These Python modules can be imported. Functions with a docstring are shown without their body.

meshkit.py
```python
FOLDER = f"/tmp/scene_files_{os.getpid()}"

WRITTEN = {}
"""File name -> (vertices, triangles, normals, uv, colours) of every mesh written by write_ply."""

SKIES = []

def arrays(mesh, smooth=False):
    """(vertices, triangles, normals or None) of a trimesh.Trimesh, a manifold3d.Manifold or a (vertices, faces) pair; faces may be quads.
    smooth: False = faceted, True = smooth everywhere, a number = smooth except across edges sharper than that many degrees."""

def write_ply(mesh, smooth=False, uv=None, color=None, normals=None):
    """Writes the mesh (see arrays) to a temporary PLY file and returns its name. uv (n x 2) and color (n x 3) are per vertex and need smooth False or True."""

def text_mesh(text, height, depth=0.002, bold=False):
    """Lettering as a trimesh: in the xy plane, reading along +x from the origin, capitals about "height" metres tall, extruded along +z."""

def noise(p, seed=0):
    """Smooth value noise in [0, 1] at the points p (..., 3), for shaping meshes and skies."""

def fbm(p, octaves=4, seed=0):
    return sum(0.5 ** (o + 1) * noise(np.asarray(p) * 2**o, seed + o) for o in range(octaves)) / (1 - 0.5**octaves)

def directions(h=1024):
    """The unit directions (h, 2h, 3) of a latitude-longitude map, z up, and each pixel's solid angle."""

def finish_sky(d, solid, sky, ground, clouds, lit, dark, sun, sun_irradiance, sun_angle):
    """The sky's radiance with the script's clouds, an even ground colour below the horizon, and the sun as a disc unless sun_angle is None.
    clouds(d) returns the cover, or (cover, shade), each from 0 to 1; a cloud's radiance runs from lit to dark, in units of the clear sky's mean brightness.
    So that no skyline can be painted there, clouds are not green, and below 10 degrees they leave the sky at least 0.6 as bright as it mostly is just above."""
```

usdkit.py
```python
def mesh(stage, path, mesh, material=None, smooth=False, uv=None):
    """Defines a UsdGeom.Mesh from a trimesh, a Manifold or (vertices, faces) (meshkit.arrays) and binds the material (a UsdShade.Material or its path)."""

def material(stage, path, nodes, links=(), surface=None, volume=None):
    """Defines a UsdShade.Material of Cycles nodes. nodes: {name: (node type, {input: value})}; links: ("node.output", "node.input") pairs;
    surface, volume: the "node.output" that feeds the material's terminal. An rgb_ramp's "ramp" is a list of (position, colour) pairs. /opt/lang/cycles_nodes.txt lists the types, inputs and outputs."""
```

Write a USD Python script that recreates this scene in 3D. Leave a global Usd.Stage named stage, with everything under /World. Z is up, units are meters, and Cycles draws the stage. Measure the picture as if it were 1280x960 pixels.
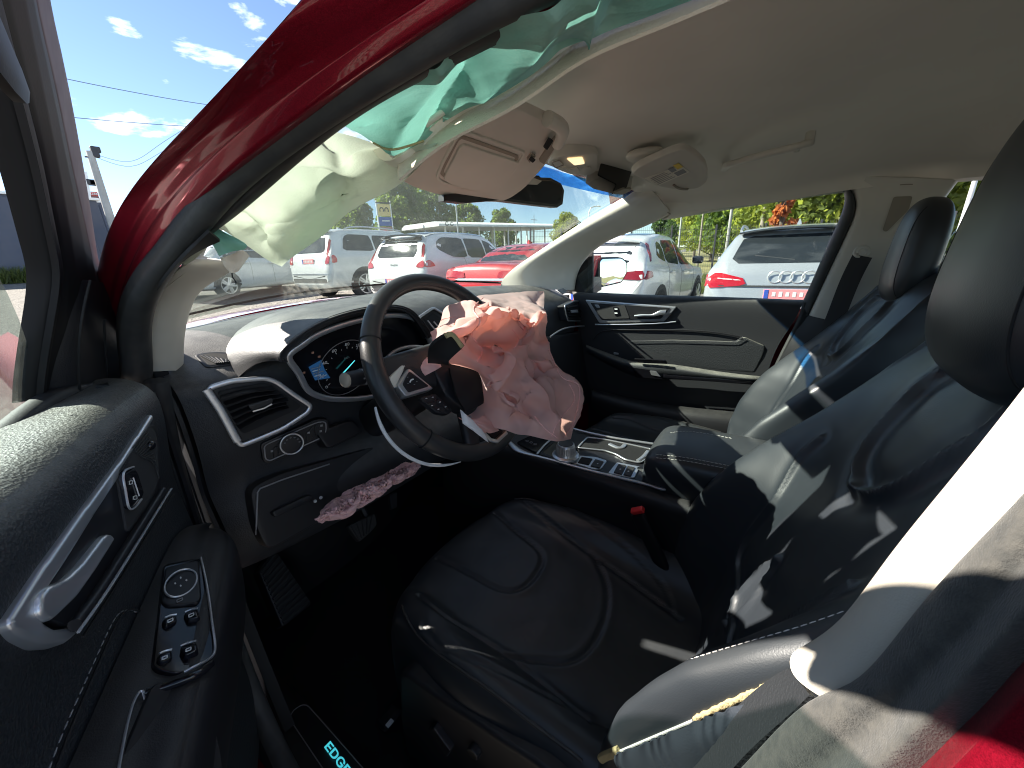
import math, random, numpy as np, trimesh, manifold3d, usdkit, meshkit
from pxr import Usd, UsdGeom, UsdLux, UsdShade, Gf, Sdf, Vt
from scipy.interpolate import CubicSpline, PchipInterpolator
from shapely.geometry import Polygon, Point
from scipy.spatial import Delaunay, cKDTree

stage = Usd.Stage.CreateInMemory()
UsdGeom.SetStageUpAxis(stage, 'Z'); UsdGeom.SetStageMetersPerUnit(stage, 1.0)
UsdGeom.Xform.Define(stage, '/World'); UsdGeom.Scope.Define(stage, '/World/Looks')
A = np.array
# ------------------------------------------------------------------ camera (x right, y forward, z up in the car's frame; metres)
EYE = A([-0.93, 0.0, 1.38]); FPX, YAW, PITCH, ROLL = 481.0, 56.0, 18.3, 1.9
EXPOSURE = 2.0
_a, _p, _r = map(math.radians, (YAW, PITCH, ROLL))
FWD = A([math.sin(_a)*math.cos(_p), math.cos(_a)*math.cos(_p), -math.sin(_p)])
_rt = A([math.cos(_a), -math.sin(_a), 0.0]); _up = np.cross(_rt, FWD)
RGT = _rt*math.cos(_r) - _up*math.sin(_r); UPV = _up*math.cos(_r) + _rt*math.sin(_r)
cam = UsdGeom.Camera.Define(stage, '/World/camera')
cam.CreateHorizontalApertureAttr(36.0); cam.CreateVerticalApertureAttr(27.0); cam.CreateFocalLengthAttr(36.0*FPX/1280)
cam.CreateClippingRangeAttr((0.02, 5000.0)); cam.CreateExposureAttr(EXPOSURE)
cam.AddTransformOp().Set(Gf.Matrix4d(*[float(v) for v in (*RGT, 0, *UPV, 0, *(-FWD), 0, *EYE, 1)]))
# ------------------------------------------------------------------ sky and sun
SUN_AZ, SUN_EL = math.radians(-24), math.radians(36)     # azimuth from the car's nose, towards the passenger side positive
SUN = A([math.sin(SUN_AZ)*math.cos(SUN_EL), math.cos(SUN_AZ)*math.cos(SUN_EL), math.sin(SUN_EL)])
usdkit.material(stage, '/World/Looks/sky_look', {
    'sky': ('sky_texture', {'sky_type': 'single_scattering', 'sun_disc': False, 'sun_elevation': SUN_EL, 'sun_rotation': SUN_AZ, 'altitude': 2200.0, 'air_density': 1.0, 'aerosol_density': 0.35, 'ozone_density': 1.6}),
    'tc': ('texture_coordinate', {}), 'mp': ('mapping', {'scale': (1.6, 1.6, 4.0), 'location': (1.7, 2.9, 0.2)}),
    'n': ('noise_texture', {'scale': 2.3, 'detail': 7.0, 'roughness': 0.56, 'distortion': 0.2}),
    'r': ('rgb_ramp', {'ramp': [(0.0, (0, 0, 0)), (0.575, (0, 0, 0)), (0.66, (0.75, 0.75, 0.75)), (1.0, (1, 1, 1))]}),
    'm': ('mix_color', {'b': (15.0, 15.4, 16.0)}), 'bg': ('background_shader', {'strength': 0.06})},
    [('tc.generated', 'mp.vector'), ('mp.vector', 'n.vector'), ('n.fac', 'r.fac'), ('r.color', 'm.fac'), ('sky.color', 'm.a'), ('m.result', 'bg.color')], surface='bg.background')
dome = UsdLux.DomeLight.Define(stage, '/World/sky'); dome.CreateIntensityAttr(1.0)
UsdShade.MaterialBindingAPI.Apply(dome.GetPrim()).Bind(UsdShade.Material.Get(stage, '/World/Looks/sky_look'))
dome.GetPrim().SetCustomDataByKey('kind', 'structure')
sun = UsdLux.DistantLight.Define(stage, '/World/sun'); sun.CreateIntensityAttr(1.25); sun.CreateAngleAttr(0.5)
sun.CreateNormalizeAttr(True); sun.CreateColorAttr((1.0, 0.93, 0.83))
_z = SUN; _x = np.cross([0, 0, 1.0], _z); _x /= np.linalg.norm(_x); _y = np.cross(_z, _x)
sun.AddTransformOp().Set(Gf.Matrix4d(*[float(v) for v in (*_x, 0, *_y, 0, *_z, 0, 0, 0, 50, 1)]))

# ------------------------------------------------------------------ survey: a sight line of the photograph met with a plane of known place
def sight(px, py):
    v = FWD*FPX + RGT*(px-640.0) + UPV*(480.0-py); return v/np.linalg.norm(v)
def X(px, py, x): r = sight(px, py); return EYE + r*((x-EYE[0])/r[0])
def Y(px, py, y): r = sight(px, py); return EYE + r*((y-EYE[1])/r[1])
def Z(px, py, z): r = sight(px, py); return EYE + r*((z-EYE[2])/r[2])
def N(px, py, p0, n): r = sight(px, py); n = A(n, float); return EYE + r*(((A(p0, float)-EYE) @ n)/(r @ n))
def seen(P):
    v = A(P, float)-EYE; k = v @ FWD; return np.stack([640+FPX*(v @ RGT)/k, 480-FPX*(v @ UPV)/k], -1)

# ------------------------------------------------------------------ prims
used = {}
def numbered(parent, name):
    k = used.get((parent, name), 0); used[(parent, name)] = k+1
    return f'{parent}/{name}' if k == 0 else f'{parent}/{name}_{k:03d}'
def meta(prim, label=None, cat=None, group=None, kind=None):
    for k, v in (('label', label), ('category', cat), ('group', group), ('kind', kind)):
        if v: prim.SetCustomDataByKey(k, v)
def xf(name, parent='/World', loc=None, rz=None, **m):
    p = numbered(parent, name); x = UsdGeom.Xform.Define(stage, p)
    if loc is not None: x.AddTranslateOp().Set(Gf.Vec3d(*map(float, loc)))
    if rz is not None: x.AddRotateZOp().Set(math.degrees(rz))
    meta(x.GetPrim(), **m); return p
def obj(name, mesh, mat, parent='/World', smooth=35, **m):
    if isinstance(mesh, list): mesh = cat(mesh)
    p = numbered(parent, name); g = usdkit.mesh(stage, p, mesh, M[mat], smooth=smooth)
    meta(g.GetPrim(), **m); return p
def cat(ms): return trimesh.util.concatenate([tm(m) for m in ms])
def tm(m):
    if isinstance(m, trimesh.Trimesh): return m
    v, f, n = meshkit.arrays(m); return trimesh.Trimesh(v, f, process=False)

# ------------------------------------------------------------------ curves and surfaces
def cr(pts, n=40, closed=False):
    p = A(pts, float)
    if len(p) == 2: return p[0] + (p[1]-p[0])*np.linspace(0, 1, n)[:, None]
    if closed: p = np.vstack([p, p[:1]])
    t = np.r_[0, np.cumsum(np.sqrt(np.linalg.norm(np.diff(p, axis=0), axis=1))+1e-9)]
    s = CubicSpline(t, p, bc_type='periodic' if closed else 'natural')
    q = s(np.linspace(0, t[-1], 400)); L = np.r_[0, np.cumsum(np.linalg.norm(np.diff(q, axis=0), axis=1))]
    u = np.linspace(0, L[-1], n+1)[:-1] if closed else np.linspace(0, L[-1], n)
    return s(np.interp(u, L, np.linspace(0, t[-1], 400)))
def pl(pts, n=40, closed=False):
    p = A(pts, float)
    if closed: p = np.vstack([p, p[:1]])
    L = np.r_[0, np.cumsum(np.linalg.norm(np.diff(p, axis=0), axis=1))]
    u = np.linspace(0, L[-1], n+1)[:-1] if closed else np.linspace(0, L[-1], n)
    return np.stack([np.interp(u, L, p[:, k]) for k in range(p.shape[1])], 1)
def rounded(pts, r, k=5):
    """Closed polygon (n,3) with every corner replaced by a small arc."""
    p = A(pts, float); out = []
    for i in range(len(p)):
        a, b, c = p[i-1], p[i], p[(i+1) % len(p)]
        la, lc = np.linalg.norm(a-b), np.linalg.norm(c-b); q = min(r, la*.45, lc*.45)
        s, e = b+(a-b)/la*q, b+(c-b)/lc*q
        for t in np.linspace(0, 1, k): out.append((1-t)**2*s + 2*t*(1-t)*b + t*t*e)
    return A(out)
def loft(rows, nu, nv, lin=False, linu=False):
    g = A([(pl if linu else cr)(r, nu) for r in rows])
    if lin: return A([pl(g[:, i], nv) for i in range(nu)]).transpose(1, 0, 2)
    d = np.r_[0, np.cumsum(np.sqrt(np.linalg.norm(np.diff(g, axis=0), axis=2).mean(1))+1e-9)]
    s = CubicSpline(d, g, bc_type='natural', axis=0)
    return s(np.linspace(0, d[-1], nv))
def gmesh(G, cu=False, cv=False):
    nv, nu = G.shape[:2]; i = np.arange(nv*nu).reshape(nv, nu)
    if cu: i = np.hstack([i, i[:, :1]])
    if cv: i = np.vstack([i, i[:1]])
    a, b, c, d = i[:-1, :-1].ravel(), i[:-1, 1:].ravel(), i[1:, 1:].ravel(), i[1:, :-1].ravel()
    return trimesh.Trimesh(G.reshape(-1, 3), np.vstack([np.c_[a, b, c], np.c_[a, c, d]]), process=False)
def gnormals(G):
    n = np.cross(np.gradient(G, axis=1), np.gradient(G, axis=0)); return n/np.maximum(np.linalg.norm(n, axis=2, keepdims=True), 1e-12)
def outward(m):
    T = m.triangles; T = T-T.mean((0, 1)); m.faces = m.faces[:, ::-1] if (np.cross(T[:, 0], T[:, 1])*T[:, 2]).sum() < 0 else m.faces; return m
def shell(G, t, away=None):
    """A sheet with thickness t, its body lying on the far side from the point (or direction) 'away'."""
    n = gnormals(G)
    if away is None: away = EYE
    if ((A(away)-G)*n).sum(2).mean() < 0: n = -n
    B = G - n*t; nv, nu = G.shape[:2]
    ring = lambda H: np.vstack([H[0], H[1:, -1], H[-1, :-1][::-1], H[1:-1, 0][::-1]])
    r = A([ring(B), ring(G)])
    m = trimesh.util.concatenate([gmesh(G), gmesh(B[:, ::-1]), gmesh(r, cu=True)])
    m.merge_vertices(); return outward(m)
def loops(L, caps=True):
    """Skin over closed loops (k,n,3)."""
    L = A(L, float); m = gmesh(L, cu=True); v, f = [m.vertices], [m.faces]; k, n = L.shape[:2]
    if caps:
        for row in (0, k-1):
            v.append(L[row].mean(0)[None]); c = len(np.vstack(v))-1; i = np.arange(n)+row*n; f.append(np.c_[np.roll(i, -1), i, np.full(n, c)] if row == 0 else np.c_[i, np.roll(i, -1), np.full(n, c)])
    return outward(trimesh.Trimesh(np.vstack(v), np.vstack(f), process=False))
def frames(p, closed=False):
    t = np.gradient(p, axis=0) if not closed else np.roll(p, -1, 0)-np.roll(p, 1, 0)
    t /= np.maximum(np.linalg.norm(t, axis=1, keepdims=True), 1e-12)
    u = np.zeros_like(p); a = np.eye(3)[np.argmin(abs(t[0]))]; u[0] = np.cross(t[0], a); u[0] /= np.linalg.norm(u[0])
    for i in range(1, len(p)):
        w = u[i-1]-t[i]*(u[i-1] @ t[i]); u[i] = w/max(np.linalg.norm(w), 1e-12)
    return t, u, np.cross(t, u)
def tube(p, r, n=8, closed=False):
    p = A(p, float); t, u, w = frames(p, closed); r = np.broadcast_to(np.asarray(r, float), (len(p),))[:, None, None]
    a = np.linspace(0, 2*np.pi, n, endpoint=False)
    L = p[:, None] + r*(np.cos(a)[None, :, None]*u[:, None] + np.sin(a)[None, :, None]*w[:, None])
    if closed:
        return outward(gmesh(L, cu=True, cv=True))
    return loops(L)
def strip(p, up, w, h, closed=False, n=10, sq=.7):
    """Trim with a flattened round section: half width w, half height h along 'up' (a vector or one per point)."""
    p = A(p, float); t = np.gradient(p, axis=0) if not closed else np.roll(p, -1, 0)-np.roll(p, 1, 0)
    t /= np.maximum(np.linalg.norm(t, axis=1, keepdims=True), 1e-12); up = np.broadcast_to(A(up, float), p.shape)
    s = np.cross(t, up); s /= np.maximum(np.linalg.norm(s, axis=1, keepdims=True), 1e-12); q = np.cross(s, t)
    a = np.linspace(0, 2*np.pi, n, endpoint=False)+np.pi/n; ca, sa = np.cos(a), np.sin(a)
    ca, sa = np.sign(ca)*abs(ca)**sq, np.sign(sa)*abs(sa)**sq
    w = np.broadcast_to(np.asarray(w, float), (len(p),))[:, None, None]; h = np.broadcast_to(np.asarray(h, float), (len(p),))[:, None, None]
    L = p[:, None] + w*ca[None, :, None]*s[:, None] + h*sa[None, :, None]*q[:, None]
    if closed:
        return outward(gmesh(L, cu=True, cv=True))
    return loops(L)
def plane_of(p):
    c = p.mean(0); n = np.linalg.svd(p-c)[2][2]; return c, n
def plate(pts, t=.004, b=.001, toward=None, lift=0.0):
    """A plate with a bevelled rim on the outline pts (n,3); its face looks towards 'toward'."""
    p = A(pts, float); c, n = plane_of(p)
    if n @ ((EYE if toward is None else A(toward, float))-c) < 0: n = -n
    e1 = p[1]-p[0]; e1 = e1-n*(e1 @ n); e1 /= np.linalg.norm(e1); e2 = np.cross(n, e1)
    q = np.stack([(p-c) @ e1, (p-c) @ e2], 1)
    keep = np.linalg.norm(q-np.roll(q, 1, 0), axis=1) > 1e-6; q = q[keep]
    if Polygon(q).exterior.is_ccw is False: q = q[::-1]
    def inset(d):
        if d == 0: return q
        g = Polygon(q).buffer(0)
        e = np.roll(q, -1, 0)-q; e /= np.linalg.norm(e, axis=1, keepdims=True); en = np.stack([-e[:, 1], e[:, 0]], 1); m = en+np.roll(en, 1, 0)
        m /= np.maximum((m*m).sum(1, keepdims=True), .25)/2; return q+m*d
    rings = [(q, -t), (q, -b), (inset(b*.35), -b*.3), (inset(b), 0.0)]
    L = A([c + r[:, :1]*e1 + r[:, 1:]*e2 + n*(h+lift) for r, h in rings])
    m = gmesh(L, cu=True); poly = Polygon(rings[-1][0]); k = len(q)
    try:
        v2, f2 = trimesh.creation.triangulate_polygon(poly if poly.is_valid else poly.buffer(0), engine='earcut')
    except Exception:
        return m
    top = c + v2[:, :1]*e1 + v2[:, 1:]*e2 + n*lift; bot = top - n*t
    m = trimesh.util.concatenate([m, trimesh.Trimesh(top, f2, process=False), trimesh.Trimesh(bot, f2[:, ::-1], process=False)])
    m.merge_vertices(); return outward(m)
def rbox(size, r=.004, seg=3, at=(0, 0, 0), R=None):
    s = A(size, float)/2; r = min(r, s.min()*.98); b = trimesh.creation.icosphere(subdivisions=1 if seg < 3 else 2, radius=r).vertices
    P = np.vstack([b+A([x, y, z])*(s-r) for x in (-1, 1) for y in (-1, 1) for z in (-1, 1)])
    m = trimesh.convex.convex_hull(P)
    if R is not None: m.apply_transform(np.block([[A(R, float), np.zeros((3, 1))], [np.zeros((1, 3)), np.ones((1, 1))]]))
    m.apply_translation(at); return m
def basis(e1, e2):
    e1 = A(e1, float)/np.linalg.norm(e1); e2 = A(e2, float)-e1*(A(e2, float) @ e1); e2 /= np.linalg.norm(e2); return np.stack([e1, e2, np.cross(e1, e2)], 1)
def place(m, o, e1, e2):
    """Puts a mesh drawn in the xy plane at o with its x along e1 and its y along e2."""
    m = tm(m).copy(); T = np.eye(4); T[:3, :3] = basis(e1, e2); T[:3, 3] = o; m.apply_transform(T); return m
def word(text, o, e1, e2, h, depth=.0006, bold=False, mid=True):
    m = meshkit.text_mesh(text, h, depth, bold); m.apply_translation([-m.bounds[:, 0].mean() if mid else 0, -m.bounds[:, 1].mean() if mid else 0, 0]); return place(m, o, e1, e2)
def hit(mesh, o, d):
    """First meeting of rays with a mesh: (points, ok)."""
    T = mesh.triangles; o, d = np.atleast_2d(A(o, float)), np.atleast_2d(A(d, float)); e1, e2 = T[:, 1]-T[:, 0], T[:, 2]-T[:, 0]
    best = np.full(len(o), np.inf)
    for i in range(len(o)):
        h = np.cross(d[i], e2); a = (e1*h).sum(1); ok = abs(a) > 1e-14; f = np.where(ok, 1/np.where(ok, a, 1), 0)
        s = o[i]-T[:, 0]; u = f*(s*h).sum(1); q = np.cross(s, e1); v = f*(q @ d[i]); t = f*(e2*q).sum(1)
        g = ok & (u >= -1e-9) & (v >= -1e-9) & (u+v <= 1+1e-9) & (t > 1e-6)
        if g.any(): best[i] = t[g].min()
    return o+d*np.where(np.isfinite(best), best, 0)[:, None], np.isfinite(best)
def onto(mesh, pts, lift=.001, n=40, closed=False, smooth=True):
    """A path over a surface whose points lie behind the given points of the photograph."""
    q = (cr if smooth else pl)(A(pts, float), n, closed); d = A([sight(*p) for p in q]); P, ok = hit(mesh, np.repeat(EYE[None], n, 0), d)
    P = P[ok]-d[ok]*lift; return P
def stitches(path, L=.006, gap=.003, r=.0007):
    p = A(path); s = np.r_[0, np.cumsum(np.linalg.norm(np.diff(p, axis=0), axis=1))]; out = []; at = lambda u: A([np.interp(u, s, p[:, k]) for k in range(3)])
    for u in np.arange(0, s[-1]-L, L+gap): out.append(tube(A([at(u), at(u+L/2), at(u+L)]), r*A([.6, 1, .6]), 5))
    return cat(out)
def crumple(G, grow=1.06, iters=120, hold=.02, seed=1, amp=.002, pin=False):
    """Cloth given more area than its frame: it buckles into folds. G (nv,nu,3) start shape."""
    rng = np.random.default_rng(seed); P = G.copy(); n = gnormals(G)
    nv, nu = G.shape[:2]; vv, uu = np.meshgrid(np.linspace(0, 1, nv), np.linspace(0, 1, nu), indexing='ij')
    P += n*((meshkit.fbm(np.stack([uu*7, vv*7, uu*0+seed], -1), 3, seed)-.5)*amp*6)[..., None]
    pairs = []
    for dv, du, w in ((0, 1, 1), (1, 0, 1), (1, 1, .7), (1, -1, .7), (0, 3, .25), (3, 0, .25)):
        a = (slice(0, nv-dv), slice(max(0, -du), nu-max(0, du))); b = (slice(dv, nv), slice(max(0, du), nu+min(0, du)))
        pairs.append((a, b, np.linalg.norm(G[a]-G[b], axis=2)*(grow if max(dv, abs(du)) == 1 else grow*.97), w))
    for k in range(iters):
        D, W = np.zeros_like(P), np.zeros(P.shape[:2])
        for a, b, L, w in pairs:
            d = P[b]-P[a]; l = np.linalg.norm(d, axis=2); c = (d*((l-L)/np.maximum(l, 1e-9)*.5*w)[..., None])
            D[a] += c; W[a] += w; D[b] -= c; W[b] += w
        P += D/W[..., None]*1.3
        P += (G-P)*hold
        if pin: P[0], P[-1], P[:, 0], P[:, -1] = G[0], G[-1], G[:, 0], G[:, -1]
    return P
# ------------------------------------------------------------------ materials
M = {}
def mat(name, nodes, links, surface, volume=None):
    M[name] = usdkit.material(stage, '/World/Looks/'+name, nodes, links, surface=surface, volume=volume); return M[name]
def surf(name, col, rough=.5, metal=0.0, bump=None, var=None, col2=None, coat=0.0, spec=.5, dust=None, sheen=0.0, rvar=0.0, emit=None, object_space=True, coat_rough=.03):
    """Principled surface. bump=(kind, scale, strength, distance); var=(scale, detail) mixes col and col2; dust=(colour, scale, amount) settles on faces that look up."""
    n = {'p': ('principled_bsdf', {'base_color': col, 'roughness': rough, 'metallic': metal, 'coat_weight': coat, 'coat_roughness': coat_rough, 'specular_ior_level': spec, 'sheen_weight': sheen}), 'g': ('geometry', {})}
    L = []
    if emit: n['p'][1].update(emission_color=emit[0], emission_strength=emit[1])
    src = None
    if var:
        n['vn'] = ('noise_texture', {'scale': var[0], 'detail': var[1], 'roughness': .6}); n['vr'] = ('map_range', {'from_min': .35, 'from_max': .65, 'clamp': True}); n['vm'] = ('mix_color', {'a': col, 'b': col2})
        L += [('g.position', 'vn.vector'), ('vn.fac', 'vr.value'), ('vr.result', 'vm.fac')]; src = 'vm.result'
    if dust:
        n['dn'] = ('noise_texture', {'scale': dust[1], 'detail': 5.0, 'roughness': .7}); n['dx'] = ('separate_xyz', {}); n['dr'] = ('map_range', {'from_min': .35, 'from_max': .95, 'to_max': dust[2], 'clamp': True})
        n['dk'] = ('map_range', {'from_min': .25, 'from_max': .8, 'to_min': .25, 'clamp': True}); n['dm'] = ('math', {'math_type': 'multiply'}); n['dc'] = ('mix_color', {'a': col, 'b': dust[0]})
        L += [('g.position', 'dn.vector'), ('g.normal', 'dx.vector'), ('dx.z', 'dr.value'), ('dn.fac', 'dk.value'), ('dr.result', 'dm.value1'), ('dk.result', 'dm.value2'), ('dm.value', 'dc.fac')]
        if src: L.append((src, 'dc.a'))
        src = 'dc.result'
    if src: L.append((src, 'p.base_color'))
    if rvar:
        n['rn'] = ('noise_texture', {'scale': 9.0, 'detail': 4.0}); n['rr'] = ('map_range', {'from_min': .3, 'from_max': .7, 'to_min': rough-rvar, 'to_max': rough+rvar, 'clamp': True})
        L += [('g.position', 'rn.vector'), ('rn.fac', 'rr.value'), ('rr.result', 'p.roughness')]
    if bump:
        kind, sc, st, di = bump
        n['b'] = ('bump', {'strength': st, 'distance': di})
        n['bt'] = ('voronoi_texture', {'scale': sc, 'feature': 'f1', 'detail': 1.0}) if kind == 'voronoi' else ('noise_texture', {'scale': sc, 'detail': 4.0, 'roughness': .6})
        L += [('g.position', 'bt.vector'), ('bt.distance' if kind == 'voronoi' else 'bt.fac', 'b.height'), ('b.normal', 'p.normal')]
    return mat(name, n, L, 'p.BSDF')
surf('leather', (.019, .023, .028), .40, bump=('voronoi', 620, .16, .0005), rvar=.05, spec=.5, dust=((.15, .147, .135), 14, .22))
surf('leather_perforated', (.016, .018, .021), .46, bump=('voronoi', 420, .35, .0007), spec=.5, dust=((.09, .088, .082), 14, .3))
surf('leather_rim', (.016, .016, .017), .38, bump=('voronoi', 800, .2, .0005), rvar=.1, dust=((.12, .115, .105), 30, .5))
surf('dash', (.017, .018, .021), .55, bump=('voronoi', 420, .35, .0008), dust=((.20, .195, .185), 22, .85))
surf('door_soft', (.017, .019, .022), .52, bump=('voronoi', 330, .6, .0011), dust=((.30, .29, .25), 40, .75))
surf('plastic', (.009, .009, .011), .5, bump=('voronoi', 700, .3, .0005), dust=((.09, .088, .082), 30, .4))
surf('plastic_smooth', (.009, .009, .011), .42)
surf('piano', (.006, .006, .008), .12, rvar=.05)
surf('void', (.004, .004, .005), .8)
surf('knit', (.020, .020, .022), .8, bump=('noise', 900, .5, .001))
surf('frame_dust', (.035, .017, .022), .75, var=(30, 5), col2=(.055, .036, .04))
surf('frame_black', (.011, .011, .012), .62, spec=.2, bump=('noise', 500, .15, .0006))
surf('rubber', (.020, .021, .023), .62, bump=('noise', 260, .25, .0012), var=(40, 4), col2=(.034, .034, .034))
surf('flock', (.030, .030, .028), .9, bump=('noise', 700, .6, .002), var=(120, 5), col2=(.055, .052, .046), sheen=.15)
surf('carpet', (.008, .008, .009), .95, bump=('noise', 900, .8, .003))
surf('chrome', (.72, .73, .75), .22, .75)
surf('satin', (.60, .61, .63), .32, .85, bump=('noise', 900, .05, .0003))
surf('headliner', (.70, .66, .585), .95, bump=('noise', 1300, .5, .0008), var=(5, 3), col2=(.66, .62, .55), sheen=.15)
surf('headliner_edge', (.62, .53, .43), .95, bump=('noise', 700, .6, .0014))
surf('beige', (.58, .55, .49), .6, bump=('voronoi', 800, .2, .0004), var=(14, 4), col2=(.55, .52, .46))
surf('beige_pillar', (.40, .365, .31), .6, bump=('voronoi', 800, .2, .0004))
surf('beige_dark', (.26, .225, .18), .7)
surf('lens', (.75, .62, .45), .3, emit=((1.0, .72, .38), .35))
surf('pink_cloth', (.80, .44, .41), .85, bump=('noise', 1500, .4, .0006))
mat('airbag', {'g': ('geometry', {}), 'n': ('noise_texture', {'scale': 26.0, 'detail': 6.0, 'roughness': .65}), 'w': ('noise_texture', {'scale': 1400.0}), 'b': ('bump', {'strength': .25, 'distance': .0006}),
    'r': ('rgb_ramp', {'ramp': [(.3, (.82, .58, .55)), (.7, (.78, .52, .49))]}), 'p': ('principled_bsdf', {'roughness': .8, 'sheen_weight': .15}), 't': ('translucent_bsdf', {'color': (.92, .52, .44)}), 'm': ('mix_closure', {'fac': .46})},
    [('g.position', 'n.vector'), ('n.fac', 'r.fac'), ('r.color', 'p.base_color'), ('g.position', 'w.vector'), ('w.fac', 'b.height'), ('b.normal', 'p.normal'), ('p.BSDF', 'm.closure1'), ('t.BSDF', 'm.closure2')], 'm.closure')
def clothmat(name, c1, c2, tr, fac, sc=9.0):
    mat(name, {'g': ('geometry', {}), 'n': ('noise_texture', {'scale': sc, 'detail': 4.0}), 'w': ('voronoi_texture', {'scale': 420.0}), 'b': ('bump', {'strength': .35, 'distance': .0007}),
        'r': ('rgb_ramp', {'ramp': [(.36, c1), (.64, c2)]}), 'p': ('principled_bsdf', {'roughness': .55}), 't': ('translucent_bsdf', {'color': tr}), 'm': ('mix_closure', {'fac': fac})},
        [('g.position', 'n.vector'), ('n.fac', 'r.fac'), ('r.color', 'p.base_color'), ('g.position', 'w.vector'), ('w.distance', 'b.height'), ('b.normal', 'p.normal'), ('p.BSDF', 'm.closure1'), ('t.BSDF', 'm.closure2')], 'm.closure')
clothmat('curtain_pale', (.46, .56, .47), (.60, .58, .52), (.50, .60, .48), .26, 6.0)
clothmat('curtain_teal', (.18, .43, .37), (.30, .53, .47), (.20, .50, .42), .22, 14.0)
mat('airbag_knee', {'g': ('geometry', {}), 'w': ('noise_texture', {'scale': 1400.0}), 'b': ('bump', {'strength': .3, 'distance': .0008}), 'p': ('principled_bsdf', {'base_color': (.80, .50, .50), 'roughness': .8})},
    [('g.position', 'w.vector'), ('w.fac', 'b.height'), ('b.normal', 'p.normal')], 'p.BSDF')
mat('red_paint', {'g': ('geometry', {}), 'v': ('voronoi_texture', {'scale': 2600.0}), 'r': ('rgb_ramp', {'ramp': [(0, (.15, .002, .010)), (1, (.32, .006, .024))]}), 's': ('separate_color', {}),
    'p': ('principled_bsdf', {'roughness': .36, 'metallic': .55, 'coat_weight': 1.0, 'coat_roughness': .03})},
    [('g.position', 'v.vector'), ('v.color', 's.color'), ('s.r', 'r.fac'), ('r.color', 'p.base_color')], 'p.BSDF')
def pane(name, tint, dirt=0.0, dirt_col=(.55, .53, .48), sc=9.0):
    mat(name, {'t': ('transparent_bsdf', {'color': tint}), 'gl': ('glossy_bsdf', {'color': (1, 1, 1), 'roughness': .02}), 'f': ('layer_weight', {'blend': .5}), 'f5': ('math', {'math_type': 'power', 'value2': 5.0}), 'fs': ('math', {'math_type': 'multiply_add', 'value2': .92, 'value3': .045}), 'm': ('mix_closure', {}),
        'd': ('diffuse_bsdf', {'color': dirt_col}), 'tr': ('translucent_bsdf', {'color': dirt_col}), 'dt': ('mix_closure', {'fac': .6}), 'g': ('geometry', {}), 'n': ('noise_texture', {'scale': sc, 'detail': 8.0, 'roughness': .72}), 'mr': ('map_range', {'from_min': .38, 'from_max': .72, 'to_min': dirt*.35, 'to_max': dirt, 'clamp': True}), 'k': ('mix_closure', {})},
        [('f.facing', 'f5.value1'), ('f5.value', 'fs.value1'), ('fs.value', 'm.fac'), ('t.BSDF', 'm.closure1'), ('gl.BSDF', 'm.closure2'), ('g.position', 'n.vector'), ('n.fac', 'mr.value'), ('mr.result', 'k.fac'), ('d.BSDF', 'dt.closure1'), ('tr.BSDF', 'dt.closure2'), ('m.closure', 'k.closure1'), ('dt.closure', 'k.closure2')], 'k.closure')
pane('windshield', (.80, .85, .83), .02)
pane('side_glass', (.82, .87, .85), .008)
pane('dirty_glass', (.70, .76, .75), .06, (.5, .5, .46), 26.0)
pane('privacy', (.30, .33, .33), .02)
pane('shade_band', (.30, .62, .95), .02)
surf('mirror', (.93, .94, .95), .01, 1.0)
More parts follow.
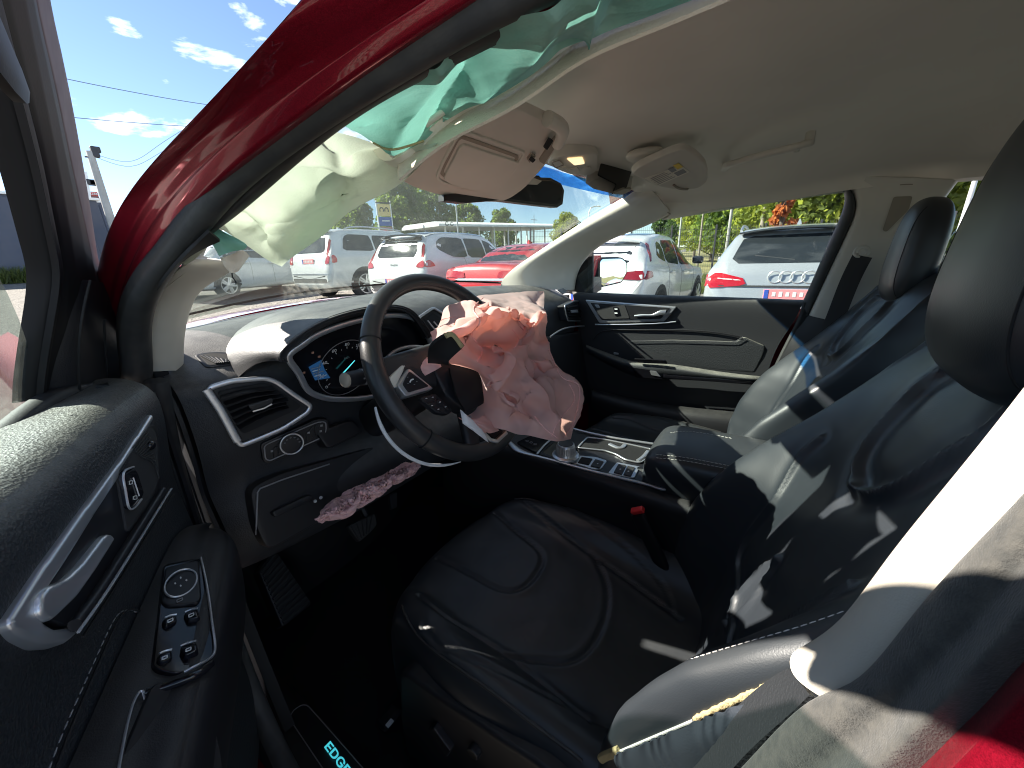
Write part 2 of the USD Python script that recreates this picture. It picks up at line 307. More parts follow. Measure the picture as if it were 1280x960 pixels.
surf('glow_cyan', (.05, .40, .48), .4, emit=((.10, .85, 1.0), .16))
surf('glow_blue', (.01, .03, .08), .3, emit=((.05, .22, .55), .05))
surf('glow_needle', (.02, .10, .12), .4, emit=((.08, .62, .70), .35))
surf('white_print', (.62, .63, .64), .5)
surf('grey_print', (.22, .22, .23), .5)
surf('paper', (.72, .69, .60), .8)
surf('yellow_print', (.75, .55, .08), .6)
surf('red_button', (.75, .03, .03), .35, coat=.5)
surf('thread_white', (.62, .60, .56), .8)
surf('thread_dark', (.06, .06, .065), .8)
surf('lining_blue', (.016, .022, .032), .75, bump=('noise', 500, .4, .001))
surf('foam', (.38, .31, .16), .9, bump=('noise', 300, .9, .003))
surf('belt', (.022, .022, .024), .7, bump=('noise', 900, .4, .0006))
surf('steel', (.45, .45, .46), .35, 1.0)
# outside
surf('car_white', (.62, .625, .62), .3, coat=1.0, var=(3, 3), col2=(.58, .585, .58), dust=((.55, .53, .48), 5, .2))
surf('car_silver', (.40, .42, .44), .34, .45, coat=1.0)
surf('car_red', (.42, .012, .015), .34, .3, coat=1.0)
surf('car_black', (.012, .012, .014), .2, coat=1.0)
surf('car_glass', (.018, .022, .026), .05, spec=.3)
surf('cladding', (.03, .03, .032), .6)
surf('tail_red', (.38, .006, .012), .16, coat=1.0)
surf('tail_dark', (.20, .006, .010), .14, coat=1.0)
surf('tail_clear', (.72, .60, .58), .15, coat=1.0)
surf('plate_red', (.74, .25, .27), .5)
surf('plate_blue', (.03, .08, .40), .5)
surf('tyre', (.018, .018, .018), .85)
surf('alloy', (.62, .63, .64), .28, .9)
surf('concrete', (.36, .35, .33), .9, bump=('noise', 40, .4, .01), var=(3, 4), col2=(.30, .29, .27))
surf('galvanised', (.42, .43, .43), .5, .4)
surf('timber_pole', (.30, .26, .21), .85, var=(9, 3), col2=(.22, .19, .16))
surf('wire', (.03, .03, .035), .6)
surf('roof_white', (.72, .72, .70), .5)
surf('dark_cladding', (.045, .055, .085), .6, var=(1.5, 3), col2=(.06, .065, .09))
surf('brick_far', (.16, .07, .055), .85, var=(2, 4), col2=(.12, .06, .05))
surf('sign_red', (.62, .07, .05), .5)
surf('sign_dark', (.16, .07, .07), .6)
surf('sign_yellow', (.72, .55, .22), .5)
surf('sign_blue', (.04, .10, .34), .5)
surf('sign_brown', (.38, .20, .14), .6)
surf('bark', (.10, .08, .06), .9, bump=('noise', 30, .8, .02))
def leaf(name, c1, c2, tr):
    mat(name, {'o': ('geometry', {}), 'r': ('rgb_ramp', {'ramp': [(0, c1), (1, c2)]}), 'p': ('principled_bsdf', {'roughness': .55}), 't': ('translucent_bsdf', {'color': tr}), 'm': ('mix_closure', {'fac': .5})},
        [('o.random_per_island', 'r.fac'), ('r.color', 'p.base_color'), ('p.BSDF', 'm.closure1'), ('t.BSDF', 'm.closure2')], 'm.closure')
leaf('leaf_green', (.06, .11, .025), (.14, .19, .045), (.28, .38, .06))
leaf('leaf_lime', (.12, .155, .035), (.22, .245, .07), (.45, .50, .08))
leaf('leaf_dark', (.04, .08, .03), (.08, .12, .04), (.14, .22, .05))
leaf('leaf_rust', (.42, .14, .05), (.60, .24, .10), (.7, .26, .08))
leaf('grass_blade', (.09, .12, .03), (.22, .20, .08), (.25, .27, .06))
mat('gravel', {'g': ('geometry', {}), 'v': ('voronoi_texture', {'scale': 26.0}), 'v2': ('voronoi_texture', {'scale': 7.0}), 'n': ('noise_texture', {'scale': .35, 'detail': 6.0, 'roughness': .6}), 's': ('separate_color', {}), 'r': ('rgb_ramp', {'ramp': [(0, (.11, .10, .085)), (.6, (.20, .185, .16)), (1, (.30, .28, .245))]}),
    'm': ('mix_color', {'b': (.16, .15, .13)}), 'a': ('math', {'math_type': 'add'}), 'b': ('bump', {'strength': .9, 'distance': .03}), 'p': ('principled_bsdf', {'roughness': .95})},
    [('g.position', 'v.vector'), ('g.position', 'v2.vector'), ('g.position', 'n.vector'), ('v.color', 's.color'), ('s.r', 'r.fac'), ('r.color', 'm.a'), ('n.fac', 'm.fac'), ('m.result', 'p.base_color'), ('v.distance', 'a.value1'), ('v2.distance', 'a.value2'), ('a.value', 'b.height'), ('b.normal', 'p.normal')], 'p.BSDF')
surf('field', (.15, .15, .055), .95, var=(.25, 6), col2=(.30, .26, .12), bump=('noise', 6, .8, .1))
surf('asphalt', (.11, .11, .11), .9, var=(.6, 5), col2=(.15, .145, .14))
# ================================================================== the damaged car: shell, roof, pillars, glass
CAR = xf("car", label="dark red SUV with open driver door, black leather cabin and deployed airbags", cat="car")
INS = A([-.1, .0, 1.2])                          # a point inside the cabin: trim faces look towards it
# --- roof lining
def lining_row(y, c, e, xl, zl, xr=.632):
    return [(xl+.010, y, zl+.010), (xl+.03, y, zl+.35*(c-.035-zl)), (xl+.09, y, zl+.75*(c-.035-zl)), (-.44, y, c-.035), (-.2, y, c-.008), (0, y, c), (.2, y, c-.006), (.42, y, c-.028), (.555, y, e+.045), (.61, y, e+.018), (xr, y, e-.012)]
edge_px = [(497, 222), (560, 172), (641, 129), (720, 75), (800, 38), (900, -4)]
edge = A([X(px, py, xx) for (px, py), xx in zip(edge_px, (-.625, -.615, -.605, -.598, -.594, -.59))])
rows = [[(-.56, .455, 1.545), (-.54, .46, 1.556), (-.5, .47, 1.572), (-.42, .495, 1.588), (-.2, .545, 1.606), (0, .56, 1.612), (.2, .545, 1.608), (.42, .49, 1.598), (.54, .452, 1.582), (.59, .42, 1.556), (.625, .395, 1.52)]]
for p in edge[::1]:
    y = p[1]
    if y < .40: rows.append(lining_row(y, 1.640+.05*max(0, .3-y)*.6, 1.522+.03*max(0, .3-y), p[0], p[2]))
for y, c, e in ((-.15, 1.665, 1.545), (-.45, 1.668, 1.55), (-.9, 1.66, 1.55), (-1.5, 1.62, 1.535), (-2.0, 1.54, 1.50)): rows.append(lining_row(y, c, e, -.60, e, .62))
G = loft(rows, 70, 120)
uu = np.stack([G[..., 0]*3, G[..., 1]*3, G[..., 2]*0], -1); G[..., 2] += (meshkit.fbm(uu, 3, 5)-.5)*.012
LIN = obj('roof_lining', shell(G, .012, INS), 'headliner', CAR, smooth=60)
tr = np.vstack([edge[:, :], A([[-.592, -.15, 1.548], [-.595, -.5, 1.55]])]); e_ = cr(tr, 60)
obj('lining_edge', strip(e_+A([.004, 0, .006]), (1, 0, -.7), .0135, .003), 'headliner_edge', LIN, smooth=60, label='pale fuzzy trim strip along the sagging edge of the roof lining')
obj('piping', tube(e_+A([-.005, 0, .019]), .003, 8), 'beige', LIN, smooth=60)
# --- roof skin and body outside
def skin(y, c, e, w): return [(-w, y, e), (-w+.05, y, e+.06), (-.42, y, c-.03), (0, y, c), (.42, y, c-.03), (w-.05, y, e+.06), (w, y, e)]
Gs = loft([skin(.56, 1.64, 1.56, .60), skin(.3, 1.685, 1.575, .66), skin(-.2, 1.71, 1.60, .675), skin(-.9, 1.70, 1.59, .67), skin(-1.7, 1.655, 1.56, .64), skin(-2.1, 1.60, 1.54, .62)], 41, 50)
obj('roof', shell(Gs, .010, (0, 0, 9)), 'red_paint', CAR, smooth=60)
def side(s, y0, y1, n=30):
    """Body side below the windows between two stations."""
    ys = np.linspace(y0, y1, n); rows = []
    for y in ys: rows.append([(s*.80, y, 1.20), (s*.87, y, 1.15), (s*.925, y, .98), (s*.93, y, .72), (s*.90, y, .48), (s*.86, y, .34), (s*.80, y, .28)])
    return shell(loft(rows, 24, n), .012, (s*9, 0, .8))
obj('rear_quarter', side(-1, -.20, -2.2), 'red_paint', CAR, smooth=50); obj('rear_quarter', side(1, -.17, -2.2), 'red_paint', CAR, smooth=50)
obj('front_wing', side(-1, 1.02, 2.05), 'red_paint', CAR, smooth=50); obj('front_wing', side(1, .85, 2.05), 'red_paint', CAR, smooth=50)
Gh = loft([[(-.80, 1.18, 1.165), (-.4, 1.36, 1.205), (0, 1.42, 1.215), (.4, 1.36, 1.205), (.80, 1.18, 1.165)], [(-.84, 1.5, 1.13), (-.4, 1.6, 1.185), (0, 1.62, 1.20), (.4, 1.6, 1.185), (.84, 1.5, 1.13)], [(-.80, 2.05, 1.0), (-.4, 2.2, 1.06), (0, 2.25, 1.07), (.4, 2.2, 1.06), (.80, 2.05, 1.0)]], 41, 20)
Gh = Gh+A([0, 0, .030])
obj('bonnet', shell(Gh, .02, (0, 1.5, 9)), 'red_paint', CAR, smooth=60)
obj('front_fascia', rbox((1.66, .1, .62), .04, at=(0, 2.12, .66)), 'red_paint', CAR)
obj('tailgate', rbox((1.5, .08, .80), .04, at=(0, -2.22, .78)), 'red_paint', CAR)
obj('bulkhead', rbox((1.56, .04, .78), .01, at=(0, 1.16, .72)), 'void', CAR)
obj('floor', shell(loft([[(-.80, y, .42), (-.62, y, .36), (-.3, y, .35), (-.12, y, .40), (0, y, .46), (.12, y, .40), (.3, y, .35), (.62, y, .36), (.80, y, .42)] for y in (1.15, .6, 0, -.6, -1.3)], 60, 20), .03, INS), 'carpet', CAR, smooth=60)
obj('rear_bench', cat([rbox((1.3, .5, .22), .06, at=(0, -.95, .58)), rbox((1.3, .18, .62), .07, at=(0, -1.28, .92), R=trimesh.transformations.rotation_matrix(.3, (1, 0, 0))[:3, :3])]), 'leather', CAR)
obj('rear_shelf', rbox((1.4, .8, .05), .01, at=(0, -1.75, .95)), 'carpet', CAR)
def pillar(name, s, pts, w, d, m, parent=CAR): return obj(name, strip(cr(pts, 16), (s, 0, .25), w, d, n=12), m, parent, smooth=50)
for s in (-1, 1):
    pillar('rear_pillar', s, [(s*.63, -1.45, 1.53), (s*.70, -1.75, 1.32), (s*.74, -1.95, 1.15)], .14, .02, 'beige')
    obj('rear_side_glass', shell(loft([[(s*.64, -.42, 1.52), (s*.70, -.38, 1.36), (s*.745, -.36, 1.20)], [(s*.64, -1.0, 1.53), (s*.70, -1.0, 1.36), (s*.745, -1.0, 1.20)], [(s*.64, -1.42, 1.52), (s*.70, -1.55, 1.36), (s*.745, -1.6, 1.20)]], 8, 10), .004, (s*9, 0, 1.4)), 'side_glass', CAR, smooth=60)
    obj('rear_door_trim', shell(loft([[(s*.735, y, 1.20), (s*.72, y, 1.05), (s*.70, y, .8), (s*.74, y, .45)] for y in (-.30, -.9, -1.6)], 14, 12), .03, INS), 'plastic', CAR, smooth=50)
obj('rear_window', shell(loft([[(-.6, -2.02, 1.50), (0, -2.06, 1.52), (.6, -2.02, 1.50)], [(-.66, -2.2, 1.15), (0, -2.26, 1.15), (.66, -2.2, 1.15)]], 12, 8), .004, (0, -9, 1.3)), 'privacy', CAR, smooth=60)
# --- windshield and passenger window
top = [(-.56, .462, 1.565), (-.3, .545, 1.598), (0, .58, 1.614), (.3, .545, 1.606), (.55, .462, 1.588)]
bot = [(-.66, 1.10, 1.265), (-.35, 1.22, 1.285), (0, 1.27, 1.288), (.35, 1.22, 1.280), (.62, 1.10, 1.255)]
mid = [tuple((A(a)*.48+A(b)*.52)+A([0, .015, .022])) for a, b in zip(top, bot)]
WS = obj('windshield', shell(loft([top, mid, bot], 41, 21), .005, (0, 9, 5)), 'windshield', CAR, smooth=60)
bt = cr(top, 30)[15:]+A([0, -.004, -.004]); bb = bt+A([0, .035, -.021])
obj('shade_band', shell(loft([bt, bb], 15, 3), .0015, INS), 'shade_band', WS, smooth=60)
fb = cr(bot, 60)
obj('glass_border', shell(loft([fb+A([0, -.004, .004]), fb+A([0, -.022, .010])], 60, 3), .0015, INS), 'void', WS, smooth=60)
PGz = lambda px, py, x: X(px, py, x)
obj('front_window', shell(loft([[X(722, 345, .72), X(735, 372, .735)], [X(835, 262, .66), X(835, 375, .74)], [X(950, 235, .65), X(930, 378, .745)], [X(1062, 222, .645), X(1008, 384, .75)]], 10, 16), .004, (9, 0, 1.4)), 'side_glass', CAR, smooth=60)
# --- passenger front pillar trim
pe = [X(812, 228, .555), A([.565, .62, 1.515]), A([.585, .87, 1.395]), A([.60, 1.06, 1.285]), A([.61, 1.09, 1.235])]
pw = [X(838, 267, .622), X(800, 285, .64), X(757, 303, .665), X(724, 335, .70), X(717, 362, .71)]
pm = [(A(a)*.5+A(b)*.5)+A([-.040, .004, .006]) for a, b in zip(pe, pw)]
pb = [A(b)+A([.035, .02, 0]) for b in pw]
obj('pillar_trim', shell(loft([pe, [A(a)*.75+A(b)*.25+A([-.030, .004, .002]) for a, b in zip(pe, pw)], pm, [A(a)*.2+A(b)*.8+A([-.018, -.002, 0]) for a, b in zip(pe, pw)], pw, pb], 40, 30), .01, INS), 'beige', CAR, smooth=60, label='sunlit pale trim on the far windshield pillar')
obj('pillar_joint', tube(cr([X(798, 236, .545), X(812, 247, .575), X(824, 258, .60), X(837, 268, .618)], 12)-A([.004, .004, 0]), .0022, 6), 'beige_dark', CAR)
obj('roof_rail_trim', shell(loft([[(.60, .41, 1.555), X(837, 267, .622), (.66, .38, 1.49)], [(.60, .15, 1.572), X(930, 243, .632), (.675, .15, 1.51)], [(.60, -.14, 1.588), X(1050, 226, .64), (.675, -.14, 1.53)], [(.60, -.42, 1.59), (.645, -.42, 1.552), (.68, -.42, 1.53)]], 10, 24), .01, INS), 'headliner', CAR, smooth=60)
# --- mirror triangle between the far pillar and the window
obj('quarter_trim', plate(rounded([X(724, 318, .725), X(735, 312, .725), X(735, 371, .735), X(705, 366, .725), X(706, 332, .722)], .01), .02, .003, INS), 'plastic', CAR)
obj('window_divider', plate([X(735, 310, .722), X(741, 307, .722), X(741, 372, .73), X(735, 372, .73)], .012, .002, INS), 'rubber', CAR)
# --- passenger window frame (black) and centre pillar
wi = [X(1046, 227, .652), X(1054, 236, .655), X(1057, 252, .66), X(1040, 297, .69), X(1018, 347, .715), X(1003, 380, .735)]
wo = [X(1056, 227, .64), X(1066, 241, .642), X(1069, 260, .645), X(1055, 298, .665), X(1032, 347, .69), X(1010, 394, .705)]
obj('window_frame', shell(loft([[a+A([.03, 0, 0]) for a in wi], wi, [(a+b)/2+A([-.012, 0, 0]) for a, b in zip(wi, wo)], wo, [b+A([.04, 0, 0]) for b in wo]], 40, 14), .006, INS), 'rubber', CAR, smooth=60)
bi = [b+A([-.002, -.004, 0]) for b in wo]
br = [X(1190, 232, .62), X(1182, 245, .622), X(1172, 262, .625), X(1150, 310, .64), X(1120, 360, .66), X(1075, 408, .685)]
bi[0], br[0] = X(1062, 221, .625), X(1196, 226, .605)
bm = [(a*.5+b*.5)+A([-.014, 0, 0]) for a, b in zip(bi, br)]
BP = shell(loft([[b+A([.06, .0, 0]) for b in bi], bi, [a*.9+b*.1+A([-.010, 0, 0]) for a, b in zip(bi, br)], bm, [a*.1+b*.9+A([-.010, 0, 0]) for a, b in zip(bi, br)], br, [b+A([.06, -.01, 0]) for b in br]], 40, 36), .008, INS)
obj('centre_pillar_trim', BP, 'beige', CAR, smooth=60, label='pale trim of the far centre pillar behind the passenger belt')
lo = [[X(1008, 390, .725), X(1040, 392, .69), X(1085, 405, .675), X(1110, 415, .69)], [X(985, 432, .70), X(1020, 440, .68), X(1060, 450, .67), X(1090, 455, .69)], [X(962, 474, .69), X(1000, 482, .675), X(1040, 490, .67), X(1060, 500, .69)], [X(940, 515, .695), X(980, 525, .68), X(1010, 540, .68), X(1040, 540, .69)], [X(905, 580, .70), X(950, 600, .69), X(1000, 600, .69), X(1010, 600, .70)]]
obj('lower_pillar_trim', shell(loft(lo, 20, 30), .01, INS), 'plastic', CAR, smooth=60)
obj('trim_joint', strip(onto(tm(shell(loft(lo, 20, 30), .01, INS)), [(963, 473), (980, 476), (1003, 480)], .001, 12), (-1, 0, 0), .004, .002), 'satin', CAR)
obj('adjuster_slot', plate(rounded([onto(BP, [p, p], .006, 2)[0] for p in ((1117, 246), (1141, 245), (1136, 262), (1108, 290), (1103, 288))], .006), .002, .0005, INS), 'beige_dark', CAR)
obj('airbag_mark', strip(onto(BP, [(1125, 231), (1133, 230.5), (1141, 230.5)], .0006, 6), (-1, 0, 0), .0012, .0005), 'beige_dark', CAR)
# --- driver front pillar: trim, seal, painted frame
li = [X(185, 464, -.752), X(180, 420, -.755), X(185, 382, -.752), X(193, 366, -.75), X(214, 347, -.745), X(240, 324, -.735), (-.69, .84, 1.40), (-.655, .64, 1.49), (-.61, .46, 1.565)]
ri = [X(223, 464, -.70), X(224, 422, -.70), X(229, 394, -.698), X(236, 375, -.695), X(251, 358, -.688), X(283, 337, -.675), (-.635, .86, 1.40), (-.60, .66, 1.49), (-.565, .48, 1.565)]
li, ri = [A(a) for a in li], [A(b) for b in ri]
obj('pillar_trim', shell(loft([[a+A([.006, .03, 0]) for a in li], li, [a*.75+b*.25+A([.012, -.018, 0]) for a, b in zip(li, ri)], [(a+b)/2+A([.014, -.020, 0]) for a, b in zip(li, ri)], [a*.15+b*.85+A([.010, -.014, 0]) for a, b in zip(li, ri)], ri, [b+A([.0, .04, -.01]) for b in ri]], 50, 30), .008, INS), 'beige', CAR, smooth=60, label='shaded pale trim on the near windshield pillar')
sp = [X(169, 520, -.768), X(171, 462, -.768), X(168, 417, -.768), X(173, 380, -.768), X(192, 342, -.766), X(226, 299, -.760), X(282, 231, -.745), X(384, 146, -.722), X(497, 70, -.70), X(625, -6, -.675), X(745, -60, -.66)]
SEALC = cr(sp, 90)
obj('door_seal', tube(SEALC, np.interp(np.linspace(0, 1, 90), [0, .3, .5, .7, 1], [.020, .019, .0135, .0140, .0150]), 14), 'rubber', CAR, smooth=60, label='black rubber door seal along the windshield pillar')
low = [X(182, 462, -.752), X(176, 420, -.752), X(182, 384, -.752), X(205, 345, -.75), X(238, 312, -.745), X(300, 262, -.73), X(420, 160, -.70), X(560, 75, -.675), X(700, 0, -.65)]
obj('seal_lip', strip(cr(low, 60)+A([.0, .016, 0]), (.3, -.9, 0), .010, .004), 'rubber', CAR, smooth=60)
def xrow(px, xs): return [X(u, v, x) for (u, v), x in zip(px, xs)]
a0 = xrow([(150, 478), (152, 430), (156, 385), (172, 343), (222, 280), (297, 216), (397, 120), (575, 0), (700, -60)], (-.770, -.770, -.770, -.768, -.765, -.757, -.735, -.695, -.675))
a1 = xrow([(140, 478), (143, 420), (148, 372), (162, 330), (205, 262), (282, 188), (375, 98), (520, 0), (640, -60)], (-.772, -.772, -.772, -.772, -.770, -.764, -.746, -.712, -.69))
a2 = xrow([(128, 478), (131, 410), (137, 360), (151, 310), (190, 248), (262, 172), (350, 85), (470, 0), (590, -60)], (-.777, -.777, -.777, -.776, -.776, -.772, -.757, -.73, -.71))
a3 = xrow([(108, 478), (112, 420), (118, 350), (130, 296), (176, 232), (243, 146), (318, 57), (378, -8), (450, -80)], (-.785, -.785, -.785, -.786, -.787, -.786, -.776, -.765, -.75))
def even(q, deg=4, n=70):
    q = A(q); t = np.r_[0, np.cumsum(np.linalg.norm(np.diff(q, axis=0), axis=1))]; t /= t[-1]; u = np.linspace(0, 1, n); return np.stack([np.polyval(np.polyfit(t, q[:, k], deg), u) for k in range(3)], 1)
a0, a1, a2, a3 = even(a0), even(a1), even(a2), even(a3)
out_ = A([-.55, -.60, .45]); mixp = lambda p, q, t, b=0.0: p*(1-t)+q*t+out_*b
rr = [a0+A([.012, .012, 0]), a0, mixp(a0, a1, .35, .0045), mixp(a0, a1, .7, .0045), a1, mixp(a1, a2, .12, -.003), mixp(a1, a2, .4, .002), a2, mixp(a2, a3, .2, .004), mixp(a2, a3, .45, .006), mixp(a2, a3, .7, .005), mixp(a2, a3, .9, .002), a3, a3+A([.012, .03, -.004]), a3+A([.05, .10, -.01])]
Gr = A(rr); Gr = A([pl(Gr[:, i], 60) for i in range(Gr.shape[1])]).transpose(1, 0, 2)
obj('windshield_pillar', gmesh(Gr), 'red_paint', CAR, smooth=True, label='glossy dark red painted windshield pillar')
# --- driver centre pillar, at the right edge of the picture
b0 = [X(992, 812, -.655), X(1040, 778, -.652), X(1110, 690, -.648), X(1190, 590, -.644), X(1285, 468, -.64), X(1390, 320, -.63), X(1480, 180, -.62)]
b1 = [X(1012, 862, -.690), X(1066, 846, -.690), X(1135, 768, -.688), X(1205, 690, -.686), X(1288, 605, -.682), X(1400, 480, -.67), X(1500, 340, -.66)]
bb_ = [a*.5+b*.5+A([-.003, .006, 0]) for a, b in zip(b0, b1)]
b0 = [a+A([.0, -.006, .006]) for a in b0]
obj('centre_pillar_trim', shell(loft([[a+A([.0, -.05, 0]) for a in b0], b0, bb_, b1, [b+A([-.004, -.02, 0]) for b in b1]], 40, 24), .006, EYE), 'beige_pillar', CAR, smooth=60, label='bright sunlit strip of pale trim on the near centre pillar')
obj('pillar_foot_trim', shell(loft([[X(985, 835, -.650), X(1012, 868, -.69)], [X(960, 850, -.645), X(990, 890, -.688)], [X(900, 905, -.64), X(930, 945, -.685)], [X(840, 985, -.64), X(880, 1010, -.685)]], 10, 20), .004, EYE), 'door_soft', CAR, smooth=60)
s1 = [X(880, 1010, -.692), X(950, 935, -.692), X(1020, 872, -.693), X(1070, 850, -.694), X(1140, 772, -.692), X(1208, 694, -.690), X(1292, 606, -.686), X(1400, 480, -.675)]
s2 = [X(960, 1010, -.715), X(1040, 950, -.716), X(1110, 890, -.717), X(1150, 850, -.718), X(1210, 790, -.716), X(1262, 730, -.714), X(1330, 660, -.710), X(1430, 540, -.70)]
s3 = [X(1060, 1010, -.735), X(1120, 965, -.736), X(1170, 915, -.736), X(1205, 880, -.736), X(1245, 835, -.735), X(1290, 785, -.734), X(1350, 720, -.73), X(1450, 620, -.72)]
obj('door_seal', shell(loft([[p+A([.006, -.02, 0]) for p in s1], s1, [a*.5+b*.5+A([-.007, .004, 0]) for a, b in zip(s1, s2)], s2, [a*.5+b*.5+A([-.007, .004, 0]) for a, b in zip(s2, s3)], s3, [p+A([.006, -.02, 0]) for p in s3]], 50, 36), .004, EYE), 'flock', CAR, smooth=60, label='wide worn grey door seal around the near centre pillar')
r1 = [p+A([.004, -.006, 0]) for p in s3]
r2 = [X(1180, 1020, -.757), X(1220, 985, -.757), X(1260, 945, -.757), X(1295, 905, -.757), X(1325, 870, -.756), X(1360, 830, -.755), X(1410, 770, -.75), X(1490, 690, -.74)]
r3 = [p+A([-.03, -.035, -.005]) for p in r2]
obj('centre_pillar', shell(loft([r1, [a*.5+b*.5+A([-.003, .003, 0]) for a, b in zip(r1, r2)], r2, r3, [p+A([-.01, -.3, 0]) for p in r3]], 40, 24), .004, EYE), 'red_paint', CAR, smooth=60, label='dark red painted centre pillar beside the worn seal')
# --- sill
sa = lambda y, d=0: A([[-.80-d, y, .395]])
Gq = loft([[(-.70, y, .43), (-.725, y, .455), (-.76, y, .46), (-.80, y, .455), (-.815, y, .44)] for y in (1.0, .5, 0, -.3)], 16, 20)
obj('sill_trim', shell(Gq, .01, (-.76, 0, 9)), 'plastic', CAR, smooth=50)
Gq = loft([[(-.812, y, .445), (-.84, y, .44), (-.875, y, .42), (-.905, y, .37), (-.91, y, .30)] for y in (1.05, .5, 0, -.3)], 16, 20)
obj('sill', shell(Gq, .01, (-2, 0, 3)), 'red_paint', CAR, smooth=50)

HPx = [[(-.745, .86, 1.26), (-.745, 1.12, 1.24)], [(-.750, .84, 1.0), (-.750, 1.12, 1.0)], [(-.750, .82, .7), (-.750, 1.12, .7)], [(-.765, .70, .47), (-.765, 1.12, .42)]]
obj('hinge_pillar', shell(loft(HPx, 12, 24), .02, (-3, 0, 1)), 'void', CAR, smooth=50)
obj('door_seal', tube(cr([(-.757, .80, 1.21), (-.770, .815, 1.05), (-.775, .80, .85), (-.785, .74, .62), (-.80, .60, .50), (-.81, .40, .475), (-.812, .0, .47), (-.80, -.12, .50)], 60), .016, 12), 'rubber', CAR, smooth=60)
obj('hinge_face', shell(loft([[(-.752, .99, 1.22), (-.90, 1.03, 1.16)], [(-.755, .98, .8), (-.925, 1.03, .8)], [(-.765, .96, .45), (-.90, 1.03, .36)]], 10, 16), .01, (-1, 0, 1)), 'rubber', CAR, smooth=50)
obj('hinge_pillar', shell(loft([[(.765, .80, 1.20), (.765, 1.12, 1.20)], [(.765, .78, .9), (.765, 1.12, .9)], [(.765, .74, .45), (.765, 1.12, .42)]], 10, 16), .02, (3, 0, 1)), 'void', CAR, smooth=50)
# ================================================================== dashboard
def prof(x, dy, k):
    """Dashboard section (windshield base to knee) at x; k = 0 at the ends, 1 in the middle."""
    yb = 1.10+.15*k
    return [(x, yb+dy, 1.245+.02*k), (x, 1.0+.10*k+dy, 1.252+.022*k), (x, .92+.07*k+dy, 1.240+.03*k), (x, .862+.03*k+dy, 1.215+.03*k), (x, .815+.022*k+dy, 1.192+.012*k), (x, .790+.02*k+dy, 1.165), (x, .779+.02*k+dy, 1.10),
            (x, .786+.005*k+dy, 1.04), (x, .795-.02*k+dy, .985), (x, .775-.06*k+dy, .93), (x, .765-.06*k+dy, .87), (x, .80-.04*k+dy, .80), (x, .98+dy, .76)]
secs = [prof(x, dy, k) for x, dy, k in ((-.735, .018, 0), (-.70, .004, 0), (-.62, -.008, .12), (-.50, -.012, .4), (-.32, -.01, .7), (-.12, 0, .95), (.1, 0, 1), (.3, -.015, .8), (.48, -.035, .45), (.60, -.045, .15), (.68, -.042, 0), (.725, -.03, 0))]
DASHM = shell(loft(secs, 90, 110), .012, INS)
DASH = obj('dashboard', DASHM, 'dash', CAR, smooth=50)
DM = gmesh(loft(secs, 90, 110))
obj('end_panel', shell(loft([[s_[0]+A([.012, 0, 0]) if False else A(q)+A([-.012, .0, 0]) for q in secs[0][2:12]], [A(q)+A([-.012, .30, -.01]) for q in secs[0][2:12]]], 40, 6), .006, (-2, 0, 1)), 'plastic', DASH, smooth=50)
seam = onto(DM, [(275, 392), (330, 386), (400, 378), (470, 366), (540, 357)], .001, 30); obj('defroster_slot', strip(seam, (0, 0, 1), .004, .0012), 'void', DASH)
obj('top_crease', tube(onto(DM, [(352, 446), (343, 424), (335, 410), (342, 401), (352, 392)], -.001, 24), .004, 8), 'dash', DASH, smooth=60)
# two flat tinted panels lying as the shaded rectangles on the dash top are shadows: nothing is built for them
# defroster vent
dv = onto(DM, [(242, 443), (257, 440), (272, 438.5), (292, 441), (308, 444.5), (320, 448), (316, 452), (296, 455), (257, 459.5)], .004, 9, smooth=False)
DVT = obj('air_vent', plate(rounded(dv, .008, 4), .008, .002, (-.6, .7, 3)), 'plastic_smooth', CAR, label='small defroster vent let into the sunlit dash top by the pillar')
di = onto(DM, [(248, 443.5), (271, 440.5), (290, 443), (306, 446.5), (311, 449.5), (297, 452.5), (261, 456.5)], .0052, 7, smooth=False)
obj('opening', plate(rounded(di, .005, 4), .002, .0005, (-.6, .7, 3)), 'void', DVT)
for k in range(8):
    u = (k+.5)/8; p = di[0]*(1-u)+di[4]*u; q = di[6]*(1-u)+di[5]*u+(di[5]-di[6])*.02
    obj('vent_slat', strip(pl([p*.97+q*.03+A([0, 0, .001]), p*.03+q*.97+A([.01, -.003, .001])], 6), (0, 0, 1), .0016, .0012), 'plastic_smooth', DVT)
# left air vent
VP0, VN = (-.65, .772, 1.12), (-.20, -1, .06); V = lambda px, py, o=0.0: N(px, py, A(VP0)+A(VN)*o, VN); vn = A(VN)/np.linalg.norm(VN)
vo = rounded([V(257, 486, .012), V(289, 476, .012), V(331, 472.5, .012), V(344, 476.5, .012), V(364, 491, .012), V(388, 507, .012), V(384, 515, .012), V(352, 536, .012), V(300, 557, .012), V(294, 546, .012), V(276, 512, .012)], .012, 4)
AV = obj('air_vent', plate(vo, .03, .004), 'plastic', CAR, label='wide air vent in a chrome frame at the door end of the dashboard')
vi = rounded([V(270, 489.5, .018), V(332, 478.5, .018), V(340, 482.5, .018), V(376, 507, .018), V(373, 511, .018), V(304, 543, .018), V(298, 534, .018)], .01, 4)
obj('opening', plate(vi, .002, .0004, lift=.0005), 'void', AV)
obj('chrome_frame', strip(cr(vo, 160, True)+vn*.003, vn, .0046, .0032, True), 'satin', AV, smooth=60)
obj('chrome_blade', strip(pl([V(258, 487, .018), V(276, 513, .018), V(297, 552, .018)], 24), vn, .0065, .003), 'satin', AV, smooth=60)
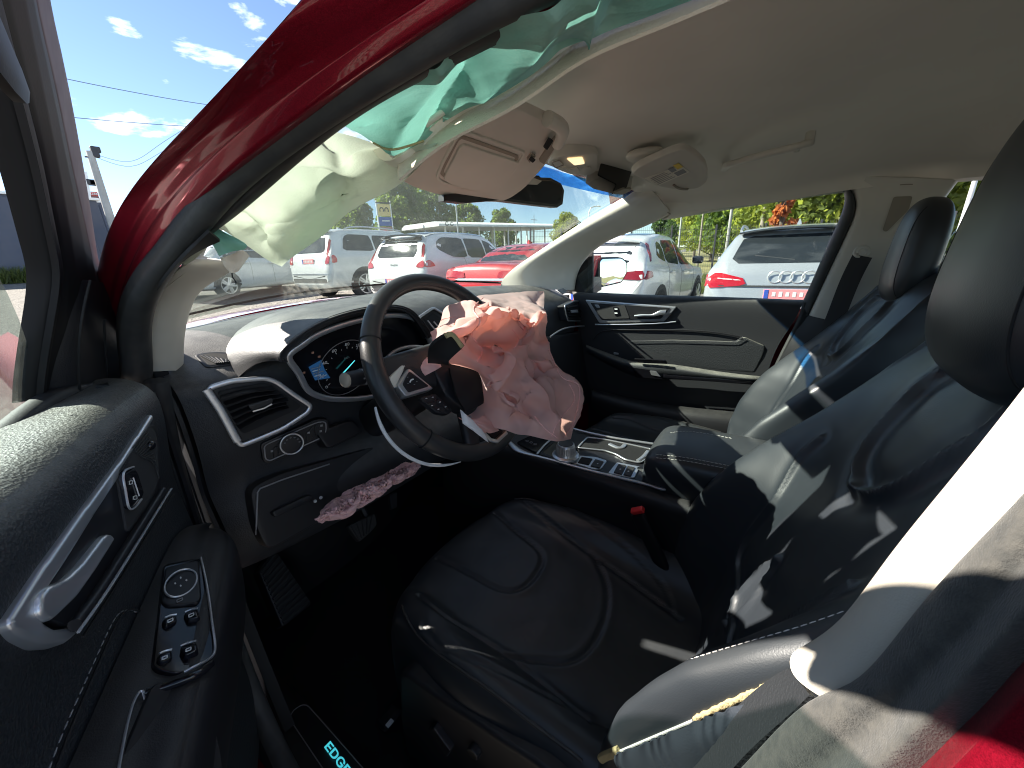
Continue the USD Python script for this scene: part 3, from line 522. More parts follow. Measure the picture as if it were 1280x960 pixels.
for k in range(6):
    u = (k+.55)/6.2; a = V(273+27*u, 492+47*u, .020); b = V(338+36*u-(14*u*u if k > 3 else 0), 482+28*u, .020); m_ = (a+b)/2+A([0, 0, .004])
    obj('vent_slat', strip(cr([a, m_, b], 16), (0, -.35, 1), .010, .0016), 'plastic_smooth', AV, smooth=50)
tb = [V(309, 507, .030), V(340, 497, .030), V(343, 501, .030), V(338, 506, .030), V(316, 514, .030)]
obj('vent_tab', plate(rounded(tb, .004), .012, .002), 'plastic_smooth', AV); obj('tab_trim', strip(pl([V(316, 514.5, .033), V(330, 510.5, .033), V(340, 505, .033)], 10), vn, .0015, .001), 'chrome', AV)
# lamp switch panel
SP = lambda px, py, o=0.0: N(px, py, A((-.62, .768, 1.04))+A(VN)*o, VN)
LS = obj('switch_panel', plate(rounded([SP(325, 555), SP(396, 524), SP(410, 523.5), SP(412, 537), SP(408, 548), SP(336, 580), SP(329, 577)], .008), .02, .002), 'plastic_smooth', CAR, label='lamp switch panel below the wide air vent')
obj('panel_rim', strip(cr(rounded([SP(330, 557, .002), SP(396, 528, .002), SP(407, 527, .002), SP(408, 537, .002), SP(404, 546, .002), SP(337, 576, .002), SP(332, 574, .002)], .006), 80, True), vn, .0012, .0008, True), 'grey_print', LS)
kc = SP(365, 555, .012); kx = A([1, -.2, 0]); kx /= np.linalg.norm(kx); ky = np.cross(vn, kx); ky = -ky if ky[2] < 0 else ky
ang = np.linspace(0, 2*np.pi, 48, endpoint=False); disc = lambda c, r, e1=kx, e2=ky: A([c+r*(math.cos(t)*e1+math.sin(t)*e2) for t in ang])
obj('knob', plate(disc(kc, .0195), .012, .003), 'plastic_smooth', LS); obj('knob_ring', tube(disc(kc+vn*.0, .0205), .0017, 8, True), 'chrome', LS, smooth=60)
for a_ in (-60, -30, 0, 30, 60, 90): t = math.radians(90-a_); obj('mark', rbox((.003, .003, .001), .0004, at=kc+vn*.001+.0135*(math.cos(t)*kx+math.sin(t)*ky)), 'grey_print', LS)
for px, py in ((386, 546), (391, 541), (397, 538), (402, 535), (345, 566), (351, 561)): obj('button', plate(rounded([SP(px-3.5, py-5, .003), SP(px+1.5, py-8, .003), SP(px+3, py+4, .003), SP(px-2.5, py+7, .003)], .002), .005, .0008), 'plastic', LS); 
for px, py in ((386, 541), (402, 532), (401, 539), (340, 564)): obj('mark', plate([SP(px-1.5, py-1, .0036), SP(px+1.5, py-1.5, .0036), SP(px+1.5, py+1, .0036), SP(px-1.5, py+1.5, .0036)], .0004, .0001), 'grey_print', LS)
# knee panel
KP = lambda px, py, o=0.0: N(px, py, A((-.55, .742, .93))+A((0, -1, .25))*o, (0, -1, .25))
obj('knee_panel', plate(rounded([KP(312, 610), KP(350, 592), KP(420, 572), KP(500, 548), KP(520, 572), KP(460, 612), KP(395, 656), KP(335, 690), KP(320, 660)], .02), .03, .006), 'plastic', DASH)
obj('panel_seam', strip(onto(tm(cat([plate(rounded([KP(312, 610), KP(350, 592), KP(420, 572), KP(500, 548), KP(520, 572), KP(460, 612), KP(395, 656), KP(335, 690), KP(320, 660)], .02), .03, .006)])), [(320, 668), (322, 612), (352, 600), (412, 580)], .001, 24, smooth=False), (0, -1, .3), .0014, .0010), 'grey_print', DASH)
obj('release_lever', plate(rounded([KP(340, 640, .012), KP(388, 618, .012), KP(392, 624, .012), KP(344, 648, .012)], .006), .016, .003), 'plastic', DASH)
for px, py in ((394, 626.5), (401, 622)): obj('clip', trimesh.creation.icosphere(subdivisions=1, radius=.0035).apply_translation(KP(px, py, .012)), 'white_print', DASH, label='small white clip on the underside of the dashboard')
obj('lower_tray', plate(rounded([KP(395, 540, .02), KP(440, 525, .02), KP(455, 540, .02), KP(410, 562, .02)], .01), .03, .004), 'plastic', DASH)
# ---- instrument cluster with its hood
HN = (0, -1, -.316); H = lambda px, py, o=0.0: N(px, py, A((-.45, .725, 1.10))+A(HN)*o, HN); hn = A(HN)/np.linalg.norm(HN)
rim_px = [(354, 452), (351, 444), (360, 432), (374, 420), (400, 404), (430, 392.5), (460, 385.5), (491, 383), (512, 388.5), (524, 401), (537, 422)]
rim = [H(px, py, .01) for px, py in rim_px]
back = [A([-.645, .80, 1.185]), A([-.645, .835, 1.195]), A([-.635, .88, 1.215]), A([-.60, .92, 1.238]), A([-.53, .95, 1.266]), A([-.46, .965, 1.274]), A([-.40, .965, 1.276]), A([-.33, .95, 1.276]), A([-.28, .93, 1.272]), A([-.25, .90, 1.262]), A([-.235, .86, 1.235])]
midr = [a*.5+b*.5+A([0, 0, .012]) for a, b in zip(rim, back)]
fr = [a*.93+b*.07+A([0, 0, .003]) for a, b in zip(rim, back)]
inn = [H(px, py, -.03) for px, py in [(362, 452), (361, 446), (367, 438), (380, 427), (404, 412), (430, 402), (460, 394.5), (490, 391.5), (507, 395), (517, 404), (529, 424)]]
IC = obj('instrument_cluster', shell(loft([inn, [a*.6+b*.4+A([0, -.004, 0]) for a, b in zip(inn, rim)], rim, fr, midr, back], 80, 50), .006, A([-.5, .3, 1.6])), 'dash', CAR, smooth=60, label='instrument cluster under a curved hood behind the steering wheel')
oc = [(361, 445), (375, 433), (391, 421.5), (425, 407), (457, 398.5), (483, 394.5), (504, 394.5), (521, 401), (534, 420), (540, 446), (524, 468), (480, 492), (422, 499), (398, 495), (383, 485), (371, 463)]
bz = cr([H(px, py, -.012) for px, py in oc], 140, True)
obj('chrome_bezel', strip(bz, hn, .0060, .0045, True), 'satin', IC, smooth=60)
face = cr([H(px, py, -.035) for px, py in oc], 100, True); fc = face.mean(0)
obj('cluster_bowl', loops([bz[::1][:100] if False else cr([H(px, py, -.012) for px, py in oc], 100, True), face], False), 'piano', IC, smooth=60)
obj('dial_face', plate(face, .003, .0005), 'piano', IC)
dc = H(433, 460, -.030); dx = A([1, 0, 0]); dy_ = np.cross(hn, dx); dy_ = dy_ if dy_[2] > 0 else -dy_
R_ = np.linalg.norm(H(406, 455, -.030)-dc)
for k in range(17):
    t = math.radians(215-k*250/16); u_ = math.cos(t)*dx+math.sin(t)*dy_; big = k % 2 == 0
    obj('dial_mark', strip(pl([dc+u_*R_*.84, dc+u_*R_*(.93 if big else .89)], 3), hn, .0007, .0003), 'white_print', IC)
    if big: obj('dial_number', word(str(k//2*20), dc+u_*R_*1.03, dx, dy_, .0062, bold=True), 'white_print', IC)
obj('dial_word', word('km/h', dc+dy_*R_*.45, dx, dy_, .004), 'grey_print', IC)
obj('dial_ring', tube(disc(dc, R_*1.18, dx, dy_), .0008, 6, True), 'grey_print', IC)
obj('needle', strip(pl([H(429, 466.5, -.024), H(443.5, 450.5, -.024)], 6), hn, np.linspace(.0017, .0007, 6), .0008), 'glow_needle', IC)
obj('display', plate([H(386, 459, -.031), H(402, 450, -.031), H(406, 462, -.031), H(413, 472.5, -.031), H(394, 475.5, -.031)], .001, .0002), 'glow_blue', IC, label='small blue lit trip display')
for k, (x0, y0, w_) in enumerate(((389, 461, 12), (390.5, 464, 9), (391.5, 467, 13), (393, 470, 8))): obj('display_line', plate([H(x0, y0, -.030), H(x0+w_, y0-w_*.28, -.030), H(x0+w_+.3, y0-w_*.28+1, -.030), H(x0+.3, y0+1, -.030)], .0003, .0001), 'white_print' if k % 2 else 'grey_print', IC)
for px, py in ((391, 441), (380, 466), (399, 446)): obj('warning_lamp', plate(rounded([H(px-1.6, py-1, -.030), H(px+1.6, py-1.6, -.030), H(px+1.6, py+1, -.030), H(px-1.6, py+1.6, -.030)], .0008), .0004, .0001), 'sign_brown', IC)
ar = cr([H(482, 449, .02), H(492, 440, .02), H(505, 434.5, .02), H(520, 433, .02), H(533, 435, .02)], 30)
obj('column_trim', strip(ar, hn, .004, .003), 'satin', IC, smooth=60)
# ---- centre vent beside the cluster, and the right-hand vent
C_ = lambda px, py, o=0.0: N(px, py, A((-.10, .80, 1.2))+A((-.1, -1, .35))*o, (-.1, -1, .35)); cn = A((-.1, -1, .35))/1.064
co = rounded([C_(522, 398), C_(541, 385), C_(556, 394), C_(575, 412), C_(566, 430), C_(538, 424)], .008)
CV = obj('air_vent', plate(co, .03, .004), 'plastic', CAR, label='centre air vent half hidden by the pink airbag'); obj('chrome_frame', strip(cr(co, 70, True)+cn*.002, cn, .004, .0028, True), 'satin', CV, smooth=60)
obj('opening', plate(rounded([C_(528, 400, .003), C_(541, 391, .003), C_(554, 399, .003), C_(566, 412, .003), C_(558, 424, .003), C_(540, 418, .003)], .005), .001, .0003), 'void', CV)
for k in range(5): obj('vent_slat', strip(pl([C_(527+k*7.5, 399+k*1.5, .010), C_(541+k*7.5, 419-k*.5, .010)], 6), cn, .0022, .002), 'satin' if k in (1, 2, 3) else 'plastic_smooth', CV)
RN = (.12, -1, .1); RV = lambda px, py, o=0.0: N(px, py, A((.66, .722, 1.14))+A(RN)*o, RN); rn_ = A(RN)/np.linalg.norm(RN)
ro = rounded([RV(705, 382), RV(718, 376), RV(724, 376.5), RV(737, 392), RV(736, 401), RV(709, 401)], .010)
RVT = obj('air_vent', plate(ro, .03, .004), 'plastic', CAR, label='air vent at the far passenger end of the dashboard'); obj('chrome_frame', strip(cr(ro, 80, True)+rn_*.002, rn_, .003, .002, True), 'satin', RVT, smooth=60)
obj('opening', plate(rounded([RV(709, 384, .003), RV(720, 379, .003), RV(732, 393, .003), RV(731, 398, .003), RV(711, 398, .003)], .008), .001, .0003), 'void', RVT)
for k in range(5): obj('vent_slat', strip(pl([RV(709+k*.3, 384+k*3.4, .008), RV(722+k*2.6, 382+k*3.9, .008)], 6), (0, -.3, 1), .006, .0012), 'plastic_smooth', RVT)
obj('vent_tab', plate(rounded([RV(714, 387.5, .016), RV(722, 387, .016), RV(723, 390.5, .016), RV(715, 391, .016)], .003), .006, .001), 'satin', RVT)
obj('tweeter', plate(rounded([A(RV(697, 362, -.03)), A(RV(704, 360, -.05)), A(RV(712, 365, -.04)), A(RV(704, 367, -.02))], .006), .004, .001, (0, 0, 9)), 'grey_print', DASH)
obj('fascia_trim', strip(cr([RV(688, 421, .02), RV(700, 413, .02), RV(716, 408.5, .02), RV(736, 407.5, .02)], 20), rn_, .003, .0025), 'satin', DASH, smooth=60)
GB = lambda px, py, o=0.0: N(px, py, A((.45, .70, .95))+A((0, -1, .2))*o, (0, -1, .2))
obj('glovebox', plate(rounded([GB(660, 425), GB(735, 412), GB(738, 440), GB(745, 500), GB(700, 520), GB(660, 525)], .02), .06, .008), 'plastic', DASH)
obj('centre_stack', rbox((.24, .1, .42), .03, at=(.0, .79, .99)), 'piano', DASH); obj('screen', rbox((.20, .012, .12), .004, at=(.0, .742, 1.08)), 'piano', DASH)
# ---- pedals and foot rest
FT = xf('pedal_set', CAR) if False else None
FN = (0.25, -.8, .6); FR = lambda px, py, o=0.0: N(px, py, A((-.6, .98, .52))+A(FN)*o, FN)
q = [FR(323, 713), FR(344, 685), FR(391, 754), FR(353, 785)]
FRP = obj('foot_rest', plate(rounded(q, .01), .03, .006), 'plastic', CAR, label='ribbed foot rest at the left of the footwell')
for k in range(12):
    u = (k+.7)/12.5; a, b = q[0]*(1-u)+q[3]*u, q[1]*(1-u)+q[2]*u; obj('rib', strip(pl([a*.94+b*.06, a*.06+b*.94], 4)+A(FN)*.001, FN, .003, .003), 'rubber', FRP)
BN = (0, -.85, .5); BPd = lambda px, py, o=0.0: N(px, py, A((-.45, .80, .66))+A(BN)*o, BN); q = [BPd(434, 657), BPd(469, 641), BPd(472, 656), BPd(462, 667), BPd(449, 678)]
PD = obj('brake_pedal', plate(rounded(q, .008), .015, .004), 'rubber', CAR)
for k in range(5):
    u = (k+.5)/5; a, b = q[0]*(1-u)+q[1]*u, q[4]*(1-u)+q[3]*u; obj('rib', strip(pl([a*.95+b*.05, a*.1+b*.9], 4)+A(BN)*.001, BN, .0025, .002), 'plastic', PD)
obj('pedal_arm', tube(pl([BPd(460, 650, -.02), A([-.42, .95, .9])], 8), .010, 8), 'plastic', PD)
AP = obj('throttle_pedal', plate(rounded([BPd(487, 618, -.06), BPd(497, 614, -.06), BPd(497, 634, -.06), BPd(489, 637, -.06)], .006), .012, .003), 'rubber', CAR)
obj('footwell_lining', shell(loft([[(-.735, 1.12, .40), (-.73, 1.12, .6), (-.73, 1.12, .85)], [(-.735, .86, .42), (-.735, .84, .6), (-.735, .82, .85)]], 12, 8), .01, (-.3, .6, .7)), 'plastic', CAR, smooth=50)
# ================================================================== steering wheel, stalk, airbags
WC, WT = A([-.394, .490, 1.188]), .518; w1 = A([1.0, 0, 0]); w2 = A([0, math.sin(WT), math.cos(WT)]); wn = np.cross(w1, w2)   # wn points at the driver
W = lambda px, py, o=0.0: N(px, py, WC+wn*o, wn)
Wp = lambda u, v, o=0.0: WC+w1*u+w2*v+wn*o
SW = xf('steering_wheel', CAR, label='black leather steering wheel with a burst airbag cover')
t = np.linspace(0, 2*np.pi, 160, endpoint=False); circ = A([Wp(.174*math.cos(a), .174*math.sin(a)) for a in t])
rad = .0158+.0018*np.clip(np.cos(2*(t-math.radians(0)))-.3, 0, 1)
obj('rim', tube(circ, rad, 18, True), 'leather_rim', SW, smooth=60)
for a in (28, 152, 215, 325):
    a = math.radians(a); c = Wp(.174*math.cos(a), .174*math.sin(a)); rr_ = -math.sin(a)*w1+math.cos(a)*w2; e_ = math.cos(a)*w1+math.sin(a)*w2
    obj('rim_seam', tube(A([c+.0166*(math.cos(b)*e_+math.sin(b)*wn) for b in np.linspace(0, 2*np.pi, 24, endpoint=False)]), .0012, 6, True), 'void', SW)
st = A([Wp((.174-.0155*.75)*math.cos(a), (.174-.0155*.75)*math.sin(a), .0155*.72) for a in np.linspace(math.radians(35), math.radians(145), 120)])
obj('rim_stitching', stitches(st, .004, .002, .0007), 'thread_dark', SW, kind='stuff')
# hub: dished body and spokes
hub = []
for z_, r_ in ((-.045, .055), (-.02, .062), (.0, .066), (.014, .062), (.020, .050)): hub.append([Wp(r_*1.12*math.cos(a), -.006+r_*(1.0 if math.sin(a) > 0 else .95)*math.sin(a), z_) for a in np.linspace(0, 2*np.pi, 48, endpoint=False)])
obj('hub', loops(hub), 'plastic', SW, smooth=50)
def spoke(a0, r0, r1, wa, wb):
    a0 = math.radians(a0); e_, f_ = math.cos(a0)*w1+math.sin(a0)*w2, -math.sin(a0)*w1+math.cos(a0)*w2
    p = [WC+e_*r+wn*o for r, o in ((r0, .006), ((r0+r1)/2, .002), (r1, -.003))]; return strip(cr(p, 14), wn, np.linspace(wa, wb, 14), np.linspace(.015, .009, 14), n=14)
for a, wa, wb in ((172, .044, .026), (8, .044, .026), (250, .026, .016), (290, .026, .016)): obj('spoke', spoke(a, .04, .17, wa, wb), 'plastic', SW, smooth=50)
# chrome-framed switch on the left spoke
tr_ = [W(511, 459, .018), W(543, 485.5, .018), W(507.5, 496, .018), W(496.5, 482, .018)]
obj('switch_frame', plate(rounded(tr_, .005), .016, .003), 'satin', SW); obj('switch_pad', plate(rounded([W(512, 463.5, .020), W(537, 482.5, .020), W(511, 490.5, .020), W(503.5, 480, .020)], .004), .004, .0015), 'plastic_smooth', SW)
obj('phone_mark', strip(cr([W(512.5, 478, .0215), W(514, 475, .0215), W(517, 474, .0215)], 8), wn, .0012, .0005), 'white_print', SW)
for px, py in ((510, 479.5), (518, 480.5), (509.5, 471.5), (521, 477)): obj('mark', rbox((.002, .002, .0008), .0003, at=W(px, py, .0212)), 'grey_print', SW)
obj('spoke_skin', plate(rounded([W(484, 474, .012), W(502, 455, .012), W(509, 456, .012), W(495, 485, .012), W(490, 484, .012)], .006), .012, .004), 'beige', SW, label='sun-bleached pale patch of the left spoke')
bp = rounded([W(524, 497, .019), W(545, 491.5, .019), W(553, 500, .019), W(567, 513, .019), W(561, 518, .019), W(546, 516, .019)], .006)
obj('button_pad', plate(bp, .010, .002), 'plastic_smooth', SW)
for q in (((526, 498), (543, 493.5), (547, 497), (543, 501), (529, 503)), ((547, 499), (551, 501), (551, 505), (546, 503)), ((535, 505), (542, 503), (546, 508), (540, 509)), ((548, 510), (553, 508), (558, 514), (550, 515)), ((553, 504), (557, 507), (562, 512), (557, 512))):
    obj('button', plate(rounded([W(px, py, .0205) for px, py in q], .003), .003, .0008), 'plastic', SW)
for px, py in ((533, 498), (541, 496.5), (550, 502.5), (540, 507), (548, 511.5), (557, 508.5)): obj('mark', rbox((.003, .0025, .0008), .0003, at=W(px, py, .0215)), 'white_print', SW)
obj('lower_trim', strip(pl([W(586, 521, .02), W(600, 536, .02), W(613, 550, .02), W(621, 552, .02), W(633, 541, .02)], 30), wn, .0035, .003), 'satin', SW, smooth=50)
obj('lower_trim', plate(rounded([W(600, 531, .012), W(618, 549, .012), W(630, 539, .012), W(612, 522, .012)], .005), .01, .002), 'piano', SW)
# airbag module and its burst covers
obj('airbag_module', plate(rounded([W(533, 446, .018), W(560, 452, .024), W(597, 455, .026), W(611, 495, .026), W(583, 513, .024), W(556, 494, .020)], .010), .03, .006), 'plastic_smooth', SW)
fl = loft([[W(535, 454, .03), W(548, 455, .034), W(562, 457, .036)], [W(536, 439, .085), W(549, 440, .09), W(563, 449, .092)], [W(545, 427, .115), W(560, 425, .12), W(576, 437, .122)], [W(556, 420, .125), W(564, 417, .13), W(578, 434, .13)]], 16, 20)
obj('cover_flap', shell(fl, .004), 'frame_black', SW, smooth=60, label='upper half of the burst airbag cover, folded up')
fl = loft([[W(562, 459, .034), W(580, 456, .038), W(596, 456, .040)], [W(566, 478, .040), W(590, 476, .046), W(605, 475, .046)], [W(574, 500, .042), W(594, 500, .046), W(611, 494, .044)], [W(582, 514, .040), W(598, 508, .042), W(612, 498, .040)]], 16, 20)
obj('cover_flap', shell(fl, .005), 'frame_black', SW, smooth=60, label='lower half of the burst airbag cover')
obj('flap_tear', strip(cr([W(557, 420, .131), W(565, 418, .133), W(573, 427, .133), W(578, 434, .133)], 16), wn, .004, .002), 'foam', SW)
rt = A([Wp(.186*math.cos(a)*1.02-.006, .186*math.sin(a)*1.06-.012, -.022) for a in np.linspace(math.radians(196), math.radians(290), 60)])
obj('back_trim', strip(cr([W(469, 509, -.02), W(473, 524, -.02), W(482, 543, -.02), W(497, 561, -.02), W(515, 573.5, -.02), W(537, 581, -.02), W(560, 581, -.02), W(575, 577.5, -.02)], 60), wn, np.interp(np.linspace(0, 1, 60), [0, .15, .8, 1], [.0014, .0030, .0026, .001]), .0025), 'white_print', SW, smooth=60, label='thin pale trim arc sticking out below the rim')
# column and stalk
obj('steering_column', strip(pl([WC-wn*.03, WC-wn*.14+A([0, 0, -.01]), WC-wn*.30+A([0, 0, -.02])], 16), (1, 0, 0), .042, .050, n=20), 'plastic', CAR, smooth=50)
ST = obj('stalk', tube(pl([W(560, 470, -.085), W(500, 468, -.07), W(470, 468.5, -.062), W(447, 472, -.055), W(432, 475, -.052)], 30), np.interp(np.linspace(0, 1, 30), [0, .6, .86, 1], [.008, .0095, .0135, .0125]), 16), 'plastic_smooth', CAR, smooth=50, label='indicator stalk with a pale tip, left of the wheel')
obj('stalk_tip', tube(pl([W(432.5, 475, -.052), W(427.5, 476, -.051)], 6), A([.0125, .0125, .012, .011, .009, .005]), 16), 'beige_dark', ST, smooth=50)
for k in range(4): obj('stalk_ring', tube(A([W(452+k*1.0, 471, -.056)+.0136*(math.cos(a)*A([0, .9, .43])+math.sin(a)*A([0, -.43, .9])) for a in np.linspace(0, 2*np.pi, 20, endpoint=False)]), .0006, 5, True), 'grey_print', ST)
for px in (456, 462, 468): obj('mark', rbox((.004, .001, .003), .0003, at=W(px, 473, -.044)), 'grey_print', ST)
# ---- driver airbag
rowsb = [[(546, 404, .00), (560, 386, -.01), (590, 371, -.02), (612, 366, -.03), (645, 363, -.035), (665, 362, -.03), (681, 362, -.03)],
 [(540, 414, .03), (560, 398, .05), (588, 384, .07), (615, 374, .06), (648, 370, .05), (668, 370, .03), (682, 374, .00)],
 [(538, 425, .05), (560, 409, .09), (585, 396, .11), (612, 386, .13), (645, 381, .11), (667, 382, .08), (682, 390, .04)],
 [(539, 434, .06), (560, 420, .10), (582, 412, .13), (605, 400, .15), (640, 396, .15), (664, 397, .11), (682, 404, .07)],
 [(549, 447, .045), (568, 437, .08), (585, 430, .09), (602, 422, .06), (632, 418, .09), (660, 414, .13), (683, 414, .09)],
 [(561, 456, .04), (576, 452, .06), (592, 447, .08), (608, 441, .08), (628, 437, .14), (656, 434, .14), (686, 430, .11)],
 [(578, 459, .04), (590, 460, .06), (602, 458, .09), (618, 455, .13), (640, 452, .16), (665, 452, .15), (696, 452, .11)],
 [(597, 466, .05), (605, 470, .08), (614, 472, .12), (630, 472, .15), (650, 472, .15), (676, 470, .15), (712, 468, .11)],
 [(603, 482, .05), (612, 487, .09), (622, 490, .13), (640, 490, .14), (662, 490, .15), (690, 486, .16), (722, 486, .12)],
 [(604, 498, .04), (613, 504, .08), (626, 507, .11), (645, 509, .13), (668, 510, .14), (694, 508, .15), (724, 505, .12)],
 [(597, 510, .02), (612, 518, .06), (628, 522, .09), (648, 526, .11), (670, 530, .13), (696, 530, .14), (722, 524, .12)],
 [(580, 521, .02), (602, 531, .045), (622, 536, .07), (645, 541, .10), (668, 546, .12), (695, 551, .13), (717, 548, .12)]]
Gb = loft([[W(*p) for p in r] for r in rowsb], 96, 110)
Gb = crumple(Gb, 1.05, 60, .05, 4, .004)
def ridged(G, sc, amp, seed, fade=.12, pin=False):
    nv, nu = G.shape[:2]; n = gnormals(G); v = meshkit.noise(G*sc+A([seed*1.7, 0, 0]), seed)*.7+meshkit.noise(G*sc*2.1, seed+3)*.3; e = 1-abs(2*v-1)
    u_ = np.minimum(np.linspace(0, 1, nu), np.linspace(1, 0, nu)); v_ = np.minimum(np.linspace(0, 1, nv), np.linspace(1, 0, nv)); w = np.clip(np.minimum(u_[None], v_[:, None])/fade, 0, 1)
    return G+n*(amp*(e**3-.25)*(w if pin else .3+.7*w))[..., None]
def gathers(G, c, k, amp, seed, r0=.02, r1=.14, sw=5):
    # folds that run out from where the cloth is held
    d = G-c; a_ = np.arctan2(d @ w2, d @ w1); r = np.sqrt((d @ w1)**2+(d @ w2)**2); ph = a_*k+3.2*meshkit.fbm(G*5+A([seed, 0, 0]), 2, seed)+r*sw; e = 1-abs(np.sin(ph)); n = gnormals(G); n = n*np.sign((n @ wn).mean())
    nv, nu = G.shape[:2]; u_ = np.minimum(np.linspace(0, 1, nu), np.linspace(1, 0, nu)); v_ = np.minimum(np.linspace(0, 1, nv), np.linspace(1, 0, nv)); f = .25+.75*np.clip(np.minimum(u_[None], v_[:, None])/.14, 0, 1)
    return G+n*(amp*f*np.clip((r-r0)/(r1-r0), 0, 1)*(e**1.6-.35))[..., None]
def relax(G, k):
    for _ in range(k): H = G.copy(); H[1:-1, 1:-1] = (G[:-2, 1:-1]+G[2:, 1:-1]+G[1:-1, :-2]+G[1:-1, 2:])/4; G = G*.5+H*.5
    return G
Gb = gathers(Gb, W(598, 458, .06), 3.5, .040, 3); Gb = relax(gathers(Gb, W(606, 436, .08), 6.0, .014, 8), 3); Gb = ridged(Gb, 8, .010, 5); Gb = ridged(Gb, 26, .0035, 9)
def crease(G, px, o, h, w):
    """A sewn or pressed fold: pushes the cloth along its normal near a line over it."""
    q = cr(A([W(a, b, o) for a, b in px]), 60); d, _ = cKDTree(q).query(G.reshape(-1, 3)); d = d.reshape(G.shape[:2]); n = gnormals(G); n = n*np.sign((n @ wn).mean()); return G+n*(h*np.exp(-d/w))[..., None]
for px, o, h, w in (([(602, 375), (590, 395), (597, 415), (590, 435), (596, 452)], .10, -.022, .012), ([(640, 372), (632, 395), (612, 412), (604, 440)], .12, .022, .008), ([(660, 370), (663, 392), (650, 402), (640, 420)], .11, -.026, .010), ([(681, 400), (650, 412), (630, 425), (622, 452)], .12, -.02, .008),
 ([(655, 408), (662, 420), (655, 436), (648, 444)], .14, .022, .006), ([(606, 455), (620, 478), (645, 505), (690, 545)], .12, .022, .007), ([(600, 470), (612, 495), (640, 520), (668, 545)], .10, -.02, .008), ([(690, 440), (672, 470), (660, 500), (690, 520)], .14, -.018, .009),
 ([(720, 478), (690, 478), (668, 478), (650, 482)], .14, .016, .006), ([(560, 400), (580, 420), (575, 440)], .09, -.014, .007), ([(690, 415), (680, 440), (684, 460)], .11, .016, .007)): Gb = crease(Gb, px, o, h, w)
AB = obj('airbag', gmesh(Gb), 'airbag', CAR, smooth=True, label='crumpled pink airbag hanging from the steering wheel')
bm_ = gmesh(Gb)
for sm in ([(604, 372), (592, 388), (600, 402), (590, 418), (602, 436), (596, 452)], [(686, 436), (697, 462), (706, 474), (722, 480), (724, 500), (716, 530), (705, 546)], [(668, 520), (684, 538), (697, 547)], [(712, 480), (718, 500), (700, 524), (690, 546)], [(545, 410), (552, 400), (570, 396)], [(640, 412), (648, 424), (642, 436)]):
    p_ = onto(bm_, sm, .001, 40)
    if len(p_) > 6: obj('airbag_seam', tube(p_, .0011, 5), 'pink_cloth', AB)
obj('torn_tab', shell(crumple(loft([[W(575, 512, .045), W(580, 516, .05), W(588, 523, .05)], [W(578, 527, .045), W(588, 531, .05), W(600, 533, .05)], [W(578, 529, .04), W(600, 545, .045), W(611, 553, .04)]], 14, 12), 1.05, 20, .1, 3, .001), .001), 'white_print', AB, smooth=True, label='torn white tab below the airbag cover')
Gc = loft([[W(572, 522, .03), W(590, 524, .05), W(606, 520, .05)], [W(590, 532, .03), W(604, 533, .06), W(616, 530, .06)], [W(600, 540, .03), W(614, 541, .06), W(624, 538, .06)]], 30, 24)
obj('airbag_lobe', gmesh(crumple(Gc, 1.12, 40, .04, 8, .002)), 'airbag', AB, smooth=True)
Gp = loft([[W(511, 455, -.01), W(524, 444, -.01), W(540, 436, .0)], [W(518, 462, .0), W(530, 456, .02), W(545, 446, .03)], [W(530, 470, .012), W(540, 465, .03), W(552, 458, .03)]], 30, 26)
obj('airbag_lobe', gmesh(crumple(Gp, 1.10, 40, .04, 9, .002)), 'pink_cloth', AB, smooth=True, label='pale lobe of airbag cloth behind the left spoke')
# ---- knee airbag
KA = lambda px, py, o=0.0: N(px, py, A((-.5, .665, .90))+A((0, -.9, .4))*o, (0, -.9, .4))
rk = [[(402, 636, -.02), (425, 617, -.01), (452, 603, .0), (480, 590, .0), (505, 578, -.01), (524, 576, -.02)], [(398, 643, .02), (425, 625, .03), (452, 610, .035), (482, 597, .035), (507, 585, .03), (526, 579, .01)], [(394, 650, .03), (428, 634, .045), (455, 618, .05), (484, 602, .05), (508, 590, .04), (526, 584, .02)], [(398, 654, .02), (430, 642, .04), (457, 626, .04), (484, 608, .04), (508, 596, .03), (523, 590, .01)], [(404, 656, .0), (432, 646, .01), (459, 632, .01), (484, 613, .01), (506, 600, .0), (518, 594, -.01)]]
Gk = crumple(loft([[KA(*p) for p in r] for r in rk], 150, 70), 1.16, 90, .03, 12, .006); Gk = ridged(Gk, 22, .022, 4, .2); Gk = ridged(Gk, 50, .009, 8)
obj('airbag', gmesh(Gk), 'airbag_knee', CAR, smooth=True, label='crumpled pink knee airbag below the dashboard')
# ---- curtain airbag: pale cushion and green cover cloth
XC = lambda t: np.interp(t, [0, 1], [-.69, -.60])
# each row runs from the pillar side to the cabin side; rows go from the lower end up to the roof
rc = [[(262, 278, -.735), (285, 291, -.72), (315, 312, -.70), (335, 326, -.685), (352, 333, -.665)],
 [(260, 268, -.735), (290, 276, -.705), (325, 292, -.665), (350, 305, -.645), (372, 317, -.645)],
 [(275, 246, -.73), (306, 256, -.69), (345, 274, -.64), (378, 288, -.62), (404, 294, -.635)],
 [(295, 225, -.725), (325, 236, -.68), (368, 252, -.625), (410, 262, -.605), (440, 263, -.62)],
 [(318, 207, -.715), (350, 216, -.67), (395, 228, -.615), (440, 238, -.60), (484, 240, -.615)],
 [(342, 190, -.71), (372, 197, -.67), (420, 206, -.62), (470, 213, -.60), (514, 218, -.615)],
 [(366, 166, -.70), (394, 174, -.67), (436, 186, -.63), (485, 196, -.61), (534, 197, -.615)],
 [(387, 145, -.695), (412, 156, -.68), (447, 171, -.655), (490, 184, -.632), (548, 178, -.622)]]
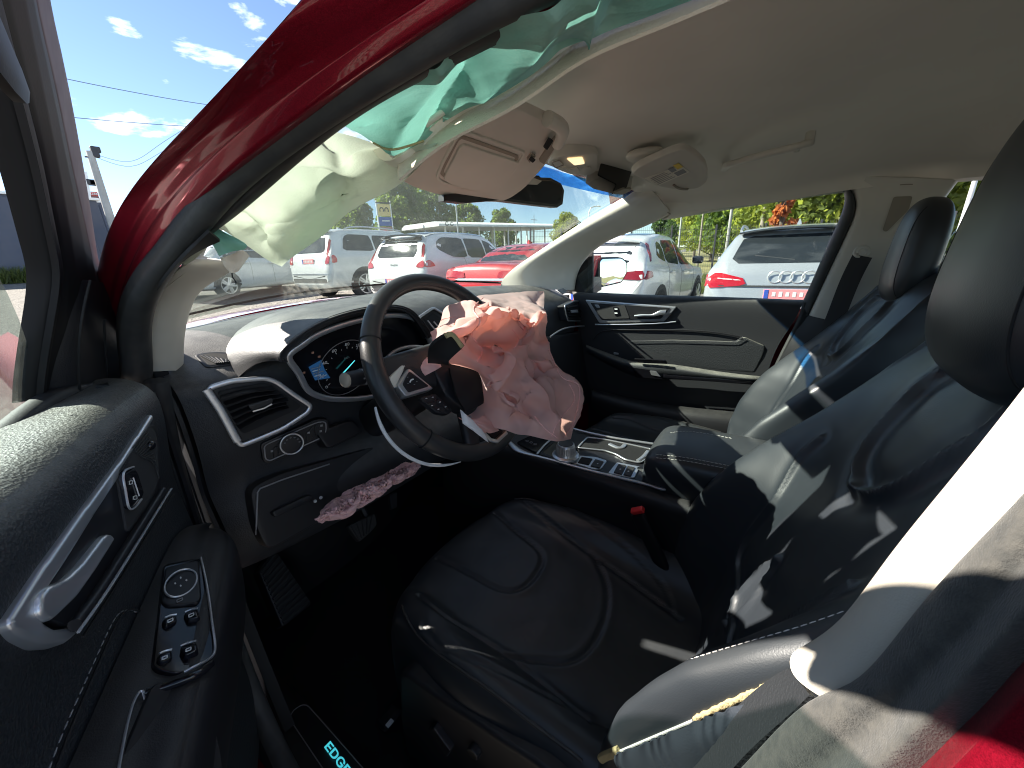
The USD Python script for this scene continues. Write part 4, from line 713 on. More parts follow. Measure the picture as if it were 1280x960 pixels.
Gc = loft([[X(*p) for p in r] for r in rc], 70, 90); Gc = crumple(Gc, 1.03, 60, .05, 21, .005, True); Gc = ridged(Gc, 8, .012, 2, .15, True); Gc = ridged(Gc, 22, .0025, 6, .15, True)
def crease2(G, pts, h, w):
    q = cr(A([X(*p) for p in pts]), 60); d, _ = cKDTree(q).query(G.reshape(-1, 3)); d = d.reshape(G.shape[:2]); n = gnormals(G); n = n*np.sign((n*(EYE-G)).sum(2).mean()); return G+n*(h*np.exp(-(d/w)))[..., None]
for pts, h, w in (([(300, 228, -.71), (312, 232, -.69), (322, 236, -.68)], -.022, .008), ([(280, 252, -.71), (300, 258, -.69), (320, 272, -.66), (324, 300, -.665)], -.022, .010), ([(290, 262, -.7), (312, 285, -.68), (325, 305, -.68)], .014, .010), ([(312, 216, -.7), (350, 212, -.67), (400, 212, -.63), (424, 228, -.605)], -.012, .018), ([(402, 158, -.68), (418, 178, -.65), (424, 196, -.63)], .016, .010), ([(424, 196, -.63), (445, 200, -.62), (484, 190, -.61)], -.010, .008), ([(424, 196, -.63), (428, 225, -.61), (432, 255, -.61)], .008, .010), ([(300, 225, -.7), (330, 205, -.7), (372, 172, -.69)], .008, .010)): Gc = crease2(Gc, pts, h, w)
CA = obj('curtain_airbag', gmesh(Gc), 'curtain_pale', CAR, smooth=True, label='pale grey-green curtain airbag bulging over the driver windshield pillar')
rt_ = [[(419, 150, -.690), (430, 156, -.685), (447, 165, -.665), (465, 176, -.645), (486, 188, -.633)],
 [(440, 134, -.688), (455, 140, -.672), (478, 150, -.652), (505, 164, -.635), (534, 176, -.62)],
 [(480, 109, -.685), (497, 116, -.665), (520, 125, -.645), (545, 137, -.628), (568, 146, -.614)],
 [(550, 70, -.680), (562, 80, -.66), (580, 92, -.64), (602, 104, -.622), (624, 113, -.608)],
 [(612, 36, -.674), (624, 46, -.655), (640, 58, -.635), (660, 70, -.617), (678, 82, -.603)],
 [(680, -2, -.668), (690, 10, -.65), (704, 24, -.63), (720, 40, -.612), (738, 52, -.60)],
 [(760, -50, -.662), (775, -38, -.645), (795, -20, -.625), (820, 0, -.608), (850, 6, -.598)],
 [(840, -100, -.655), (860, -85, -.64), (890, -60, -.62), (920, -40, -.606), (950, -30, -.596)]]
Gt = crumple(loft([[X(*p) for p in r] for r in rt_], 60, 130), 1.05, 70, .05, 33, .006, True); Gt = ridged(Gt, 8, .006, 3, .25, True); Gt = ridged(Gt, 20, .0025, 7, .25, True)
for pts, h, w in (([(425, 150, -.685), (460, 152, -.665), (487, 160, -.65)], .006, .006), ([(548, 72, -.675), (530, 105, -.65), (512, 140, -.64), (492, 180, -.63)], .014, .008), ([(600, 50, -.67), (585, 85, -.645), (560, 120, -.63), (545, 160, -.62)], -.014, .010), ([(585, 105, -.635), (590, 112, -.63), (575, 128, -.625), (560, 140, -.62)], .014, .006), ([(690, 0, -.66), (672, 40, -.64), (650, 70, -.625), (600, 108, -.62)], .013, .012), ([(735, -20, -.65), (738, 15, -.625), (735, 40, -.61)], .014, .008), ([(780, 0, -.64), (760, 30, -.61), (700, 65, -.606)], -.010, .008)): Gt = crease2(Gt, pts, h, w)
obj('airbag_cover', gmesh(Gt), 'curtain_teal', CA, smooth=True, label='sea green cover cloth bulging out along the roof edge')
obj('cloth_seam', tube(onto(gmesh(Gt), [(424, 158), (447, 168), (466, 178), (484, 186.5), (505, 184), (530, 176)], .001, 30), .0012, 5), 'foam', CA)
Gq = crumple(loft([[X(236, 289, -.75), X(247, 284, -.745), X(258, 280, -.735), X(280, 290, -.73)], [X(256, 292, -.745), X(272, 298, -.735), X(288, 302, -.73), X(308, 306, -.72)], [X(274, 320, -.735), X(282, 317, -.73), X(292, 314, -.725), X(304, 312, -.72)]], 30, 24), 1.05, 40, .06, 5, .002)
obj('cloth_corner', gmesh(Gq), 'curtain_teal', CA, smooth=True)
Gq = crumple(loft([[X(275, 322, -.735), X(290, 318, -.73), X(303, 313, -.72), X(312, 320, -.715)], [X(279, 330, -.735), X(290, 328, -.728), X(303, 324, -.72), X(309, 324, -.717)], [X(287, 341, -.73), X(291, 341, -.728), X(296, 340, -.724), X(299, 338, -.722)]], 30, 24), 1.06, 40, .06, 6, .002)
obj('cloth_corner', gmesh(Gq), 'headliner_edge', CA, smooth=True, label='peach coloured fold at the lower end of the curtain airbag')
obj('tether', tube(cr([X(290, 340, -.728), X(291, 347, -.727), X(294, 351, -.726), X(295, 355, -.725)], 14), .0007, 5), 'void', CA)
obj('tether', shell(loft([[X(226, 329, -.752), X(240, 313, -.75), X(258, 300, -.742)], [X(231, 332, -.75), X(248, 320, -.745), X(262, 303, -.74)]], 14, 4), .001), 'curtain_pale', CA, smooth=True)
obj('pillar_gap', shell(loft([[X(196, 364, -.765), X(222, 330, -.765), X(262, 290, -.755)], [X(206, 352, -.752), X(236, 322, -.75), X(275, 302, -.74)]], 14, 5), .003), 'void', CAR, smooth=50)
# ================================================================== front seats (built for the driver's side, mirrored for the passenger)
CX = -.365
def groove(G, paths, depth, w, puff=0.0, up=None):
    n = gnormals(G); ref = (EYE-G) if up is None else np.broadcast_to(A(up, float), G.shape)
    n = n*np.where((n*ref).sum(2, keepdims=True).mean() < 0, -1, 1)
    for p in paths:
        d, _ = cKDTree(p).query(G.reshape(-1, 3)); d = d.reshape(G.shape[:2])
        G = G + n*(-depth*np.exp(-(d/w)**2) + puff*np.exp(-((d-w*3.2)/(w*2.2))**2))[..., None]
    return G
def mirror_x(p): q = A(p).copy(); q[..., 0] = 2*CX-q[..., 0]; return q
def fine(p, n=160): return pl(p, n)
# cushion
us = [(-1.0, -.20), (-1.0, -.11), (-.995, -.05), (-.965, .002), (-.90, .030), (-.80, .034), (-.69, .016), (-.60, -.002), (-.34, -.008), (0, -.010), (.34, -.008), (.60, -.002), (.69, .016), (.80, .034), (.90, .030), (.965, .002), (.995, -.05), (1.0, -.11), (1.0, -.20)]
vs = [(.0, -.20), (.008, -.12), (.004, -.06), (-.012, -.018), (-.045, -.001), (-.10, .0), (-.2, -.004), (-.3, -.012), (-.4, -.022), (-.5, -.032), (-.58, -.040), (-.64, -.045)]
rows = []
for dy, dz in vs:
    r = []
    for u, oz in us:
        hw = .245+.022*min(1, -dy/.2) if dy < 0 else .245; k = max(0, 1+dy/.25) if dy < 0 else 1
        yf = .615-.075*abs(u)**2.2; b = np.interp(-dy, [0, .1, .3], [.25, .7, 1.0])
        r.append((CX+u*hw*(1-.06*k*(abs(u) > .5)), yf+dy, max(.50, .716+(oz*b if oz > 0 else oz)+dz)))
    rows.append(r)
Gcu = loft(rows, 190, 190); Bc = gmesh(loft(rows, 70, 70))
cu_l = {'a': [(546, 698), (590, 719), (630, 738), (648, 737), (662, 728), (677, 703), (675, 690), (660, 676), (619, 641)],
        'b': [(630, 820), (660, 825), (690, 828), (716, 826), (735, 812), (751, 787), (759, 755), (756, 725), (742, 697)],
        'c': [(523, 744), (560, 773), (630, 818), (705, 877), (739, 904)], 'd': [(652, 624), (690, 655), (724, 682), (787, 727), (850, 775)],
        'e': [(675, 627), (700, 632), (745, 655), (810, 709), (836, 745), (840, 765)]}
P3 = {k: fine(onto(Bc, v, 0, 60)) for k, v in cu_l.items()}
Gcu = groove(Gcu, [P3['a'], P3['b'], P3['c'], P3['d']], .0055, .0032, .0014, (0, 0, 1)); Gcu = groove(Gcu, [P3['e'], mirror_x(P3['e'])], .003, .003, .0008, (0, 0, 1))
w_ = np.stack([Gcu[..., 0]*16, Gcu[..., 1]*22, Gcu[..., 2]*8], -1); Gcu[..., 2] += (meshkit.fbm(w_, 2, 3)-.5)*.003
CUSH = gmesh(Gcu); CUSH.fix_normals()
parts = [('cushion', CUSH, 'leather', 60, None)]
pip = onto(Bc, [(502, 757), (512, 780), (529, 802), (570, 834), (611, 862), (660, 900), (705, 934), (728, 952)], .002, 60)
parts += [('piping', tube(pip, .0028, 8), 'leather_rim', 60, None), ('piping', tube(mirror_x(pip), .0028, 8), 'leather_rim', 60, None)]
for k in ('c', 'd'): parts.append(('seam_stitching', stitches(P3[k]+A([.006 if k == 'd' else -.006, 0, .0012]), .005, .003, .0006), 'thread_dark', 60, None))
# backrest
yc = lambda z: np.interp(z, [.62, .70, .75, .85, .97, 1.1, 1.2, 1.27, 1.31, 1.33], [.03, .012, .0, -.024, -.064, -.118, -.165, -.205, -.235, -.27])
bo = lambda z: np.interp(z, [.60, .68, .77, .86, .92, .98, 1.04, 1.10, 1.20, 1.30], [.06, .085, .105, .105, .098, .082, .058, .028, -.002, -.012])
hwz = lambda z: np.interp(z, [.60, .70, .9, 1.02, 1.12, 1.20, 1.27, 1.31, 1.33], [.245, .252, .258, .256, .248, .232, .212, .185, .15])
thick = lambda z: np.interp(z, [.6, 1.0, 1.25, 1.31, 1.33], [.13, .115, .085, .05, .02])
half = [(0, 0), (.18, .001), (.36, .004), (.50, .05), (.60, .16), (.70, .44), (.80, .78), (.88, .98), (.94, 1.0), (.985, .80), (1.0, .35)]
Lb = []
for z in list(np.linspace(.60, 1.24, 30))+[1.265, 1.285, 1.30, 1.315, 1.325, 1.33]:
    b, h, y0, t_ = bo(z), hwz(z), yc(z), thick(z)
    pr = [(u*h, y0+(b*f if b > 0 else b*f*1.2)) for u, f in half]+[(h*1.0, y0-.035-t_*.2), (h*.985, y0-t_*.7), (h*.93, y0-t_), (h*.5, y0-t_*1.06), (0, y0-t_*1.08)]
    loop = pr+[(-a, c) for a, c in pr[::-1][1:-1]]
    Lb.append([(CX+a, c, z) for a, c in loop])
def back_grid(n, m):
    g = A([cr(l, n, True) for l in Lb]); zz = np.linspace(0, 1, len(Lb)); return CubicSpline(zz, g, axis=0)(np.linspace(0, 1, m))
Gba = back_grid(300, 220); Bb = gmesh(back_grid(100, 60), cu=True)
bk = {'a': [(1028, 546), (1000, 572), (970, 622), (944, 655), (927, 683), (922, 712), (921, 745), (914, 768)], 'b': [(1000, 690), (960, 706), (930, 735), (909, 772), (909, 786), (918, 793), (945, 794), (990, 786)],
      'c': [(1206, 452), (1160, 480), (1125, 513), (1097, 543), (1076, 574), (1069, 602), (1072, 628), (1080, 652), (1088, 660), (1100, 662), (1120, 657), (1160, 638), (1185, 622)]}
Q3 = {k: fine(onto(Bb, v, 0, 80)) for k, v in bk.items()}
# seams run symmetrically about the seat's middle
def half_only(p, s=1): return p[(p[:, 0]-CX)*s > -.002]
a3, b3, c3 = Q3['a'], half_only(Q3['b']), half_only(Q3['c'])
Gba = groove(Gba, [a3, mirror_x(a3), b3, mirror_x(b3)], .006, .0045, .0012, (0, 1, .3)); Gba = groove(Gba, [c3, mirror_x(c3)], .010, .006, .003, (0, 1, .3))
w_ = np.stack([Gba[..., 0]*14, Gba[..., 2]*10, Gba[..., 1]*6], -1); Gba[..., 1] += (meshkit.fbm(w_, 2, 8)-.5)*.004
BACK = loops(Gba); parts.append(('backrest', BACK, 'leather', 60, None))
parts.append(('seam_stitching', stitches(c3+A([0, .0035, 0]), .005, .003, .0006), 'thread_dark', 60, None))
# headrest
def super_blob(c, ax, p=3.2, n=56, m=40, tilt=0.0, taper=.1):
    L = []
    for e in np.linspace(-np.pi/2+.02, np.pi/2-.02, m):
        ce, se = abs(math.cos(e))**(2/p), math.copysign(abs(math.sin(e))**(2/p), math.sin(e)); row = []
        for a in np.linspace(0, 2*np.pi, n, endpoint=False):
            ca, sa = math.copysign(abs(math.cos(a))**(2/p), math.cos(a)), math.copysign(abs(math.sin(a))**(2/p), math.sin(a))
            x, y, z = ax[0]*ce*ca*(1-taper*se), ax[1]*ce*sa, ax[2]*se
            row.append((c[0]+x, c[1]+y*math.cos(tilt)+z*math.sin(tilt), c[2]+z*math.cos(tilt)-y*math.sin(tilt)))
        L.append(row)
    return loops(L)
hc = A([CX, -.215, 1.382])
HEAD = super_blob(hc, (.135, .062, .148), 3.0, 72, 50, -.10, .12); parts.append(('headrest', HEAD, 'leather', 60, None))
for s in (-1, 1):
    ln = A([hc+A([s*.098*(1-.12*k), .058-.03*abs(k)**3-.0*k, .138*k]) for k in np.linspace(-.93, .93, 30)]); d = A([[0, -1.0, 0]]*30); P_, ok = hit(HEAD, ln+A([0, .2, 0]), d)
    parts.append(('headrest_seam', tube(P_[ok], .0013, 6), 'void', 60, None))
    parts.append(('headrest_post', tube([(CX+s*.06, -.235, 1.25), (CX+s*.06, -.255, 1.30)], .006, 10), 'steel', 60, None))
# side panel, switches
SPn = [X(498, 835, -.635), X(540, 868, -.637), X(610, 915, -.638), X(690, 968, -.638), X(760, 1040, -.638), X(640, 1100, -.638), X(520, 1010, -.637), X(500, 900, -.635)]
parts.append(('side_panel', plate(rounded(SPn, .03), .03, .008, (-5, 0, .6)), 'plastic', 40, None))
parts.append(('seat_frame', rbox((.40, .46, .09), .02, at=(CX, .22, .47)), 'void', 40, None))
DS = xf('seat', CAR, label='black leather driver seat with torn outer bolster'); PS = xf('seat', CAR, label='black leather passenger seat beyond the armrest')
for nm, m_, mt, sm, lb in parts:
    obj(nm, m_, mt, DS, smooth=sm, label=lb)
    v = A(m_.vertices).copy(); v[:, 0] = -v[:, 0]; v[:, 1] -= .035
    if nm.startswith('headrest'): v = (v-A([-hc[0], hc[1]-.035, hc[2]]))*A([.76, .62, .80])+A([-hc[0]+.012, hc[1]-.045, hc[2]-.024])
    obj(nm, trimesh.Trimesh(v, A(m_.faces)[:, ::-1], process=False), mt, PS, smooth=sm)
# driver only: switches, white stitching, torn bolster with foam and lining
sw = lambda px, py: X(px, py, -.648)
obj('adjuster_switch', plate(rounded([sw(534, 913), sw(541, 910), sw(563, 940), sw(558, 948)], .004), .02, .003, (-5, 0, .6)), 'plastic_smooth', DS)
obj('lumbar_knob', plate(A([sw(590, 944)+.011*(math.cos(a)*A([0, 1.0, 0])+math.sin(a)*A([0, 0, 1.0])) for a in ang]), .02, .003, (-5, 0, .6)), 'plastic_smooth', DS)
ws = onto(Bb, [(752, 884), (768, 873), (786, 864), (818, 846), (851, 829), (895, 814), (939, 801), (1000, 783), (1058, 763)], .0015, 120)
obj('white_stitching', stitches(ws, .0055, .0022, .0007), 'thread_white', DS, label='pale stitching along the outer backrest bolster'); obj('bolster_seam', tube(ws+A([-.002, .001, -.004]), .0016, 6), 'void', DS)
tear = onto(Bb, [(868, 899), (900, 884), (930, 871), (965, 856), (1000, 840), (1028, 822)], .002, 60)
if len(tear) > 8:
    rng = np.random.default_rng(2); obj('exposed_foam', strip(tear, (-1, 0, .2), (.0016+.0018*rng.random(len(tear))), .002), 'foam', DS, label='ragged yellow foam showing along the split bolster seam')
low_ = onto(Bb, [(744, 958), (752, 948), (762, 943), (775, 938)], .002, 20)
if len(low_) > 4: obj('exposed_foam', strip(low_, (-1, 0, .2), .005, .004), 'foam', DS)
tl = onto(Bb, [(775, 939), (820, 920), (866, 901)], .0015, 30)
if len(tl) > 4: obj('torn_edge', tube(tl, .0014, 6), 'thread_white', DS)
ln_ = [[X(768, 944, -.632), X(820, 924, -.640), X(868, 903, -.644), X(912, 886, -.645), X(960, 868, -.645)], [X(770, 960, -.634), X(830, 945, -.643), X(880, 925, -.650), X(920, 905, -.650), X(950, 885, -.648)], [X(790, 985, -.636), X(850, 970, -.645), X(890, 950, -.650), X(930, 920, -.650), X(955, 900, -.648)]]
Gl = loft(ln_, 60, 24); Gl = loft(ln_, 200, 24); Gl[..., 0] -= (.0010*np.sin(np.linspace(0, 70, 200)+np.sin(np.linspace(0, 17, 200))*2.5)[None, :]*np.linspace(1, .3, 24)[:, None])
obj('torn_lining', shell(Gl, .002, (-5, 0, 1)), 'lining_blue', DS, smooth=60, label='gathered blue-grey lining showing through the split bolster')
# ---- seat belt and buckle
bu = [X(788, 640, -.175), X(806, 637, -.170)]
BK = obj('belt_buckle', strip(pl([X(797, 642, -.172), X(806, 662, -.172), X(820, 690, -.172), X(832, 720, -.17)], 16), (-1, .3, .3), .017, .009, n=14), 'plastic_smooth', CAR, smooth=50, label='seat belt buckle with a red release button beside the driver seat')
obj('release_button', rbox((.014, .032, .012), .003, at=X(797, 639, -.172)+A([0, 0, .002]), R=basis((1, .2, .5), (.2, .9, -.6))), 'red_button', BK)
bl = [X(1078, 320, .60), X(1062, 352, .60), X(1045, 395, .60), X(1025, 440, .60), X(1008, 475, .60)]
BLT = obj('seat_belt', strip(cr(bl, 40), (-1, .25, 0), .0235, .0012, n=12), 'belt', CAR, smooth=50, label='black passenger seat belt hanging from the far centre pillar')
obj('belt_anchor', trimesh.creation.torus(.014, .0055, 24, 10).apply_transform(np.block([[basis((0, .8, .6), (0, -.6, .8)), X(1077, 315, .605)[:, None]], [np.zeros((1, 3)), np.ones((1, 1))]])), 'beige', BLT)
# ================================================================== centre console
zc_ = .860; T_ = lambda px, py, o=0.0: Z(px, py, zc_+o); UP = (0, 0, 9)
def cons(y, xl, xr, zt): return [(xl-.022, y, .44), (xl-.016, y, .60), (xl-.004, y, zt-.055), (xl, y, zt-.012), (xl+.010, y, zt), (xl+.03, y, zt+.001), (xr-.03, y, zt+.001), (xr-.010, y, zt), (xr, y, zt-.012), (xr+.004, y, zt-.055), (xr+.02, y, .60), (xr+.026, y, .44)]
Gco = loft([cons(.80, -.15, .15, .90), cons(.66, -.135, .125, .882), cons(.56, -.118, .105, .860), cons(.40, -.120, .102, .856), cons(.20, -.130, .102, .852), cons(.02, -.136, .104, .848), cons(-.32, -.136, .104, .80)], 80, 80)
CO = obj('centre_console', shell(Gco, .01, (0, .2, 5)), 'plastic', CAR, smooth=50)
top_ = [T_(668, 567), T_(690, 549), T_(724, 541), T_(760, 549.5), T_(819, 559), T_(828, 610), T_(786, 600), T_(726, 585)]
obj('top_plate', plate(rounded(top_, .012), .006, .0015, UP, lift=.003), 'plastic_smooth', CO)
obj('chrome_rail', strip(cr([T_(636, 553, .008), T_(646, 563, .004), T_(658, 568, .003), T_(671, 571.5, .003), T_(700, 579, .003), T_(726, 586.5, .003), T_(786, 601.5, .003), T_(815, 609, .003), T_(830, 613, .002), T_(836, 608, .002)], 60)+A([0, 0, .003]), (0, 0, 1), np.interp(np.linspace(0, 1, 60), [0, .1, .22, 1], [.006, .0105, .0045, .0038]), .003), 'satin', CO, smooth=60)
obj('chrome_rail', strip(cr([T_(700, 532, .006), T_(719, 538, .004), T_(760, 547.5, .004), T_(790, 552.5, .004), T_(820, 557, .004)], 40)+A([0, 0, .004]), (0, 0, 1), .0042, .003), 'satin', CO, smooth=60)
obj('cross_rail', strip(pl([T_(671, 569, .004), T_(680, 558, .004), T_(690, 549, .004)], 12)+A([0, 0, .003]), (0, 0, 1), .0028, .002), 'satin', CO)
obj('front_bin', plate(rounded([T_(645, 553, .004), T_(670, 541, .004), T_(690, 547, .004), T_(670, 565, .004)], .01), .004, .001, UP), 'piano', CO)
for k, (px, py) in enumerate(((664, 553), (669, 555), (659, 551))): obj('button_mark', tube(disc(T_(px, py, .009), .004, A([1., 0, 0]), A([0, 1., 0])), .0006, 5, True), 'grey_print', CO)
obj('knob_well', plate(rounded([T_(676, 565, .004), T_(694, 551, .004), T_(722, 560, .004), T_(728, 574, .004), T_(713, 580, .004)], .012), .003, .001, UP), 'piano', CO)
kb = Z(707, 571, .866); prf = [(.034, 0), (.036, .004), (.034, .008), (.029, .010), (.0265, .016), (.0245, .030), (.0235, .037), (.021, .0395), (.012, .040)]
lathe = lambda c, prof_, n=48, e=(A([1., 0, 0]), A([0, 1., 0]), A([0, 0, 1.])): loops([[c+r*(math.cos(a)*e[0]+math.sin(a)*e[1])+h*e[2] for a in np.linspace(0, 2*np.pi, n, endpoint=False)] for r, h in prof_])
KN = obj('gear_knob', lathe(kb, prf), 'satin', CAR, smooth=40, label='round metal gear selector knob on the console')
for k in range(36):
    a = 2*np.pi*k/36; u_ = A([math.cos(a), math.sin(a), 0]); obj('grip_rib', strip(pl([kb+u_*.0262+A([0, 0, .017]), kb+u_*.0242+A([0, 0, .033])], 3), u_, .0008, .0007, n=6), 'chrome', KN)
obj('knob_top', lathe(kb+A([0, 0, .039]), [(.020, 0), (.019, .002), (.010, .0025)]), 'plastic_smooth', KN, smooth=40); obj('knob_ring', tube(disc(kb+A([0, 0, .006]), .0345, A([1., 0, 0]), A([0, 1., 0])), .002, 8, True), 'chrome', KN, smooth=60)
SB = [T_(713, 577, .006), T_(722, 569, .006), T_(745, 571, .006), T_(759, 575.5, .006), T_(751, 586, .006), T_(742, 586.5, .006)]
BTP = obj('button_plate', plate(rounded(SB, .006), .004, .001, UP), 'satin', CO); 
obj('button', plate(rounded([T_(738, 582, .0085), T_(744, 573.5, .0085), T_(755, 576.5, .0085), T_(749.5, 584.5, .0085)], .003), .004, .001, UP), 'plastic', CO); obj('button_well', plate(rounded([T_(722, 578, .0075), T_(727, 571, .0075), T_(741, 573, .0075), T_(736, 581, .0075)], .003), .002, .0006, UP), 'void', CO)
obj('mark', rbox((.004, .003, .0006), .0002, at=T_(747, 579.5, .0092)), 'white_print', CO)
S2 = [T_(760, 591, .006), T_(771, 577.5, .006), T_(800, 583, .006), T_(793, 597, .006), T_(786, 596.5, .006)]
obj('button_plate', plate(rounded(S2, .005), .004, .001, UP), 'satin', CO)
for q in (((767, 590), (773, 579.5), (783, 581.5), (777.5, 592.5)), ((779, 593), (784.5, 582), (794, 584), (788.5, 595))): obj('button', plate(rounded([T_(px, py, .0085) for px, py in q], .003), .004, .001, UP), 'plastic', CO)
for px, py in ((775.5, 586.5), (785.5, 589)): obj('mark', rbox((.005, .004, .0006), .0002, at=T_(px, py, .0092)), 'white_print', CO)
obj('bin_opening', plate(rounded([T_(801, 601, .004), T_(812, 589, .004), T_(823, 592, .004), T_(826, 607, .004)], .004), .003, .0006, UP), 'void', CO)
CH = [T_(722, 560, .005), T_(734, 547, .005), T_(758, 550, .005), T_(790, 556.5, .005), T_(815, 562, .005), T_(811, 572, .005), T_(800, 579, .005), T_(782, 575, .005), T_(770, 568, .005), T_(756, 563.5, .005)]
CUP = obj('cup_holder', plate(rounded(CH, .008), .004, .001, UP), 'void', CO); obj('cup_rim', strip(cr(rounded(CH, .008), 120, True)+A([0, 0, .001]), (0, 0, 1), .0026, .002, True), 'satin', CO, smooth=60)
for px, py, r_ in ((740, 556, .036), (790, 566, .038)):
    c = T_(px, py)+A([0, 0, -.058]); obj('cup_wall', loops([[c+A([r_*s*math.cos(a), r_*s*math.sin(a), h]) for a in np.linspace(0, 2*np.pi, 36, endpoint=False)] for s, h in ((.86, 0), (1.0, .056))], False), 'plastic_smooth', CO, smooth=50)
obj('cup_insert', strip(cr([T_(762, 555, .006), T_(775, 560, .006), T_(781, 556, .006)], 12), (0, 0, 1), .006, .003), 'satin', CO, smooth=50); obj('cup_insert', strip(cr([T_(797, 576, .006), T_(804, 571, .006), T_(810, 564, .006)], 12), (0, 0, 1), .005, .003), 'satin', CO, smooth=50)
# armrest
def arm(y, w0, w1_, zt, zb): return [(w0, y, zb), (w0-.006, y, zb+.03), (w0-.004, y, zt-.022), (w0+.004, y, zt-.006), (w0+.02, y, zt), ((w0+w1_)/2, y, zt+.006), (w1_-.02, y, zt), (w1_-.004, y, zt-.008), (w1_+.004, y, zt-.024), (w1_+.004, y, zb+.03), (w1_, y, zb)]
AR = loft([arm(.198, -.085, .07, .905, .862), arm(.190, -.102, .09, .928, .858), arm(.165, -.110, .102, .940, .856), arm(.10, -.112, .106, .943, .854), arm(.0, -.112, .108, .944, .852), arm(-.14, -.112, .108, .942, .85), arm(-.30, -.110, .106, .938, .85)], 70, 60)
ARM = shell(AR, .012, (0, .0, 5)); ARP = obj('armrest', ARM, 'leather', CAR, smooth=60, label='padded console armrest with twin pale stitching')
Ba = gmesh(AR)
for off in (0, 4.2): obj('armrest_stitching', stitches(onto(Ba, [(820, 568+off), (830, 569+off), (850, 571+off), (880, 576+off), (920, 584+off), (950, 591+off)], .001, 80), .006, .002, .0008), 'thread_white', ARP)
obj('armrest_stitching', stitches(onto(Ba, [(838, 541), (848, 539.5), (860, 539.2), (880, 541.5), (900, 545), (915, 548)], .001, 60), .006, .002, .0008), 'thread_white', ARP)
# floor details
kp = Z(486, 905, .40)
obj('floor_plug', cat([rbox((.05, .03, .02), .008, at=kp+A([.01, .01, .0])), rbox((.016, .010, .006), .002, at=kp+A([-.004, 0, .013]))]), 'plastic_smooth', CAR)
obj('plug_label', rbox((.016, .010, .003), .001, at=Z(487, 904, .42)), 'white_print', CAR, label='tiny white tag at the front corner of the driver seat base')
tp = [Z(362, 899, .462), Z(367, 889, .462), Z(378, 882, .462), Z(385, 883, .462), Z(470, 980, .462), Z(430, 1000, .462)]
SPL = obj('sill_plate', plate(rounded(tp, .008), .003, .001, UP, lift=.003), 'plastic_smooth', CAR, label='dark sill plate with lit blue lettering'); obj('plate_rim', strip(cr(rounded(tp, .008), 80, True)+A([0, 0, .0035]), (0, 0, 1), .0009, .0006, True), 'grey_print', SPL)
lt_ = meshkit.text_mesh('EDGE', .0125, .0012, True); lt_.apply_scale([1.75, 1, 1]); lt_.apply_translation([-lt_.bounds[0, 0], -lt_.bounds[0, 1], 0])
obj('lettering', place(lt_, Z(405, 934.5, .4685), (-.06, -1, 0), (1, .0, 0)), 'glow_cyan', SPL, smooth=False, label='glowing cyan letters on the sill plate')
# ================================================================== passenger door
PX = lambda px, py, o=0.0: X(px, py, .722-o); PN = (-1, 0, .05)
def pdrow(y, top_in): return None
# inner panel: rows along the door, top to bottom
prow = [[X(715, 364, .735), X(800, 368, .745), X(900, 371, .75), X(1006, 375, .755)], [X(716, 367, .715), X(800, 372, .722), X(900, 375, .727), X(1003, 380, .73)], [X(718, 380, .712), X(800, 388, .716), X(900, 394, .72), X(992, 402, .722)], [X(722, 408, .715), X(800, 414, .719), X(900, 419, .722), X(975, 428, .724)],
        [X(726, 432, .712), X(795, 440, .715), X(890, 448, .718), X(962, 458, .72)], [X(730, 465, .710), X(790, 475, .715), X(880, 484, .718), X(952, 492, .72)], [X(735, 500, .712), X(780, 512, .716), X(860, 525, .718), X(932, 540, .72)], [X(735, 540, .72), X(770, 555, .72), X(840, 575, .72), X(912, 592, .722)]]
PDM = loft(prow, 60, 60); PD_ = obj('door', shell(PDM, .012, INS), 'dash', CAR, smooth=60, label='passenger door lined in black with an aluminium handle surround')
obj('door_skin', shell(loft([[(.80, y, 1.17), (.90, y, 1.10), (.935, y, .95), (.93, y, .7), (.88, y, .42), (.82, y, .32)] for y in (.86, .3, -.10)], 20, 12), .01, (9, 0, .8)), 'red_paint', PD_, smooth=60)
obj('door_edge_seal', strip(cr([X(1010, 378, .725), X(1005, 396, .722), X(987, 432, .72), X(962, 484, .715), X(937, 535, .71), X(908, 585, .705)], 40), (-1, -.4, 0), .016, .009), 'rubber', PD_, smooth=60)
bo_ = rounded([PX(731, 374.5, .014), PX(846, 383.5, .014), PX(830, 402, .014), PX(749, 404, .014)], .008)
obj('handle_surround', plate(bo_, .016, .003, INS), 'satin', PD_); bi_ = rounded([PX(738, 378.5, .016), PX(838, 385, .016), PX(826, 398.5, .016), PX(752, 400, .016)], .006)
obj('handle_recess', plate(bi_, .002, .0005, INS, lift=.001), 'plastic_smooth', PD_)
obj('speaker_grille', plate(rounded([PX(740, 379.5, .019), PX(781, 381.5, .019), PX(787, 398, .019), PX(753, 399, .019)], .005), .003, .001, INS), 'knit', PD_)
obj('tweeter_badge', plate(rounded([PX(743, 381, .021), PX(748, 381, .021), PX(750, 384.5, .021), PX(746, 385, .021)], .002), .002, .0005, INS), 'satin', PD_)
obj('lock_switch', plate(rounded([PX(766, 384, .022), PX(772, 384, .022), PX(775, 394, .022), PX(769, 395, .022)], .002), .003, .0008, INS), 'piano', PD_)
for py in (386.5, 391.5): obj('lock_mark', plate([PX(768, py-1, .0225), PX(771.5, py-1, .0225), PX(772, py+1, .0225), PX(768.5, py+1, .0225)], .0004, .0001, INS), 'white_print', PD_)
obj('door_handle', strip(cr([PX(793, 395, .026), PX(806, 394, .026), PX(818, 393.5, .026), PX(825, 391, .026), PX(832, 391, .022)], 24), (-1, 0, 0), np.interp(np.linspace(0, 1, 24), [0, .55, .8, 1], [.0045, .0045, .009, .012]), .005), 'satin', PD_, smooth=60)
